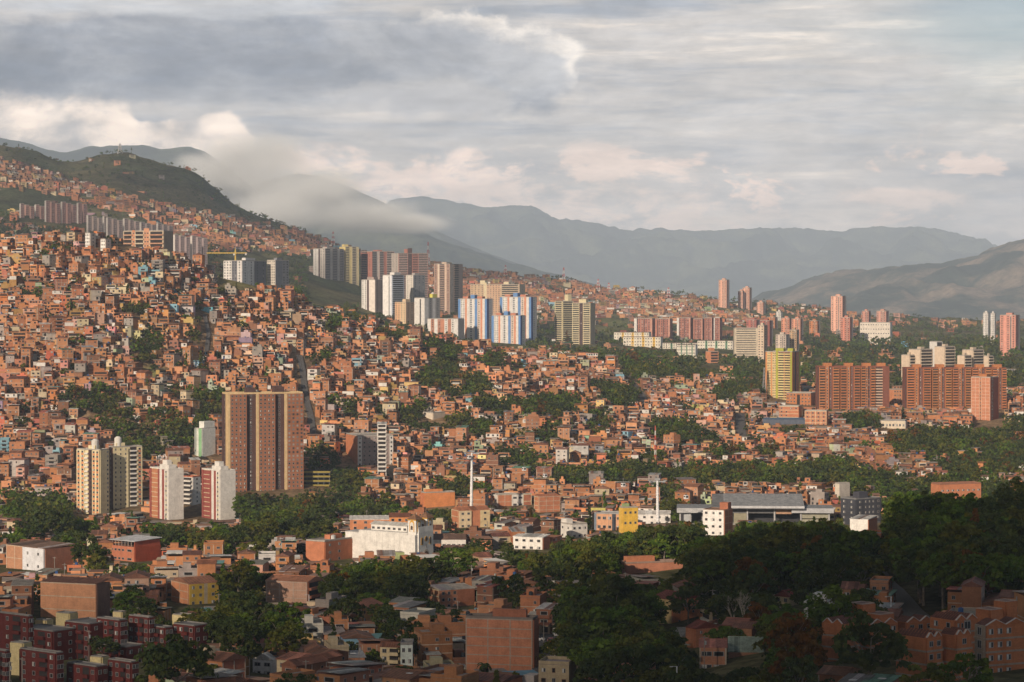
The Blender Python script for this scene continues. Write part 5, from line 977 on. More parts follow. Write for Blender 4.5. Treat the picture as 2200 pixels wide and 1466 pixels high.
# ================================================================ where trees grow and where houses stand
TE = [(1600,1530,230,80),(345,950,110,52),(205,872,72,26),(255,915,55,22),(313,752,30,26),(312,790,30,24),(300,676,32,13),(430,868,26,20),(440,800,16,22),(470,885,22,30),(440,905,24,26),(100,1128,82,30),(30,1095,40,16),(90,1085,75,14),(600,1075,100,28),(620,1120,110,32),(660,1165,60,24),(725,1040,70,38),
      (700,1085,90,40),(790,1120,45,16),(690,1010,40,30),(1000,842,58,22),(960,800,35,24),(900,905,48,24),(960,920,70,18),(1110,886,100,15),(1190,885,70,24),(1040,935,35,18),(1180,945,30,24),(1290,925,26,30),(1330,862,42,22),(1290,845,30,10),
      (1450,935,60,22),(1500,955,45,16),(1315,995,20,12),(1110,1000,60,16),(1000,1060,60,20),(960,1120,40,14),(1350,1035,110,22),(1480,1040,60,22),(1640,1035,150,22),(1790,1030,60,30),(1850,1045,110,22),(2000,1070,180,26),(1970,965,60,28),(2100,990,110,60),(2020,970,40,30),(2150,930,60,25),
      (1850,920,40,18),(1710,930,30,14),(1650,985,30,12),(1560,990,40,10),(1400,1000,30,10),(1240,1040,80,14),(1160,1030,50,12),(1430,1075,40,18),(1360,1160,60,18),(1450,1130,45,14),(1480,1160,60,20),(1640,1150,160,28),(1560,1190,200,40),(1760,1160,70,24),
      (2000,1160,220,60),(1500,1230,180,60),(1240,1230,130,50),(1080,1210,100,26),(980,1210,50,20),(885,1262,80,24),(760,1255,56,26),(740,1300,70,30),(820,1310,110,20),(600,1290,30,16),(510,1300,70,24),(410,1335,60,20),(300,1252,40,26),(230,1240,30,16),(370,1180,50,22),(480,1195,60,16),(140,1165,60,20),
      (380,1420,85,60),(500,1385,50,34),(290,1360,30,20),(220,1400,30,18),(2060,1250,170,80),(1900,1200,120,60),(1750,1250,120,70),(1600,1260,110,60),(1480,1280,60,60),(1320,1345,92,45),(1350,1420,170,70),(1295,1440,45,60),(1690,1370,80,70),(1600,1350,60,30),(1860,1430,90,70),(1990,1450,40,30),(2070,1460,120,30),(1740,1440,60,50),(1450,1360,60,40),(2140,1290,70,30),(1620,1460,80,30),
      (830,1380,20,14),(900,1440,20,16),(800,1430,20,12),(155,1210,14,14),(205,1320,12,12),(560,1175,40,12),(470,1160,20,12),(650,1100,60,20),(835,728,40,10),(930,752,30,10),(960,765,40,16),(1060,790,40,16),(930,825,30,30),(715,710,18,16),(690,780,16,14),(760,900,20,20),(720,880,14,18),(830,880,12,12),
      (1360,812,30,26),(1400,800,50,24),(1450,810,50,22),(1500,815,30,14),(1560,860,40,16),(1600,845,50,14),(140,820,20,8),(60,640,30,10),(480,640,14,9),(620,600,26,8),(560,700,14,10),(150,620,20,8),(230,590,16,8),(370,655,12,12),(130,545,30,8),(420,740,10,14),(530,860,14,10),(380,860,16,14)]
TEa = np.array(TE, float)
def landuse(px, py, D):
    """(chance of tree, chance of house) at a spot on the ground"""
    e = ((px - TEa[:, 0]) / TEa[:, 2]) ** 2 + ((py - TEa[:, 1]) / TEa[:, 3]) ** 2
    inside = e.min() < 1
    if D > 1500 and any(math.hypot((px - cx) / rx, (py - cy) / ry) < 1 for cx, cy, rx, ry in GZ): return .12, .03
    if D < 2200:
        if inside: return .92, .03
        return (.07, .92) if D > 1450 else (.16, .80)
    if D < 2900:
        if px < 650: return .35, .06
        if px < 1650: return .62, .10
        return .55, .09
    if px < 1650:
        up = np.interp(px, [0, 150, 300, 450, 560, 700, 850, 1000, 1200, 1400, 1640], [340, 386, 430, 457, 482, 515, 549, 572, 602, 632, 660])
        lo = np.interp(px, [0, 150, 300, 400, 560, 700, 850, 1000, 1200, 1400, 1640], [402, 425, 470, 545, 540, 560, 575, 660, 680, 695, 705])
        if py < up: return (.25, 0.01) if px < 560 else (.55, .12)
        if py < lo: return .07, .90
        return (.5, .22) if not (440 < px < 690) else (.6, .04)
    if py < 700: return .50, .34
    return .58, .12
placed = []          # (distance, kind, data)
def free(X, Y, r):
    for (fx, fy, fr) in FOOT:
        if (X - fx) ** 2 + (Y - fy) ** 2 < (r + fr) ** 2: return False
    return True
KA = np.array(KEEP); KA = KA[np.argsort(KA[:, 0])]
def clear(x0, x1, y0, y1, D, slack=0.):
    m = (KA[:, 4] > D - 10) & (KA[:, 0] < x1 - slack) & (KA[:, 1] > x0 + slack) & (KA[:, 2] < y1) & (KA[:, 3] > y0 + slack)
    return not m.any()
RQ = np.concatenate(ROADS)
def offroad(X, Y, r): return ((RQ[:, 0] - X) ** 2 + (RQ[:, 1] - Y) ** 2).min() > (r + 3.5) ** 2
D = 520.0; rnd = random.Random(11)
while D < 4620:
    near_ = D < 1500
    if D < 1500: step = rnd.uniform(8.5, 12.5)
    elif D < 2200: step = rnd.uniform(5.8, 8.0)
    elif D < 2950: step = rnd.uniform(16, 22)
    else: step = rnd.uniform(20, 26)
    hw = 1160 / F * D; X = -hw + rnd.uniform(0, 8); lastX = X
    while X < hw:
        wd = rnd.uniform(5.0, 9.5) if near_ else (rnd.choice((rnd.uniform(4.8, 8), rnd.uniform(5.5, 11))) if D < 2200 else (rnd.uniform(9, 16) if D < 2950 else rnd.uniform(8, 14)))
        Xc = X + wd / 2; Yc = D + rnd.uniform(-3, 3) * (1 if near_ else .8)
        z = float(T(Xc, Yc)); px, py = PX(Xc, Yc, z)
        pt, ph = landuse(px, py, Yc); q = rnd.random(); s_ = F / Yc
        if q < pt:
            pxh = px
            kk = rnd.random(); dense = pt > .5
            kind = ('broad' if kk < .5 else 'tall' if kk < .66 else 'small' if kk < .84 else 'spreading' if kk < .97 else 'cone') if dense else ('small' if kk < .6 else 'broad' if kk < .9 else 'cone')
            if D > 1300 and kind in ('spreading',): kind = 'broad'
            sc_ = rnd.uniform(.75, 1.3) * (1.0 if D < 1450 else .8 if D < 2200 else 1.0 if D < 3400 else .68)
            if px > 1250 and D < 1250 and dense: sc_ *= 1.25
            hh = TREES[(kind, 0)][4] * sc_; rx = TREES[(kind, 0)][3] * sc_ * .8
            for t_ in range(3):
                if clear(px - rx * s_, px + rx * s_, py - hh * s_, py, Yc, 2.): break
                sc_ *= .66; hh *= .66; rx *= .66
            else: sc_ = 0
            if sc_ and free(Xc, Yc, 1.5) and offroad(Xc, Yc, 1.):
                placed.append((Yc, 't', (Xc, Yc, z, kind, sc_, rnd.random() * 6.28, rnd.random())))
            X += wd * (.75 if dense else 1) if D < 2200 else wd * .8
        elif q < pt + ph:
            fl = rnd.choices((1, 2, 3, 4, 5), (.24, .44, .24, .07, .01))[0] if D > 1450 else rnd.choices((1, 2, 3, 4), (.34, .44, .19, .03))[0]
            if px > 1500 and D > 1450 and D < 2200: fl = min(fl, 3)
            if D > 2950: fl = rnd.choices((1, 2, 3), (.4, .45, .15))[0]
            dp = rnd.uniform(6, 9) if D > 1450 else rnd.uniform(8, 13)
            for t_ in range(3):
                hh = fl * 2.7 + .8
                ok = clear(px - wd * .55 * s_, px + wd * .55 * s_, py - hh * s_, py, Yc)
                if ok or fl == 1: break
                fl -= 1
            if ok and free(Xc, Yc, wd * .5) and offroad(Xc, Yc, wd * .55):
                placed.append((Yc, 'h', (Xc, Yc, z, wd, dp, fl, px, py)))
            X += wd * rnd.uniform(.96, 1.04)
        else: X += wd * .8
    D += step
# ---------------------------------------------------------------- which of them the photograph would show
placed.sort(key=lambda p: p[0])
MW, MH = 1100, 733; mask = np.zeros((MH, MW), bool)
allp = [(p[0], p[1], p[2]) for p in placed] + [(k[4], 'k', k) for k in KEEP]
allp.sort(key=lambda p: p[0])
vis = []
for (dd_, kd, da) in allp:
    if kd == 'k': x0, x1, y0, y1 = da[0], da[1], da[2], da[3]
    else:
        s_ = F / dd_; px, py = PX(da[0], da[1], da[2])
        if kd == 'h': hw_ = da[3] * .6 * s_; hh = (da[5] * 2.7 + .5) * s_; rf = da[4] * s_ * max(0, (CAMZ - da[2] - hh / s_)) / dd_; x0, x1, y0, y1 = px - hw_, px + hw_, py - hh - rf, py
        else:
            rx = TREES[(da[3], 0)][3] * da[4] * s_ * .85; x0, x1, y0, y1 = px - rx, px + rx, py - TREES[(da[3], 0)][4] * da[4] * s_, py
    a0, a1, b0, b1 = int(max(0, x0 / 2)), int(min(MW, x1 / 2 + 1)), int(max(0, y0 / 2)), int(min(MH, y1 / 2 + 1))
    if a1 <= a0 or b1 <= b0: n = 0
    else:
        sub = mask[b0:b1, a0:a1]; n = int((~sub).sum() * 4)
        if kd == 't': c0 = (b1 - b0) // 8; mask[b0 + c0:b1, a0 + (a1 - a0) // 8:a1 - (a1 - a0) // 8] = True
        else: mask[b0:b1, a0:a1] = True
    if kd != 'k' and n >= (10 if dd_ > 2200 else 14): vis.append((n, dd_, kd, da))
houses = sorted([v for v in vis if v[2] == 'h'], key=lambda v: -v[0]); trees = sorted([v for v in vis if v[2] == 't'], key=lambda v: -v[0])
# ---------------------------------------------------------------- naming by the nearest landmark
LM = [(192, 1104, 'the cream twin towers'), (407, 1115, 'the red and white towers'), (560, 1055, 'the tall brown tower'), (790, 1000, 'the white and grey block'), (850, 1180, 'the white church'), (1620, 1120, 'the metro station'), (1856, 1120, 'the charcoal block'),
      (1320, 1138, 'the peach and slate block'), (1176, 1100, 'the two column brick block'), (940, 1090, 'the bright orange block'), (1072, 1438, 'the tall beamed brick wall'), (410, 1298, 'the mustard block'), (150, 1330, 'the huge blind brick wall'), (282, 1205, 'the red brick school'),
      (70, 1225, 'the balcony corner house'), (705, 1206, 'the stepped terracotta building'), (625, 1298, 'the salmon pink block'), (970, 1304, 'the corrugated canopy house'), (1456, 1338, 'the yellow walled school'), (1535, 1440, 'the classroom block'), (1698, 1306, 'the steep red roof house'),
      (565, 1448, 'the small white gabled house'), (850, 1434, 'the outside stair house'), (90, 1440, 'the dark red flats'), (2080, 1440, 'the orange brick estate'), (1185, 1400, 'the busy street'), (1915, 1290, 'the bending avenue'), (1010, 1050, 'the orange block pylon'), (1414, 1105, 'the metro station pylon'),
      (1142, 1182, 'the curved pale roofs'), (1408, 990, 'the red and white mast'), (380, 1440, 'the biggest dark tree'), (345, 1000, 'the wooded ravine'), (1060, 1180, 'the grey concrete tower'), (2060, 1070, 'the strip windowed block'), (1812, 1078, 'the tall thin cream wall'), (2120, 915, 'the slim brick tower')]
ORD = ['', 'second ', 'third ', 'fourth ', 'fifth ', 'sixth ', 'seventh ', 'eighth ', 'ninth ', 'tenth ', 'eleventh ', 'twelfth ', 'thirteenth ', 'fourteenth ', 'fifteenth ', 'sixteenth ', 'seventeenth ', 'eighteenth ', 'nineteenth ', 'twentieth ', 'twenty-first ', 'twenty-second ', 'twenty-third ', 'twenty-fourth ', 'twenty-fifth ']
pend = {}
def note(o, desc, px, py, cat, group):
    d = [(math.hypot((px - a), (py - b_) * 1.6), t) for a, b_, t in LM]; d0, t0 = min(d)
    side = 'above' if False else None
    L0 = [l for l in LM if l[2] == t0][0]; dx_, dy_ = px - L0[0], py - L0[1]
    rel = ('left of' if dx_ < 0 else 'right of') if abs(dx_) > abs(dy_) * 1.2 else ('behind' if dy_ < 0 else 'in front of')
    pend.setdefault((desc, rel, t0), []).append((d0, o, cat, group))
def settle():
    for (desc, rel, t0), L in pend.items():
        L.sort(key=lambda q: q[0])
        for i, (_, o, cat, group) in enumerate(L):
            tail = '%s %s' % (rel, t0) if len(L) == 1 else '%s%s %s' % ((ORD[i] or 'first ') if i < len(ORD) else 'far ', rel, t0)
            tag(o, desc + ', ' + tail, cat, group)
# ---------------------------------------------------------------- the 300 houses that show largest
def wallcolour(rr, near):
    q = rr.random()
    if q < .76 + (.06 if not near else 0): c = rr.choice(BRICK); nm = 'brick'
    elif q < .815: c = (.62, .59, .54); nm = 'white'
    elif q < .868: c = (.55, .45, .30); nm = 'cream'
    elif q < .95: c = (.34, .30, .27); nm = 'grey'
    elif q < .965: c = (.55, .40, .16); nm = 'yellow'
    elif q < .972: c = (.22, .42, .52); nm = 'blue'
    elif q < .979: c = (.36, .43, .30); nm = 'green'
    else: c = (.56, .33, .25); nm = 'pink'
    k = rr.uniform(.78, 1.12) * (.86 if near else 1.); return tuple(min(.78, x * k * rr.uniform(.96, 1.04)) for x in c), nm
def yaw_at(X, Y, rr):
    k = vnoise(np.floor(X / 70. + .4 * math.sin(Y / 90.)) * 1.37 + .5, np.floor(Y / 110. + .4 * math.sin(X / 60.)) * 2.11 + .5, 71)
    return (float(k) - .5) * 1.25 - .10 + rr.uniform(-.05, .05) + (rr.uniform(-.35, .35) if rr.random() < .12 else 0)
def house(rr, X, Y, z, wd, dp, fl, px, py):
    h_ = fl * 2.65 + .3; yw = yaw_at(X, Y, rr); c, nm = wallcolour(rr, True); c2, _ = wallcolour(rr, True) if rr.random() < .3 else (tuple(q * rr.uniform(.75, 1.1) for q in c), nm)
    b_ = Bld('brick_house' if nm == 'brick' else 'house', None, None, (X, Y, z - 1.5), yw, wd, dp, h_ + 1.5); b_.mbm = 0
    H = b_.h; b_.cube('wall', (0, 0, H / 2 - .03), (wd, dp, H - .06), c2)
    front = [f for f in ('A', 'B' if yw < 0 else 'L')]
    bal = rr.random() < .25
    for f in front:
        L = b_.flen(f); n = max(1, int(L / rr.uniform(2.6, 3.8))); blank = f != 'A' and rr.random() < .5
        if f == 'A': b_.fb('front_wall', f, .02, L - .02, 0, .12, 0, H - .05, c)
        for k in range(fl):
            zb = 1.5 + k * 2.65
            if nm == 'brick' and rr.random() < .8: b_.fb('floor_band', f, .03, L - .03, .0, .2 if f == 'A' else .08, zb - .12, zb + .13, (.46, .36, .28))
            if blank: continue
            if f == 'A' and bal and k > 0:
                b_.fb('balcony', f, L * .08, L * .92, .15, 1.1, zb - .05, zb + .85, jit(c, .15)); b_.win(f, L * .5, zb + 1.6, L * .5, 1.3, 'hole', .12); continue
            for i in range(n):
                if rr.random() < .70: b_.win(f, (i + .5) * L / n, zb + 1.45, rr.uniform(.9, 1.5), rr.uniform(.9, 1.4), None, .12 if f == 'A' else .01, (.3, .2, .15))
        if nm == 'brick' and rr.random() < .4:
            for q in (.03, .97) + ((.5,) if L > 8 else ()): b_.fb('column', f, L * q - .15, L * q + .15, .0, .22 if f == 'A' else .1, .3, H - .2, (.46, .36, .28))
    q = rr.random()
    if q < .34:
        col = jit(rr.choice([TILE, (.22, .10, .065), (.15, .07, .05)]), .15); b_.pitched(col, rr.uniform(1.0, 1.8), .8, rr.choice('xy'), c2); rn = 'brown tile roof'
    elif q < .74:
        col = rr.choice([ZINC, GREY, (.20, .19, .18), (.30, .27, .24), (.62, .60, .57), (.40, .14, .11), (.28, .25, .22), (.30, .17, .13), (.16, .30, .23)]); rn = {(.62, .60, .57): 'white sheet roof', (.40, .14, .11): 'red sheet roof', (.16, .30, .23): 'green sheet roof'}.get(col, 'grey sheet roof'); b_.shed(jit(col, .15), rr.uniform(.5, 1.1), .8, flip=rr.random() < .5)
    else:
        b_.flatroof(jit((.26, .24, .22), .15), .8, c); rn = 'flat terrace roof'
        if rr.random() < .6: b_.rbox(rr.uniform(-.2, .2) * wd, .15 * dp, wd * .4, dp * .4, 2.3, c); rn = 'rooftop room'
    if rr.random() < .14 and q >= .74: b_.tank(rr.uniform(-.3, .3) * wd, -.1 * dp, .7, 1.3, z=H + .1, col=rr.choice([(.03, .04, .05), (.04, .10, .25)])); rn += ' and tank'
    if rr.random() < .55:      # lean-to room with its own sheet roof
        ew, ed, eh = wd * rr.uniform(.35, .6), rr.uniform(2.5, 4.5), max(2.2, H * rr.uniform(.35, .7)); ex = rr.uniform(-.5, .5) * (wd - ew); ey = -dp / 2 - ed / 2 + .1
        b_.cube('lean_to', (ex, ey, eh / 2), (ew, ed, eh), wallcolour(rr, True)[0]); b_.cube('lean_to_roof', (ex, ey, eh + .02), (ew + .6, ed + .5, .5), jit(rr.choice([ZINC, GREY, (.55, .54, .5), TILE, (.3, .27, .23)]), .2), 0., U_SHED)
        b_.cube('doorway', (ex + rr.uniform(-.2, .2) * ew, ey - ed / 2 - .03, eh - 1.3), (rr.uniform(.9, 2.2), .08, 1.9), ONE, 0., U_DARK)
    if rr.random() < .25 and q < .74: b_.cube('skylight', (rr.uniform(-.3, .3) * wd, -.22 * dp, H + rr.uniform(.7, 1.2)), (1.6, 1.2, .12), (.6, .6, .58))
    b_.done()
    st = {1: 'single storey', 2: 'two storey', 3: 'three storey', 4: 'four storey', 5: 'five storey'}[fl]
    note(b_.root, '%s %s house, %s' % (st, nm, rn), px, py, 'house', 'houses of the valley floor')
NH = 300
for i, (n, dd_, _, da) in enumerate(houses[:NH]): house(random.Random(1000 + i), *da)
# ---------------------------------------------------------------- all other houses, one mass
fb_ = MB(); rr = random.Random(5)
WINC = [(.028, .027, .03), (.028, .027, .03), (.05, .05, .055), (.35, .34, .32)]
def far_house(X, Y, z, wd, dp, fl, px, py):
    fl_h = 2.65; yw = yaw_at(X, Y, rr); c, nm = wallcolour(rr, False); far = Y > 2900; k = .82 if far else 1.
    k *= .90 + .34 * float(vnoise(X / 22., Y / 22., 31)); c = tuple(q * k for q in c); rc = rr.choice([(.24, .20, .17), (.30, .26, .22), (.26, .14, .09), (.18, .10, .07), (.30, .19, .14), tuple(q * .8 for q in c)]) if rr.random() < .94 else rr.choice([(.62, .61, .58), (.62, .61, .58), (.40, .15, .12), (.12, .26, .26)])
    parts = [(0, 0, wd, dp, fl)]
    if rr.random() < .5 and fl > 1: sp = rr.uniform(.35, .65); parts = [(-wd * (1 - sp) / 2, rr.uniform(0, .8), wd * sp, dp, fl), (wd * sp / 2, 0, wd * (1 - sp), dp, fl - 1)]
    ca, sa = math.cos(yw), math.sin(yw)
    for (ox, oy, w_, d_, f_) in parts:
        cx, cy = X + ox * ca - oy * sa, Y + ox * sa + oy * ca; h_ = f_ * fl_h + 5.0; z0 = z - 5.0
        cc = c if rr.random() < .7 else tuple(min(.8, q * rr.uniform(.7, 1.2)) for q in c)
        fb_.box(cx, cy, z0, w_, d_, h_, yw, cc, top=rc)
        rt = rr.random()
        if rt < .55: fb_.box(cx, cy, z0 + h_ + (.0 if rt < .3 else .6), w_ + .9, d_ + .9, .22, yw, rc)
        elif rt < .8:      # brick parapet on the terrace
            fb_.box(cx + (d_ / 2 - .1) * sa, cy - (d_ / 2 - .1) * ca, z0 + h_, w_, .2, .8, yw, cc)
            if rr.random() < .5: fb_.box(cx, cy, z0 + h_, w_ * .45, d_ * .4, 2.2, yw, cc, top=rc)
        if Y < 2300 and rr.random() < .1: fb_.box(cx + rr.uniform(-1, 1), cy, z0 + h_ + .2, 1.1, 1.1, 1.2, yw, rr.choice([(.03, .03, .04), (.03, .08, .22)]))
        sides = [(0., w_, d_ / 2)] + ([(-math.pi / 2 if yw > 0 else math.pi / 2, d_, w_ / 2)] if abs(yw) > .15 else [])
        for (ro, L, off) in sides:
            a = yw + ro; nx, ny = math.sin(a), -math.cos(a); tx, ty = math.cos(a), math.sin(a)
            white = rr.random() < .12 and ro == 0 and nm == 'brick'
            if white: fb_.box(cx + nx * (off + .05), cy + ny * (off + .05), z0 + 5 + (f_ - 1) * fl_h, L - .1, .1, fl_h - .1, a, (.62, .60, .56))
            for k in range(f_ + (1 if D > 1400 else 0)):
                zb = z0 + 5 + (f_ - 1 - k) * fl_h
                if zb < z - 2.8: break
                if rr.random() < .35 and not far: fb_.box(cx + nx * (off + .04), cy + ny * (off + .04), zb - .12, L, .1, .26, a, (.46, .38, .31))
                if far:
                    if rr.random() < .6: fb_.box(cx + nx * (off + .05), cy + ny * (off + .05), zb + .9, L * .5, .1, 1.2, a, (.05, .04, .04))
                    continue
                t_ = rr.random()
                if t_ < .24: # gallery with slab, its inner shade painted as a dark panel
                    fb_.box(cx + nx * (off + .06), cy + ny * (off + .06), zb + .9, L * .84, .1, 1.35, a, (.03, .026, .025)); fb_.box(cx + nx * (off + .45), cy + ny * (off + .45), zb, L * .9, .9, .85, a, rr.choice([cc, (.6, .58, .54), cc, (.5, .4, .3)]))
                elif t_ < .86:
                    n = max(1, int(L / rr.uniform(2.0, 3.4)))
                    for i in range(n):
                        if rr.random() < .72:
                            s = (i + .5) / n * L - L / 2 + rr.uniform(-.2, .2); ww = rr.uniform(1.0, 1.9)
                            fb_.box(cx + nx * (off + .05) + tx * s, cy + ny * (off + .05) + ty * s, zb + .85, ww, .12, rr.uniform(1.1, 1.55), a, rr.choice(WINC))
for (n, dd_, _, da) in houses[NH:]: far_house(*da)
V_ = np.array(fb_.v, np.float32); Fq = np.array(fb_.f, np.int32)
tag(link('hillside_houses', fast_mesh('hillside_houses', V_, Fq, np.array(fb_.c), [M_BAKED])), 'mass of small brick houses covering the hillsides', kind='stuff')
# ---------------------------------------------------------------- trees
TINT = {'broad': [((1., 1., 1.), 'dark green'), ((.8, .85, .85), 'blackish green'), ((1.6, 1.35, .9), 'olive green'), ((1.35, 1.6, .85), 'fresh green')], }
NT_ = 268
KN = {'broad': 'broad domed', 'tall': 'tall oval', 'small': 'small round', 'spreading': 'wide spreading', 'cone': 'slender conical'}
for i, (n, dd_, _, (X, Y, z, kind, s_, rot, q)) in enumerate(trees[:NT_]):
    tint, tn_ = TINT['broad'][min(3, int(q * 4))]
    if q > .965: tint, tn_ = (2.1, .75, .55), 'rust tinged'
    me, tr, h0, rx, hg = TREES[(kind, i % (2 if kind == 'cone' else 3))]
    r_ = bpy.data.objects.new('conifer_tree' if kind == 'cone' else 'broadleaf_tree', None); C.objects.link(r_); r_.location = (X, Y, z); r_.rotation_euler = (0, 0, rot); r_.scale = (s_, s_, s_)
    link('crown', me, r_, (0, 0, h0), 0., None, tint); link('trunk', tr, r_)
    px, py = PX(X, Y, z); note(r_, '%s %s tree' % (KN[kind], tn_), px, py, 'tree', 'trees of the valley')
for (px, py, D, kind, s_, q, lb) in ((1868, 1484, 535, 'broad', 1.62, .1, 'big dark round tree in front of the orange brick flats'), (378, 1492, 625, 'broad', 1.72, .35, 'biggest dark tree, beside the dark red flats'), (505, 1424, 690, 'tall', 1.1, .1, 'dark tree between the biggest tree and the small white gabled house'),
        (292, 1392, 745, 'broad', .72, .8, 'round tree in the yard of the dark red flats'), (222, 1425, 715, 'broad', .8, .1, 'dark tree in front of the yellow stair tower'), (1695, 1448, 590, 'broad', 1.35, .6, 'olive tree left of the orange brick flats'), (1562, 1368, 665, 'spreading', .72, .9, 'bright green flat topped tree beside the classroom block'), (520, 1338, 790, 'broad', 1.35, .1, 'wide dark tree right of the mustard block'),
        (455, 1345, 775, 'broad', .95, .9, 'domed green tree in front of the mustard block'), (400, 1342, 770, 'small', 1.5, .6, 'small dome tree below the mustard block'), (617, 1306, 822, 'broad', .78, .9, 'round pale green tree in front of the salmon pink block'), (108, 1158, 1180, 'broad', 1.95, .1, 'huge dark tree at the left below the hillside'), (60, 1140, 1230, 'broad', 1.3, .3, 'dark tree left of the huge one below the hillside'),
        (748, 1292, 860, 'broad', 1.3, .1, 'tall dark tree right of the salmon pink block'), (805, 1310, 835, 'broad', 1.0, .9, 'fresh green tree in the dark clump below the church'), (905, 1312, 830, 'spreading', 1.0, .35, 'wide dark tree left of the corrugated canopy house'), (212, 1338, 770, 'tall', .55, .6, 'narrow tree against the huge blind brick wall'), (285, 1272, 870, 'small', 1.5, .6, 'small tree below the red brick school'),
        (1292, 1470, 600, 'broad', 1.35, .1, 'dark tree beside the busy street, at the bottom edge'), (1350, 1480, 580, 'broad', 1.6, .35, 'dark tree at the bottom edge in the middle wood'), (1440, 1470, 600, 'broad', 1.2, .6, 'olive tree left of the classroom block'), (1990, 1500, 500, 'broad', 1.0, .6, 'olive tree at the bottom edge before the stair bay flats'), (2080, 1500, 505, 'small', 1.9, .9, 'green bushy tree at the bottom edge under the flats'),
        (1480, 1345, 760, 'broad', 1.1, .1, 'dark tree hugging the yellow walled school'), (1400, 1360, 740, 'broad', 1.1, .9, 'green tree left of the yellow school wall'), (1750, 1330, 720, 'broad', 1.2, .1, 'dark tree right of the steep red roof'), (975, 1190, 1020, 'cone', 1.0, .1, 'dark cypress right of the white church'), (1750, 1165, 1080, 'cone', 1.0, .1, 'dark pine before the terracotta roofs, right of the metro station'), (868, 1455, 665, 'broad', .7, .1, 'dark tree below the outside stair house'), (790, 1448, 680, 'small', 1.1, .1, 'dark bush tree left of the outside stair house')):
    X = (px - 1100) / F * D; z = min(float(T(X, D)), W(px, py, D)[2]) - .3; tint = TINT['broad'][min(3, int(q * 4))][0]
    me, tr, h0, rx, hg = TREES[(kind, 0 if kind == 'cone' else int(px) % 3)]
    r_ = bpy.data.objects.new('conifer_tree' if kind == 'cone' else 'broadleaf_tree', None); C.objects.link(r_); r_.location = (X, D, z); r_.scale = (s_,) * 3; r_.rotation_euler = (0, 0, px); tag(r_, lb, 'tree', 'trees of the valley')
    link('crown', me, r_, (0, 0, h0), 0., None, tint); link('trunk', tr, r_)
LOD = {}
for kind, (rx, rz, h0, sh) in {'broad': (6.2, 3.9, 2.8, 'round'), 'tall': (4.6, 5.2, 3., 'round'), 'small': (3., 2.3, 1.6, 'round'), 'spreading': (8.2, 2.6, 5., 'umbrella'), 'cone': (2.4, 6., 1.2, 'cone')}.items():
    LOD[kind] = [[crown_cloud((34, 24, 13)[lv], (14, 9, 6)[lv], rx, rz, (.62, .85, 1.35)[lv], 900 + j, shape=sh) for j in range(3)] for lv in (0, 1, 2)] + [h0]
VV, CC = [], []
for i, (n, dd_, _, (X, Y, z, kind, s_, rot, q)) in enumerate(trees[NT_:]):
    V0, _, c0 = LOD[kind][2 if dd_ > 2300 else 1 if dd_ > 1350 else 0][i % 3]; h0 = LOD[kind][3]
    ca, sa = math.cos(rot) * s_, math.sin(rot) * s_
    VV.append(np.stack([V0[:, 0] * ca - V0[:, 1] * sa + X, V0[:, 0] * sa + V0[:, 1] * ca + Y, (V0[:, 2] + h0 * .7) * s_ + z], -1))
    tint = np.array(TINT['broad'][min(3, int(q * 4))][0] if q < .965 else (2.0, .8, .6)); CC.append(c0 * tint)
V_ = np.concatenate(VV); CC = np.concatenate(CC)
tag(link('woodland', fast_mesh('woodland', V_, np.arange(len(V_)).reshape(-1, 4), CC, [M_LEAFB])), 'scattered trees and woods on the hillsides', kind='stuff')
rp = random.Random(77); npole = 0
while npole < 46:
    px, D = rp.uniform(0, 2200), rp.uniform(590, 1350)
    X = (px - 1100) / F * D
    if not free(X, D, 1.5): continue
    z = float(T(X, D)); _, py = PX(X, D, z); pt, ph = landuse(px, py, D)
    if pt > .5: continue
    r_ = bpy.data.objects.new('utility_pole', None); C.objects.link(r_); r_.location = (X, D, z); r_.rotation_euler = (0, 0, rp.uniform(-.6, .6)); hh = rp.uniform(8, 10.5)
    link('pole', U_WALL, r_, (0, 0, hh / 2 - .3), 0, (.22, .22, hh + .5), (.24, .22, .20)); link('crossarm', U_WALL, r_, (0, 0, hh - .5), 0., (1.8, .12, .14), (.3, .27, .24)); nm = 'pale concrete utility pole'
    if rp.random() < .4: link('transformer', U_TANK, r_, (.35, 0, hh - 2.4), 0, (.5, .5, .9), (.35, .36, .37)); nm += ' with transformer'
    note(r_, nm, px, py, 'utility pole', 'utility poles of the valley'); npole += 1
settle()
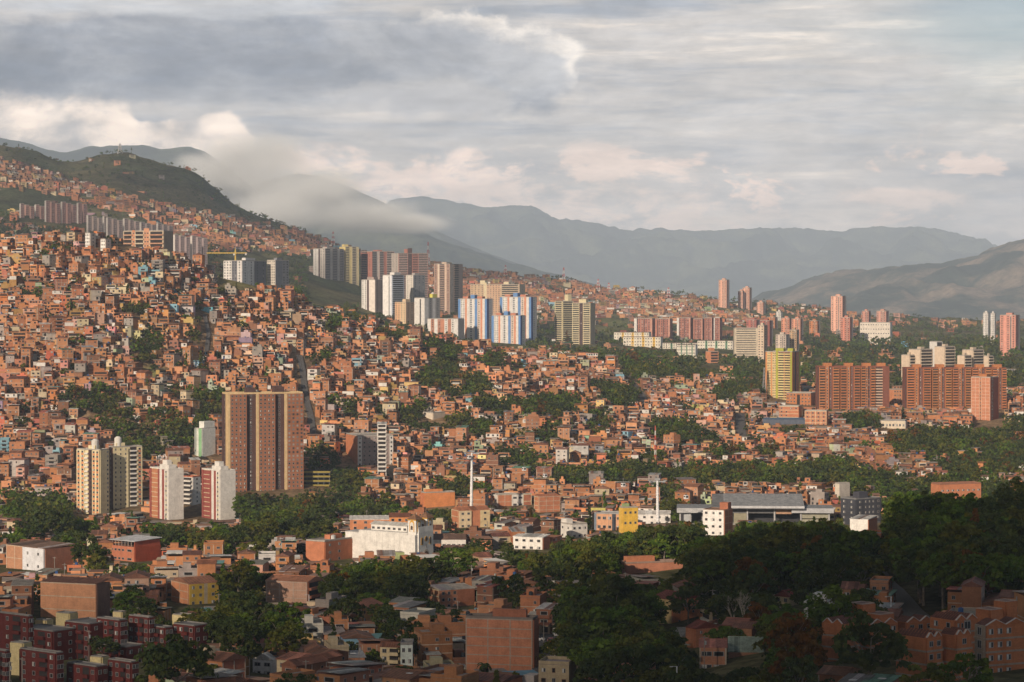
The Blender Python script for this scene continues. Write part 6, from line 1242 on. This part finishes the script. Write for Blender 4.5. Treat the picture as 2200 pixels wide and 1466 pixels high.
# ================================================================ cable car
def g2(px, py, D=None):
    D = D or hit(px, py); X = (px - 1100) / F * D; return X, D, float(T(X, D))
PYL = []
def pylon(px, yt, yb, D, label, lean=0.):
    X, D, z = g2(px, yb, D); zt = W(px, yt, D)[2]; zb = min(z, W(px, yb, D)[2]) - 1
    r = bpy.data.objects.new('cable_car_pylon', None); C.objects.link(r); r.location = (X, D, zb); tag(r, label, 'pylon', 'cable car pylons')
    b = MB(); H = zt - zb; b.tube((0, 0, 0), (lean, 0, H * .55), .95, .85, 12, ONE); b.tube((lean, 0, H * .55), (lean * 1.6, 0, H), .80, .62, 12, ONE)
    link('mast', b.mesh('mast', [M_WHITEM]), r)
    for k in (.35, .55, .75): link('collar', U_CYL, r, (lean * k * 1.6, 0, H * k), 0, (2.0, 2.0, .3))
    link('crossarm', U_WALL, r, (lean * 1.6, 0, H - .5), .25, (9.0, .5, .6), (.42, .43, .44))
    for sg in (-1, 1):
        link('sheave_beam', U_WALL, r, (lean * 1.6 + sg * 4.1, sg * 1.0, H + .1), .25, (.4, 5.0, .5), (.35, .36, .37))
        link('platform', U_WALL, r, (lean * 1.6 + sg * 3.1, sg * .8, H - 1.0), .25, (1.2, 4.4, .12), (.30, .31, .32))
    link('ladder_frame', U_WALL, r, (lean * 1.6, -.6, H + .8), .25, (3.0, .15, 1.2), (.35, .36, .37))
    KEEP.append((px - 3, px + 3, yt, yb, D)); return X + lean, D, zt
p1 = pylon(1012, 973, 1052, 1440, 'white cable car pylon above the bright orange block', .3)
p2 = pylon(1414, 1033, 1106, 1290, 'white cable car pylon beside the metro station', -.2)
p3 = pylon(148, 778, 816, 1760, 'white cable car pylon, left one of the hillside pair', .6)
p4 = pylon(180, 783, 820, 1755, 'white cable car pylon, right one of the hillside pair', -.4)
def cable(a, b_, label, sag=4.):
    m = MB(); n = 14; P_ = [tuple(a[i] + (b_[i] - a[i]) * k / n - (sag * 4 * (k / n) * (1 - k / n) if i == 2 else 0) for i in range(3)) for k in range(n + 1)]
    for k in range(n): m.tube(P_[k], P_[k + 1], .05, .05, 4, (.08, .08, .08))
    tag(link('cable', m.mesh('cable', [M_BAKED])), label, 'cable', 'cable car cables'); return P_
gond = MB()
def gondola(px, py, D, label):
    x, y, z = W(px, py, D); r = bpy.data.objects.new('cable_car_cabin', None); C.objects.link(r); r.location = (x, y, z); r.rotation_euler = (0, 0, .5); tag(r, label, 'cable car', 'cable car cabins')
    m = MB(); prof = [(-.85, -1.0), (-1.0, 0.), (-.8, .95), (.8, .95), (1.0, 0.), (.85, -1.0)]
    for sy in (-.95, .95): m.quad([(a, sy, c) for a, c in prof][::(1 if sy < 0 else -1)], (.74, .74, .74))
    for i in range(6): a, c = prof[i]; a2, c2 = prof[(i + 1) % 6]; m.quad([(a, -.95, c), (a2, -.95, c2), (a2, .95, c2), (a, .95, c)], (.74, .74, .74))
    link('cabin', m.mesh('cabin_shell', [M_BAKED]), r)
    for (x_, y_, rz) in ((0, -1.0, 0.), (0, 1.0, 0.)): link('window', U_GLASSB, r, (x_, y_, .15), rz, (1.35, .06, .95))
    for sx in (-1, 1): link('window', U_GLASSB, r, (sx * .98, 0, .25), 0., (.08, 1.4, .7))
    link('hanger', U_WALL, r, (0, 0, 2.1), 0., (.14, .14, 2.4), (.2, .2, .2)); link('grip', U_WALL, r, (0, 0, 3.3), 0., (.9, .2, .22), (.2, .2, .2))
for (px, py, D, lb) in ((968, 983, 1455, 'white cable car cabin above a house roof, left of the pylon'), (1008, 982, 1438, 'white cable car cabin passing the pylon top'), (1126, 1008, 1405, 'white cable car cabin against the dark trees, higher of the middle pair'), (1171, 1022, 1380, 'white cable car cabin against the trees, lower of the middle pair'), (1296, 1035, 1335, 'white cable car cabin over the tree band, left of the low pair'), (1339, 1042, 1318, 'white cable car cabin over the tree band, right of the low pair'), (1474, 1068, 1262, 'white cable car cabin entering the metro station'), (327, 857, 1700, 'white cable car cabin crossing the wooded ravine')): gondola(px, py, D, lb)
o1 = lambda p, s: (p[0] + s, p[1], p[2] + .4)
cable(o1(p1, 4), o1(p2, 4), 'nearer haul cable running down to the metro station'); cable(o1(p1, -4), o1(p2, -4), 'farther haul cable running down to the metro station')
cable(o1(p4, 4), o1(p1, 4), 'nearer haul cable crossing the brick hillside', 9.); cable(o1(p3, -4), o1(p1, -4), 'farther haul cable crossing the brick hillside', 9.)
st_ = W(1500, 1082, 1262); cable(o1(p2, 4), (st_[0], st_[1], st_[2]), 'nearer haul cable into the metro station roof', 1.); cable(o1(p2, -4), (st_[0] - 3, st_[1], st_[2]), 'farther haul cable into the metro station roof', 1.)
# ---------------------------------------------------------------- masts
def lattice(px, yt, yb, D, label, wd=3., bands=7, name='radio_mast', c1=(.50, .09, .07), c2=(.66, .64, .62), r=.16):
    X, D, z = g2(px, yb, D); zt = W(px, yt, D)[2]; H = zt - z; m = MB(); n = bands
    for k in range(n):
        a = k / n; b2 = (k + 1) / n; wa, wb = wd * (1 - a * .8) / 2, wd * (1 - b2 * .8) / 2; c = c1 if k % 2 == 0 else c2
        for i in range(4):
            s1, s2 = ((-1, -1), (1, -1), (1, 1), (-1, 1))[i], ((-1, -1), (1, -1), (1, 1), (-1, 1))[(i + 1) % 4]
            m.tube((s1[0] * wa, s1[1] * wa, H * a), (s1[0] * wb, s1[1] * wb, H * b2), r, r, 4, c); m.tube((s1[0] * wa, s1[1] * wa, H * a), (s2[0] * wb, s2[1] * wb, H * b2), r * .6, r * .6, 3, c)
    o = link(name, m.mesh('lattice', [M_BAKED]), None, (X, D, z)); return tag(o, label, 'mast', 'radio masts')
lattice(1408, 915, 992, 1640, 'thin red and white banded mast among the brick houses', 1.4, 9, r=.2)
for (px, yt, yb, lb) in ((1211, 575, 606, 'red and white lattice mast, tallest on the hazy skyline'), (1086, 570, 596, 'thin lattice mast on the skyline, left of the tallest'), (1285, 600, 622, 'short lattice mast on the skyline, right of the tallest'), (1308, 608, 626, 'short pale lattice mast on the skyline'), (1436, 618, 642, 'lattice mast on the skyline before the pink towers'), (920, 520, 560, 'pale lattice mast above the red tower pair'), (716, 498, 524, 'thin pylon on the wooded crest')): lattice(px, yt, yb, 4450, lb, 7, 7, r=.5)
lattice(259, 309, 322, 4560, 'white lattice mast on top of the green hill', 8, 5, c1=(.6, .6, .6), r=.9)
lattice(1352, 655, 682, 3600, 'dark lattice mast among the far houses', 4, 6, c1=(.15, .15, .15), c2=(.15, .15, .15), r=.3)
lattice(1642, 790, 862, 2080, 'grey lattice telephone mast beside the lime tower', 3, 9, c1=(.3, .3, .32), c2=(.3, .3, .32), r=.25)
# crane
def crane(px, yt, yb, D, L, label):
    X, D, z = g2(px, yb, D); zt = W(px, yt, D)[2]; r = bpy.data.objects.new('tower_crane', None); C.objects.link(r); r.location = (X, D, zt - 30); tag(r, label, 'crane'); c = (.55, .38, .08)
    link('mast', U_WALL, r, (0, 0, 15), 0., (1.5, 1.5, 30), c); link('jib', U_WALL, r, (-L / 2, 0, 28.6), 0., (L, 1.0, 1.0), c); link('counter_jib', U_WALL, r, (6, 0, 28.6), 0., (12, 1.2, .9), c); link('counterweight', U_WALL, r, (11, 0, 27.4), 0., (2, 1.6, 2), (.4, .4, .4)); link('cab', U_WALL, r, (-1.2, -.9, 27), 0., (1.6, 1.6, 1.8), (.6, .6, .55)); link('apex', U_PYR, r, (0, 0, 30), 0., (1.6, 1.6, 5), c)
crane(506, 541, 575, 2520, 30, 'yellow tower crane above the white and slate tower'); crane(10, 518, 560, 2100, 18, 'yellow tower crane at the left edge behind the brick hill')
# ---------------------------------------------------------------- antennas on the red and white tower
def rooftop_antennas():
    D = 1475; x, y, z = W(346, 996, D); m = MB()
    r = bpy.data.objects.new('rooftop_antennas', None); C.objects.link(r); r.location = (x, y + 3, z - .5); tag(r, 'cluster of white phone antennas on the red and white tower roof', 'antennas')
    for i in range(7): link('antenna_pole', U_CYL, r, (-3 + i, (i % 2), 0), 0, (.14, .14, 4.8 + (i % 3) * .5)); link('antenna_panel', U_WALL, r, (-3 + i, (i % 2) - .25, 4.1 + (i % 3) * .5), 0, (.42, .2, 1.4), (.7, .7, .7))
rooftop_antennas()
# ---------------------------------------------------------------- palms, bare trees, lamps, cars
for (px, yb, D, hh, s_, lb) in ((1041, 1452, 672, 6.8, 1.05, 'shaggy fan palm in front of the tall beamed brick wall'), (215, 1210, 1010, 11, 1.3, 'tall palm beside the red brick school'), (340, 1240, 930, 8, 1.2, 'dark palm among roofs below the red brick school'), (1477, 1160, 1180, 10, 1.2, 'palm beside the white fronted block'), (1420, 1462, 610, 12, 1.0, 'tall thin palm rising from the dark trees'), (2135, 1110, 1290, 9, 1.2, 'palm behind the big trees near the right edge'), (2100, 1112, 1285, 8, 1.1, 'palm left of the other near the right edge'), (707, 1160, 1130, 8, 1.1, 'palm in the wood behind the church'), (1897, 1040, 1560, 7, 1.1, 'pale palm at the edge of the brick quarter')):
    palm((px - 1100) / F * D, D, hh, lb, s_)
for (px, D, hh, lb, sd) in ((1577, 700, 12, 'pale leafless tree, left one of the pair over the school', 3), (1600, 690, 13, 'pale leafless tree, right one of the pair over the school', 4), (1881, 640, 9, 'bare grey tree beside the bending avenue', 5), (1368, 690, 12, 'bare brown tree inside the dark wood', 6), (325, 770, 6, 'bare branching tree in front of the mustard block', 7)):
    bare_tree((px - 1100) / F * D, D, hh, lb, sd)
def lamp(px, yt, yb, D, label):
    X, D, z = g2(px, yb, D); H = W(px, yt, D)[2] - z; r = bpy.data.objects.new('street_lamp', None); C.objects.link(r); r.location = (X, D, z); tag(r, label, 'street lamp', 'street lamps')
    link('pole', U_CYL, r, (0, 0, -.5), 0, (.30, .30, H + .5)); link('arm', U_WALL, r, (-.6, 0, H), 0., (1.4, .1, .1), (.5, .5, .5)); link('lamp_head', U_WALL, r, (-1.3, 0, H - .05), 0., (.7, .3, .16), (.6, .6, .6))
for a_ in ((1916, 1282, 1322, 652, 'pale street lamp beside the bending avenue'), (1455, 1432, 1475, 560, 'white pole with a transformer by the school lawn'), (1608, 1300, 1335, 700, 'white lamp post beside the school'), (1313, 1234, 1260, 900, 'white pole in the dark wood'), (663, 1278, 1298, 850, 'grey pole beside the salmon pink block')): lamp(*a_)
def sign(px, py, D):
    x, y, z = W(px, py, D); r = bpy.data.objects.new('road_sign', None); C.objects.link(r); r.location = (x, y, z - 4); tag(r, 'white diamond road sign on a post by the avenue', 'sign')
    link('post', U_CYL, r, (0, 0, -1.), 0, (.12, .12, 4.6)); link('plate', U_WALL, r, (0, -.1, 4.0), (0, math.pi / 4, 0), (.95, .05, .95), (.7, .7, .7))
sign(1891, 1303, 640)
def car(px, py, D, yaw, colr, label, taxi=False):
    X = (px - 1100) / F * D; z = float(T(X, D)) + .38; r = bpy.data.objects.new('car', None); C.objects.link(r); r.location = (X, D, z); r.rotation_euler = (0, 0, yaw); r.scale = (1.15,) * 3; tag(r, label, 'car', 'cars on the streets')
    def loft(secs, col, name, mat):   # secs: (y, halfwidth low, halfwidth high, z low, z high)
        m = MB()
        R_ = [[(-a, y, z0), (a, y, z0), (a * 1.02, y, (z0 + z1) / 2), (b2, y, z1), (-b2, y, z1), (-a * 1.02, y, (z0 + z1) / 2)] for (y, a, b2, z0, z1) in secs]
        for p, q in zip(R_[:-1], R_[1:]):
            for i in range(6): m.quad([p[i], p[(i + 1) % 6], q[(i + 1) % 6], q[i]], ONE)
        m.quad(R_[0][::-1], ONE); m.quad(R_[-1], ONE); return link(name, m.mesh(name, [mat]), r, col=col)
    loft([(-2.1, .72, .66, .35, .72), (-1.95, .84, .76, .25, .86), (-.9, .86, .80, .25, .95), (1.2, .86, .80, .25, .98), (1.95, .84, .76, .28, .92), (2.08, .74, .70, .4, .8)], colr, 'body', M_CAR)
    loft([(-1.0, .76, .74, .93, .96), (-.45, .76, .62, .93, 1.42), (1.0, .76, .62, .93, 1.42), (1.7, .76, .72, .93, .99)], (.03, .035, .04), 'windows', M_GLASS)
    loft([(-.42, .63, .58, 1.40, 1.46), (.95, .63, .58, 1.40, 1.46)], colr, 'roof', M_CAR)
    for sx in (-1, 1):
        for sy in (-1.3, 1.3): link('wheel', U_WHEEL, r, (sx * .82, sy, .32), (0, math.pi / 2, 0), (.64, .64, .2))
        link('headlight', U_WALL, r, (sx * .6, -2.08, .66), 0., (.3, .06, .15), (.7, .7, .66)); link('tail_light', U_WALL, r, (sx * .6, 2.06, .72), 0., (.28, .06, .15), (.4, .03, .02))
M_CAR = paint('car_paint', 'obj', .3, .05); bb = MB(); bb.tube((0, 0, -.5), (0, 0, .5), .5, .5, 14, (1, 1, 1)); bb.quad([(.5 * math.cos(-t * math.pi / 7), .5 * math.sin(-t * math.pi / 7), -.5) for t in range(14)], (1, 1, 1)); U_WHEEL = bb.mesh('wheel', [M_DARK])
for a_ in ((1955, 1322, 640, .5, (.68, .46, .02), 'bright yellow taxi on the bending avenue'), (1195, 1389, 788, .15, (.62, .62, .62), 'white car farthest up the busy street'), (1211, 1393, 780, .1, (.55, .28, .03), 'orange yellow taxi beside the white car'), (1184, 1401, 768, .1, (.45, .04, .07), 'red car in the left lane of the busy street'), (1200, 1404, 762, .1, (.30, .31, .32), 'silver grey car in the middle of the busy street'), (1184, 1411, 750, .1, (.68, .46, .03), 'yellow taxi behind the red car'), (1205, 1434, 722, .1, (.64, .65, .67), 'white car nearest on the busy street'), (1219, 1381, 800, .1, (.4, .4, .4), 'grey car half behind the trees on the busy street'), (1155, 1388, 776, 1.4, (.6, .6, .6), 'white car parked beside the brick wall')): car(*a_)
def shop():
    X, D, z = g2(1178, 1440, 715); b_ = Bld('shop', 'small shop with a red and white awning sign on the busy street', 'shop', (X, D + 4, z), R(-5), 5.5, 5, 3.2)
    b_.cube('wall', (0, 0, 1.6), (5.5, 5, 3.2), (.2, .1, .08)); b_.cube('roof', (0, 0, 3.3), (6.2, 5.8, .2), (.12, .1, .1), me=U_ROOFB); b_.cube('fascia', (0, -2.9, 2.9), (5.5, .15, .8), (.55, .52, .5)); b_.cube('awning', (0, -3.3, 2.2), (5.5, .9, .12), (.45, .05, .05)); b_.cube('sign_board', (1.8, -2.7, 1.2), (1.6, .1, 1.4), (.55, .35, .12))
shop()
# ================================================================ clouds and mist
def puff_mat(name, colr, edge, dens):
    m, t = new_mat(name); g = t.n.new('ShaderNodeNewGeometry'); lw = t.n.new('ShaderNodeLayerWeight'); lw.inputs[0].default_value = .5
    f = t.m('SUBTRACT', 1.0, lw.outputs['Facing']); n = t.noise(g.outputs['Position'], edge, 7, .62)
    a = t.m('MULTIPLY', t.sm(t.m('ADD', f, t.m('MULTIPLY', t.m('SUBTRACT', n, .5), 1.3)), .18, .95), dens)
    d = t.n.new('ShaderNodeBsdfDiffuse'); d.inputs[0].default_value = (*colr, 1); tr = t.n.new('ShaderNodeBsdfTransparent'); tl = t.n.new('ShaderNodeBsdfTranslucent'); tl.inputs[0].default_value = (*colr, 1)
    x0 = t.n.new('ShaderNodeMixShader'); x0.inputs[0].default_value = .5; t.l.new(d.outputs[0], x0.inputs[1]); t.l.new(tl.outputs[0], x0.inputs[2])
    x = t.n.new('ShaderNodeMixShader'); t.put(x.inputs[0], a); t.l.new(tr.outputs[0], x.inputs[1]); t.l.new(x0.outputs[0], x.inputs[2]); out(t, x.outputs[0]); return m
def ico(n_u=28, n_v=18):
    u = np.linspace(0, 2 * np.pi, n_u + 1); v = np.linspace(.02, np.pi - .02, n_v); uu_, vv_ = np.meshgrid(u, v, indexing='ij')
    return np.cos(uu_) * np.sin(vv_), np.sin(uu_) * np.sin(vv_), np.cos(vv_)
SX, SY, SZ = ico()
def puffs(name, label, L, mat, lump=.35):
    Vs, Fs, k = [], [], 0
    for (cx, cy, cz, rx, ry, rz, sd) in L:
        d = 1 + lump * (fbm(SX * 2.2 + sd * 7.3 + SZ * 1.7, SY * 2.2 + sd * 3.1 + SZ * 1.1, sd, 4) - .5) * 2; a, b2 = SX.shape
        d[-1, :] = d[0, :]; Vs.append(np.stack([cx + SX * d * rx, cy + SY * d * ry, cz + SZ * d * rz], -1).reshape(-1, 3)); idx = np.arange(a * b2).reshape(a, b2) + k
        Fs.append(np.stack([idx[:-1, :-1], idx[:-1, 1:], idx[1:, 1:], idx[1:, :-1]], -1).reshape(-1, 4)); k += a * b2
    me = fast_mesh(name, np.concatenate(Vs), np.concatenate(Fs), None, [mat]); me.polygons.foreach_set('use_smooth', [True] * len(me.polygons)); return tag(link(name, me), label, kind='stuff')
def mist_bank():
    """low cloud over the ridge: a box of air whose density follows a few lumps broken up by noise"""
    L = [(560, 380, 150, 62, 6900), (500, 345, 90, 46, 7000), (650, 425, 150, 54, 6700), (590, 460, 130, 36, 6500), (760, 460, 150, 32, 6700), (455, 385, 70, 34, 6900), (430, 355, 50, 22, 7000), (860, 478, 150, 18, 6900), (560, 330, 110, 40, 7100), (700, 400, 90, 34, 7000)]
    m, t = new_mat('mist_volume'); g = t.n.new('ShaderNodeNewGeometry').outputs['Position']; s = t.n.new('ShaderNodeSeparateXYZ'); t.l.new(g, s.inputs[0])
    tot = None; lo = [1e9] * 3; hi_ = [-1e9] * 3
    for (px, py, rx, ry, D) in L:
        x, y, z = W(px, py, D); a, b2, c_ = rx / F * D * 1.1, 330., ry / F * D * 1.5
        q = t.m('ADD', t.m('POWER', t.m('DIVIDE', t.m('SUBTRACT', s.outputs[0], x), a), 2), t.m('ADD', t.m('POWER', t.m('DIVIDE', t.m('SUBTRACT', s.outputs[1], y), b2), 2), t.m('POWER', t.m('DIVIDE', t.m('SUBTRACT', s.outputs[2], z), c_), 2)))
        q = t.m('SUBTRACT', 1.0, t.m('SQRT', q)); tot = q if tot is None else t.m('MAXIMUM', tot, q)
        for k, (v, r) in enumerate(((x, a), (y, b2), (z, c_))): lo[k] = min(lo[k], v - r * 1.25); hi_[k] = max(hi_[k], v + r * 1.25)
    n = t.m('SUBTRACT', t.noise(t.vec(t.m('MULTIPLY', s.outputs[0], .0042), t.m('MULTIPLY', s.outputs[1], .0042), t.m('MULTIPLY', s.outputs[2], .0075)), 1, 9, .68, .3), .5); k = t.m('ADD', t.m('MULTIPLY', tot, 1.25), t.m('MULTIPLY', n, 2.9))
    v = t.n.new('ShaderNodeVolumePrincipled'); v.inputs['Color'].default_value = (.93, .97, 1., 1); v.inputs['Anisotropy'].default_value = -.3
    t.put(v.inputs['Density'], t.m('MULTIPLY', t.sm(k, .05, 1.35), .009)); o = t.n.new('ShaderNodeOutputMaterial'); t.l.new(v.outputs[0], o.inputs['Volume'])
    m.cycles.volume_sampling = 'MULTIPLE_IMPORTANCE'
    b = MB(); c_ = [(lo[k] + hi_[k]) / 2 for k in range(3)]; sz = [hi_[k] - lo[k] for k in range(3)]
    b.box(c_[0], c_[1], lo[2], sz[0], sz[1], sz[2], 0, ONE); b.quad([(c_[0] - sz[0] / 2, c_[1] + sz[1] / 2, lo[2]), (c_[0] + sz[0] / 2, c_[1] + sz[1] / 2, lo[2]), (c_[0] + sz[0] / 2, c_[1] - sz[1] / 2, lo[2]), (c_[0] - sz[0] / 2, c_[1] - sz[1] / 2, lo[2])], ONE)
    tag(link('low_mist', b.mesh('low_mist', [m])), 'low cloud bank spilling over the mountain ridge', kind='stuff')
mist_bank(); sc.cycles.volume_step_rate = 1.2; sc.cycles.volume_max_steps = 96
# cloud shading the near valley, plus an unseen veil added to dim it
def over(X, Y, z0, h_): k = (h_ - z0) / SUN[2]; return X + SUN[0] * k, Y + SUN[1] * k, h_
for nm_, L, dens, lb in (('shade', ((95, 650, 150, 240), (200, 820, 150, 230), (150, 480, 210, 190), (-165, 600, 110, 210), (20, 470, 160, 90)), .60, 'grey cloud drifting overhead whose shade covers the dark wood'), ('veil', ((-60, 640, 330, 300), (240, 700, 300, 320)), .62, 'thin unseen cloud added to dim the near valley')):
    cl = []
    for i, (X, Y, rx, ry) in enumerate(L):
        cx, cy, cz = over(X, Y, 35, (1500 if nm_ == 'shade' else 1680) + 25 * i); cl.append((cx, cy, cz, rx, ry, 60, i + 40))
    puffs('cloud', lb, cl, puff_mat('cloud_' + nm_, (.75, .76, .78), .004, dens), .3)
cl = []
for i, (X, Y, rx, ry, z0) in enumerate(((-620, 3350, 420, 420, 200), (-800, 4100, 600, 500, 400), (-350, 4300, 380, 400, 380))):
    cx, cy, cz = over(X, Y, z0, 1500 + 30 * i); cl.append((cx, cy, cz, rx, ry, 80, i + 60))
puffs('cloud', 'thin cloud whose shade dulls the upper hillside', cl, puff_mat('cloud_veil', (.78, .78, .8), .004, .55), .3)
# ---------------------------------------------------------------- the haze of the valley air
hm, t = new_mat('valley_air'); v = t.n.new('ShaderNodeVolumePrincipled')
v.inputs['Color'].default_value = (.66, .80, 1.0, 1); v.inputs['Density'].default_value = 5.8e-5; v.inputs['Anisotropy'].default_value = -.15
o_ = t.n.new('ShaderNodeOutputMaterial'); t.l.new(v.outputs[0], o_.inputs['Volume'])
b = MB(); b.box(0, 13000, -61, 50000, 34000, 1290, 0, (1, 1, 1)); b.quad([(-25000, 30000, -61), (25000, 30000, -61), (25000, -4000, -61), (-25000, -4000, -61)], (1, 1, 1))
tag(link('haze', b.mesh('haze', [hm])), 'pale valley haze', kind='stuff')
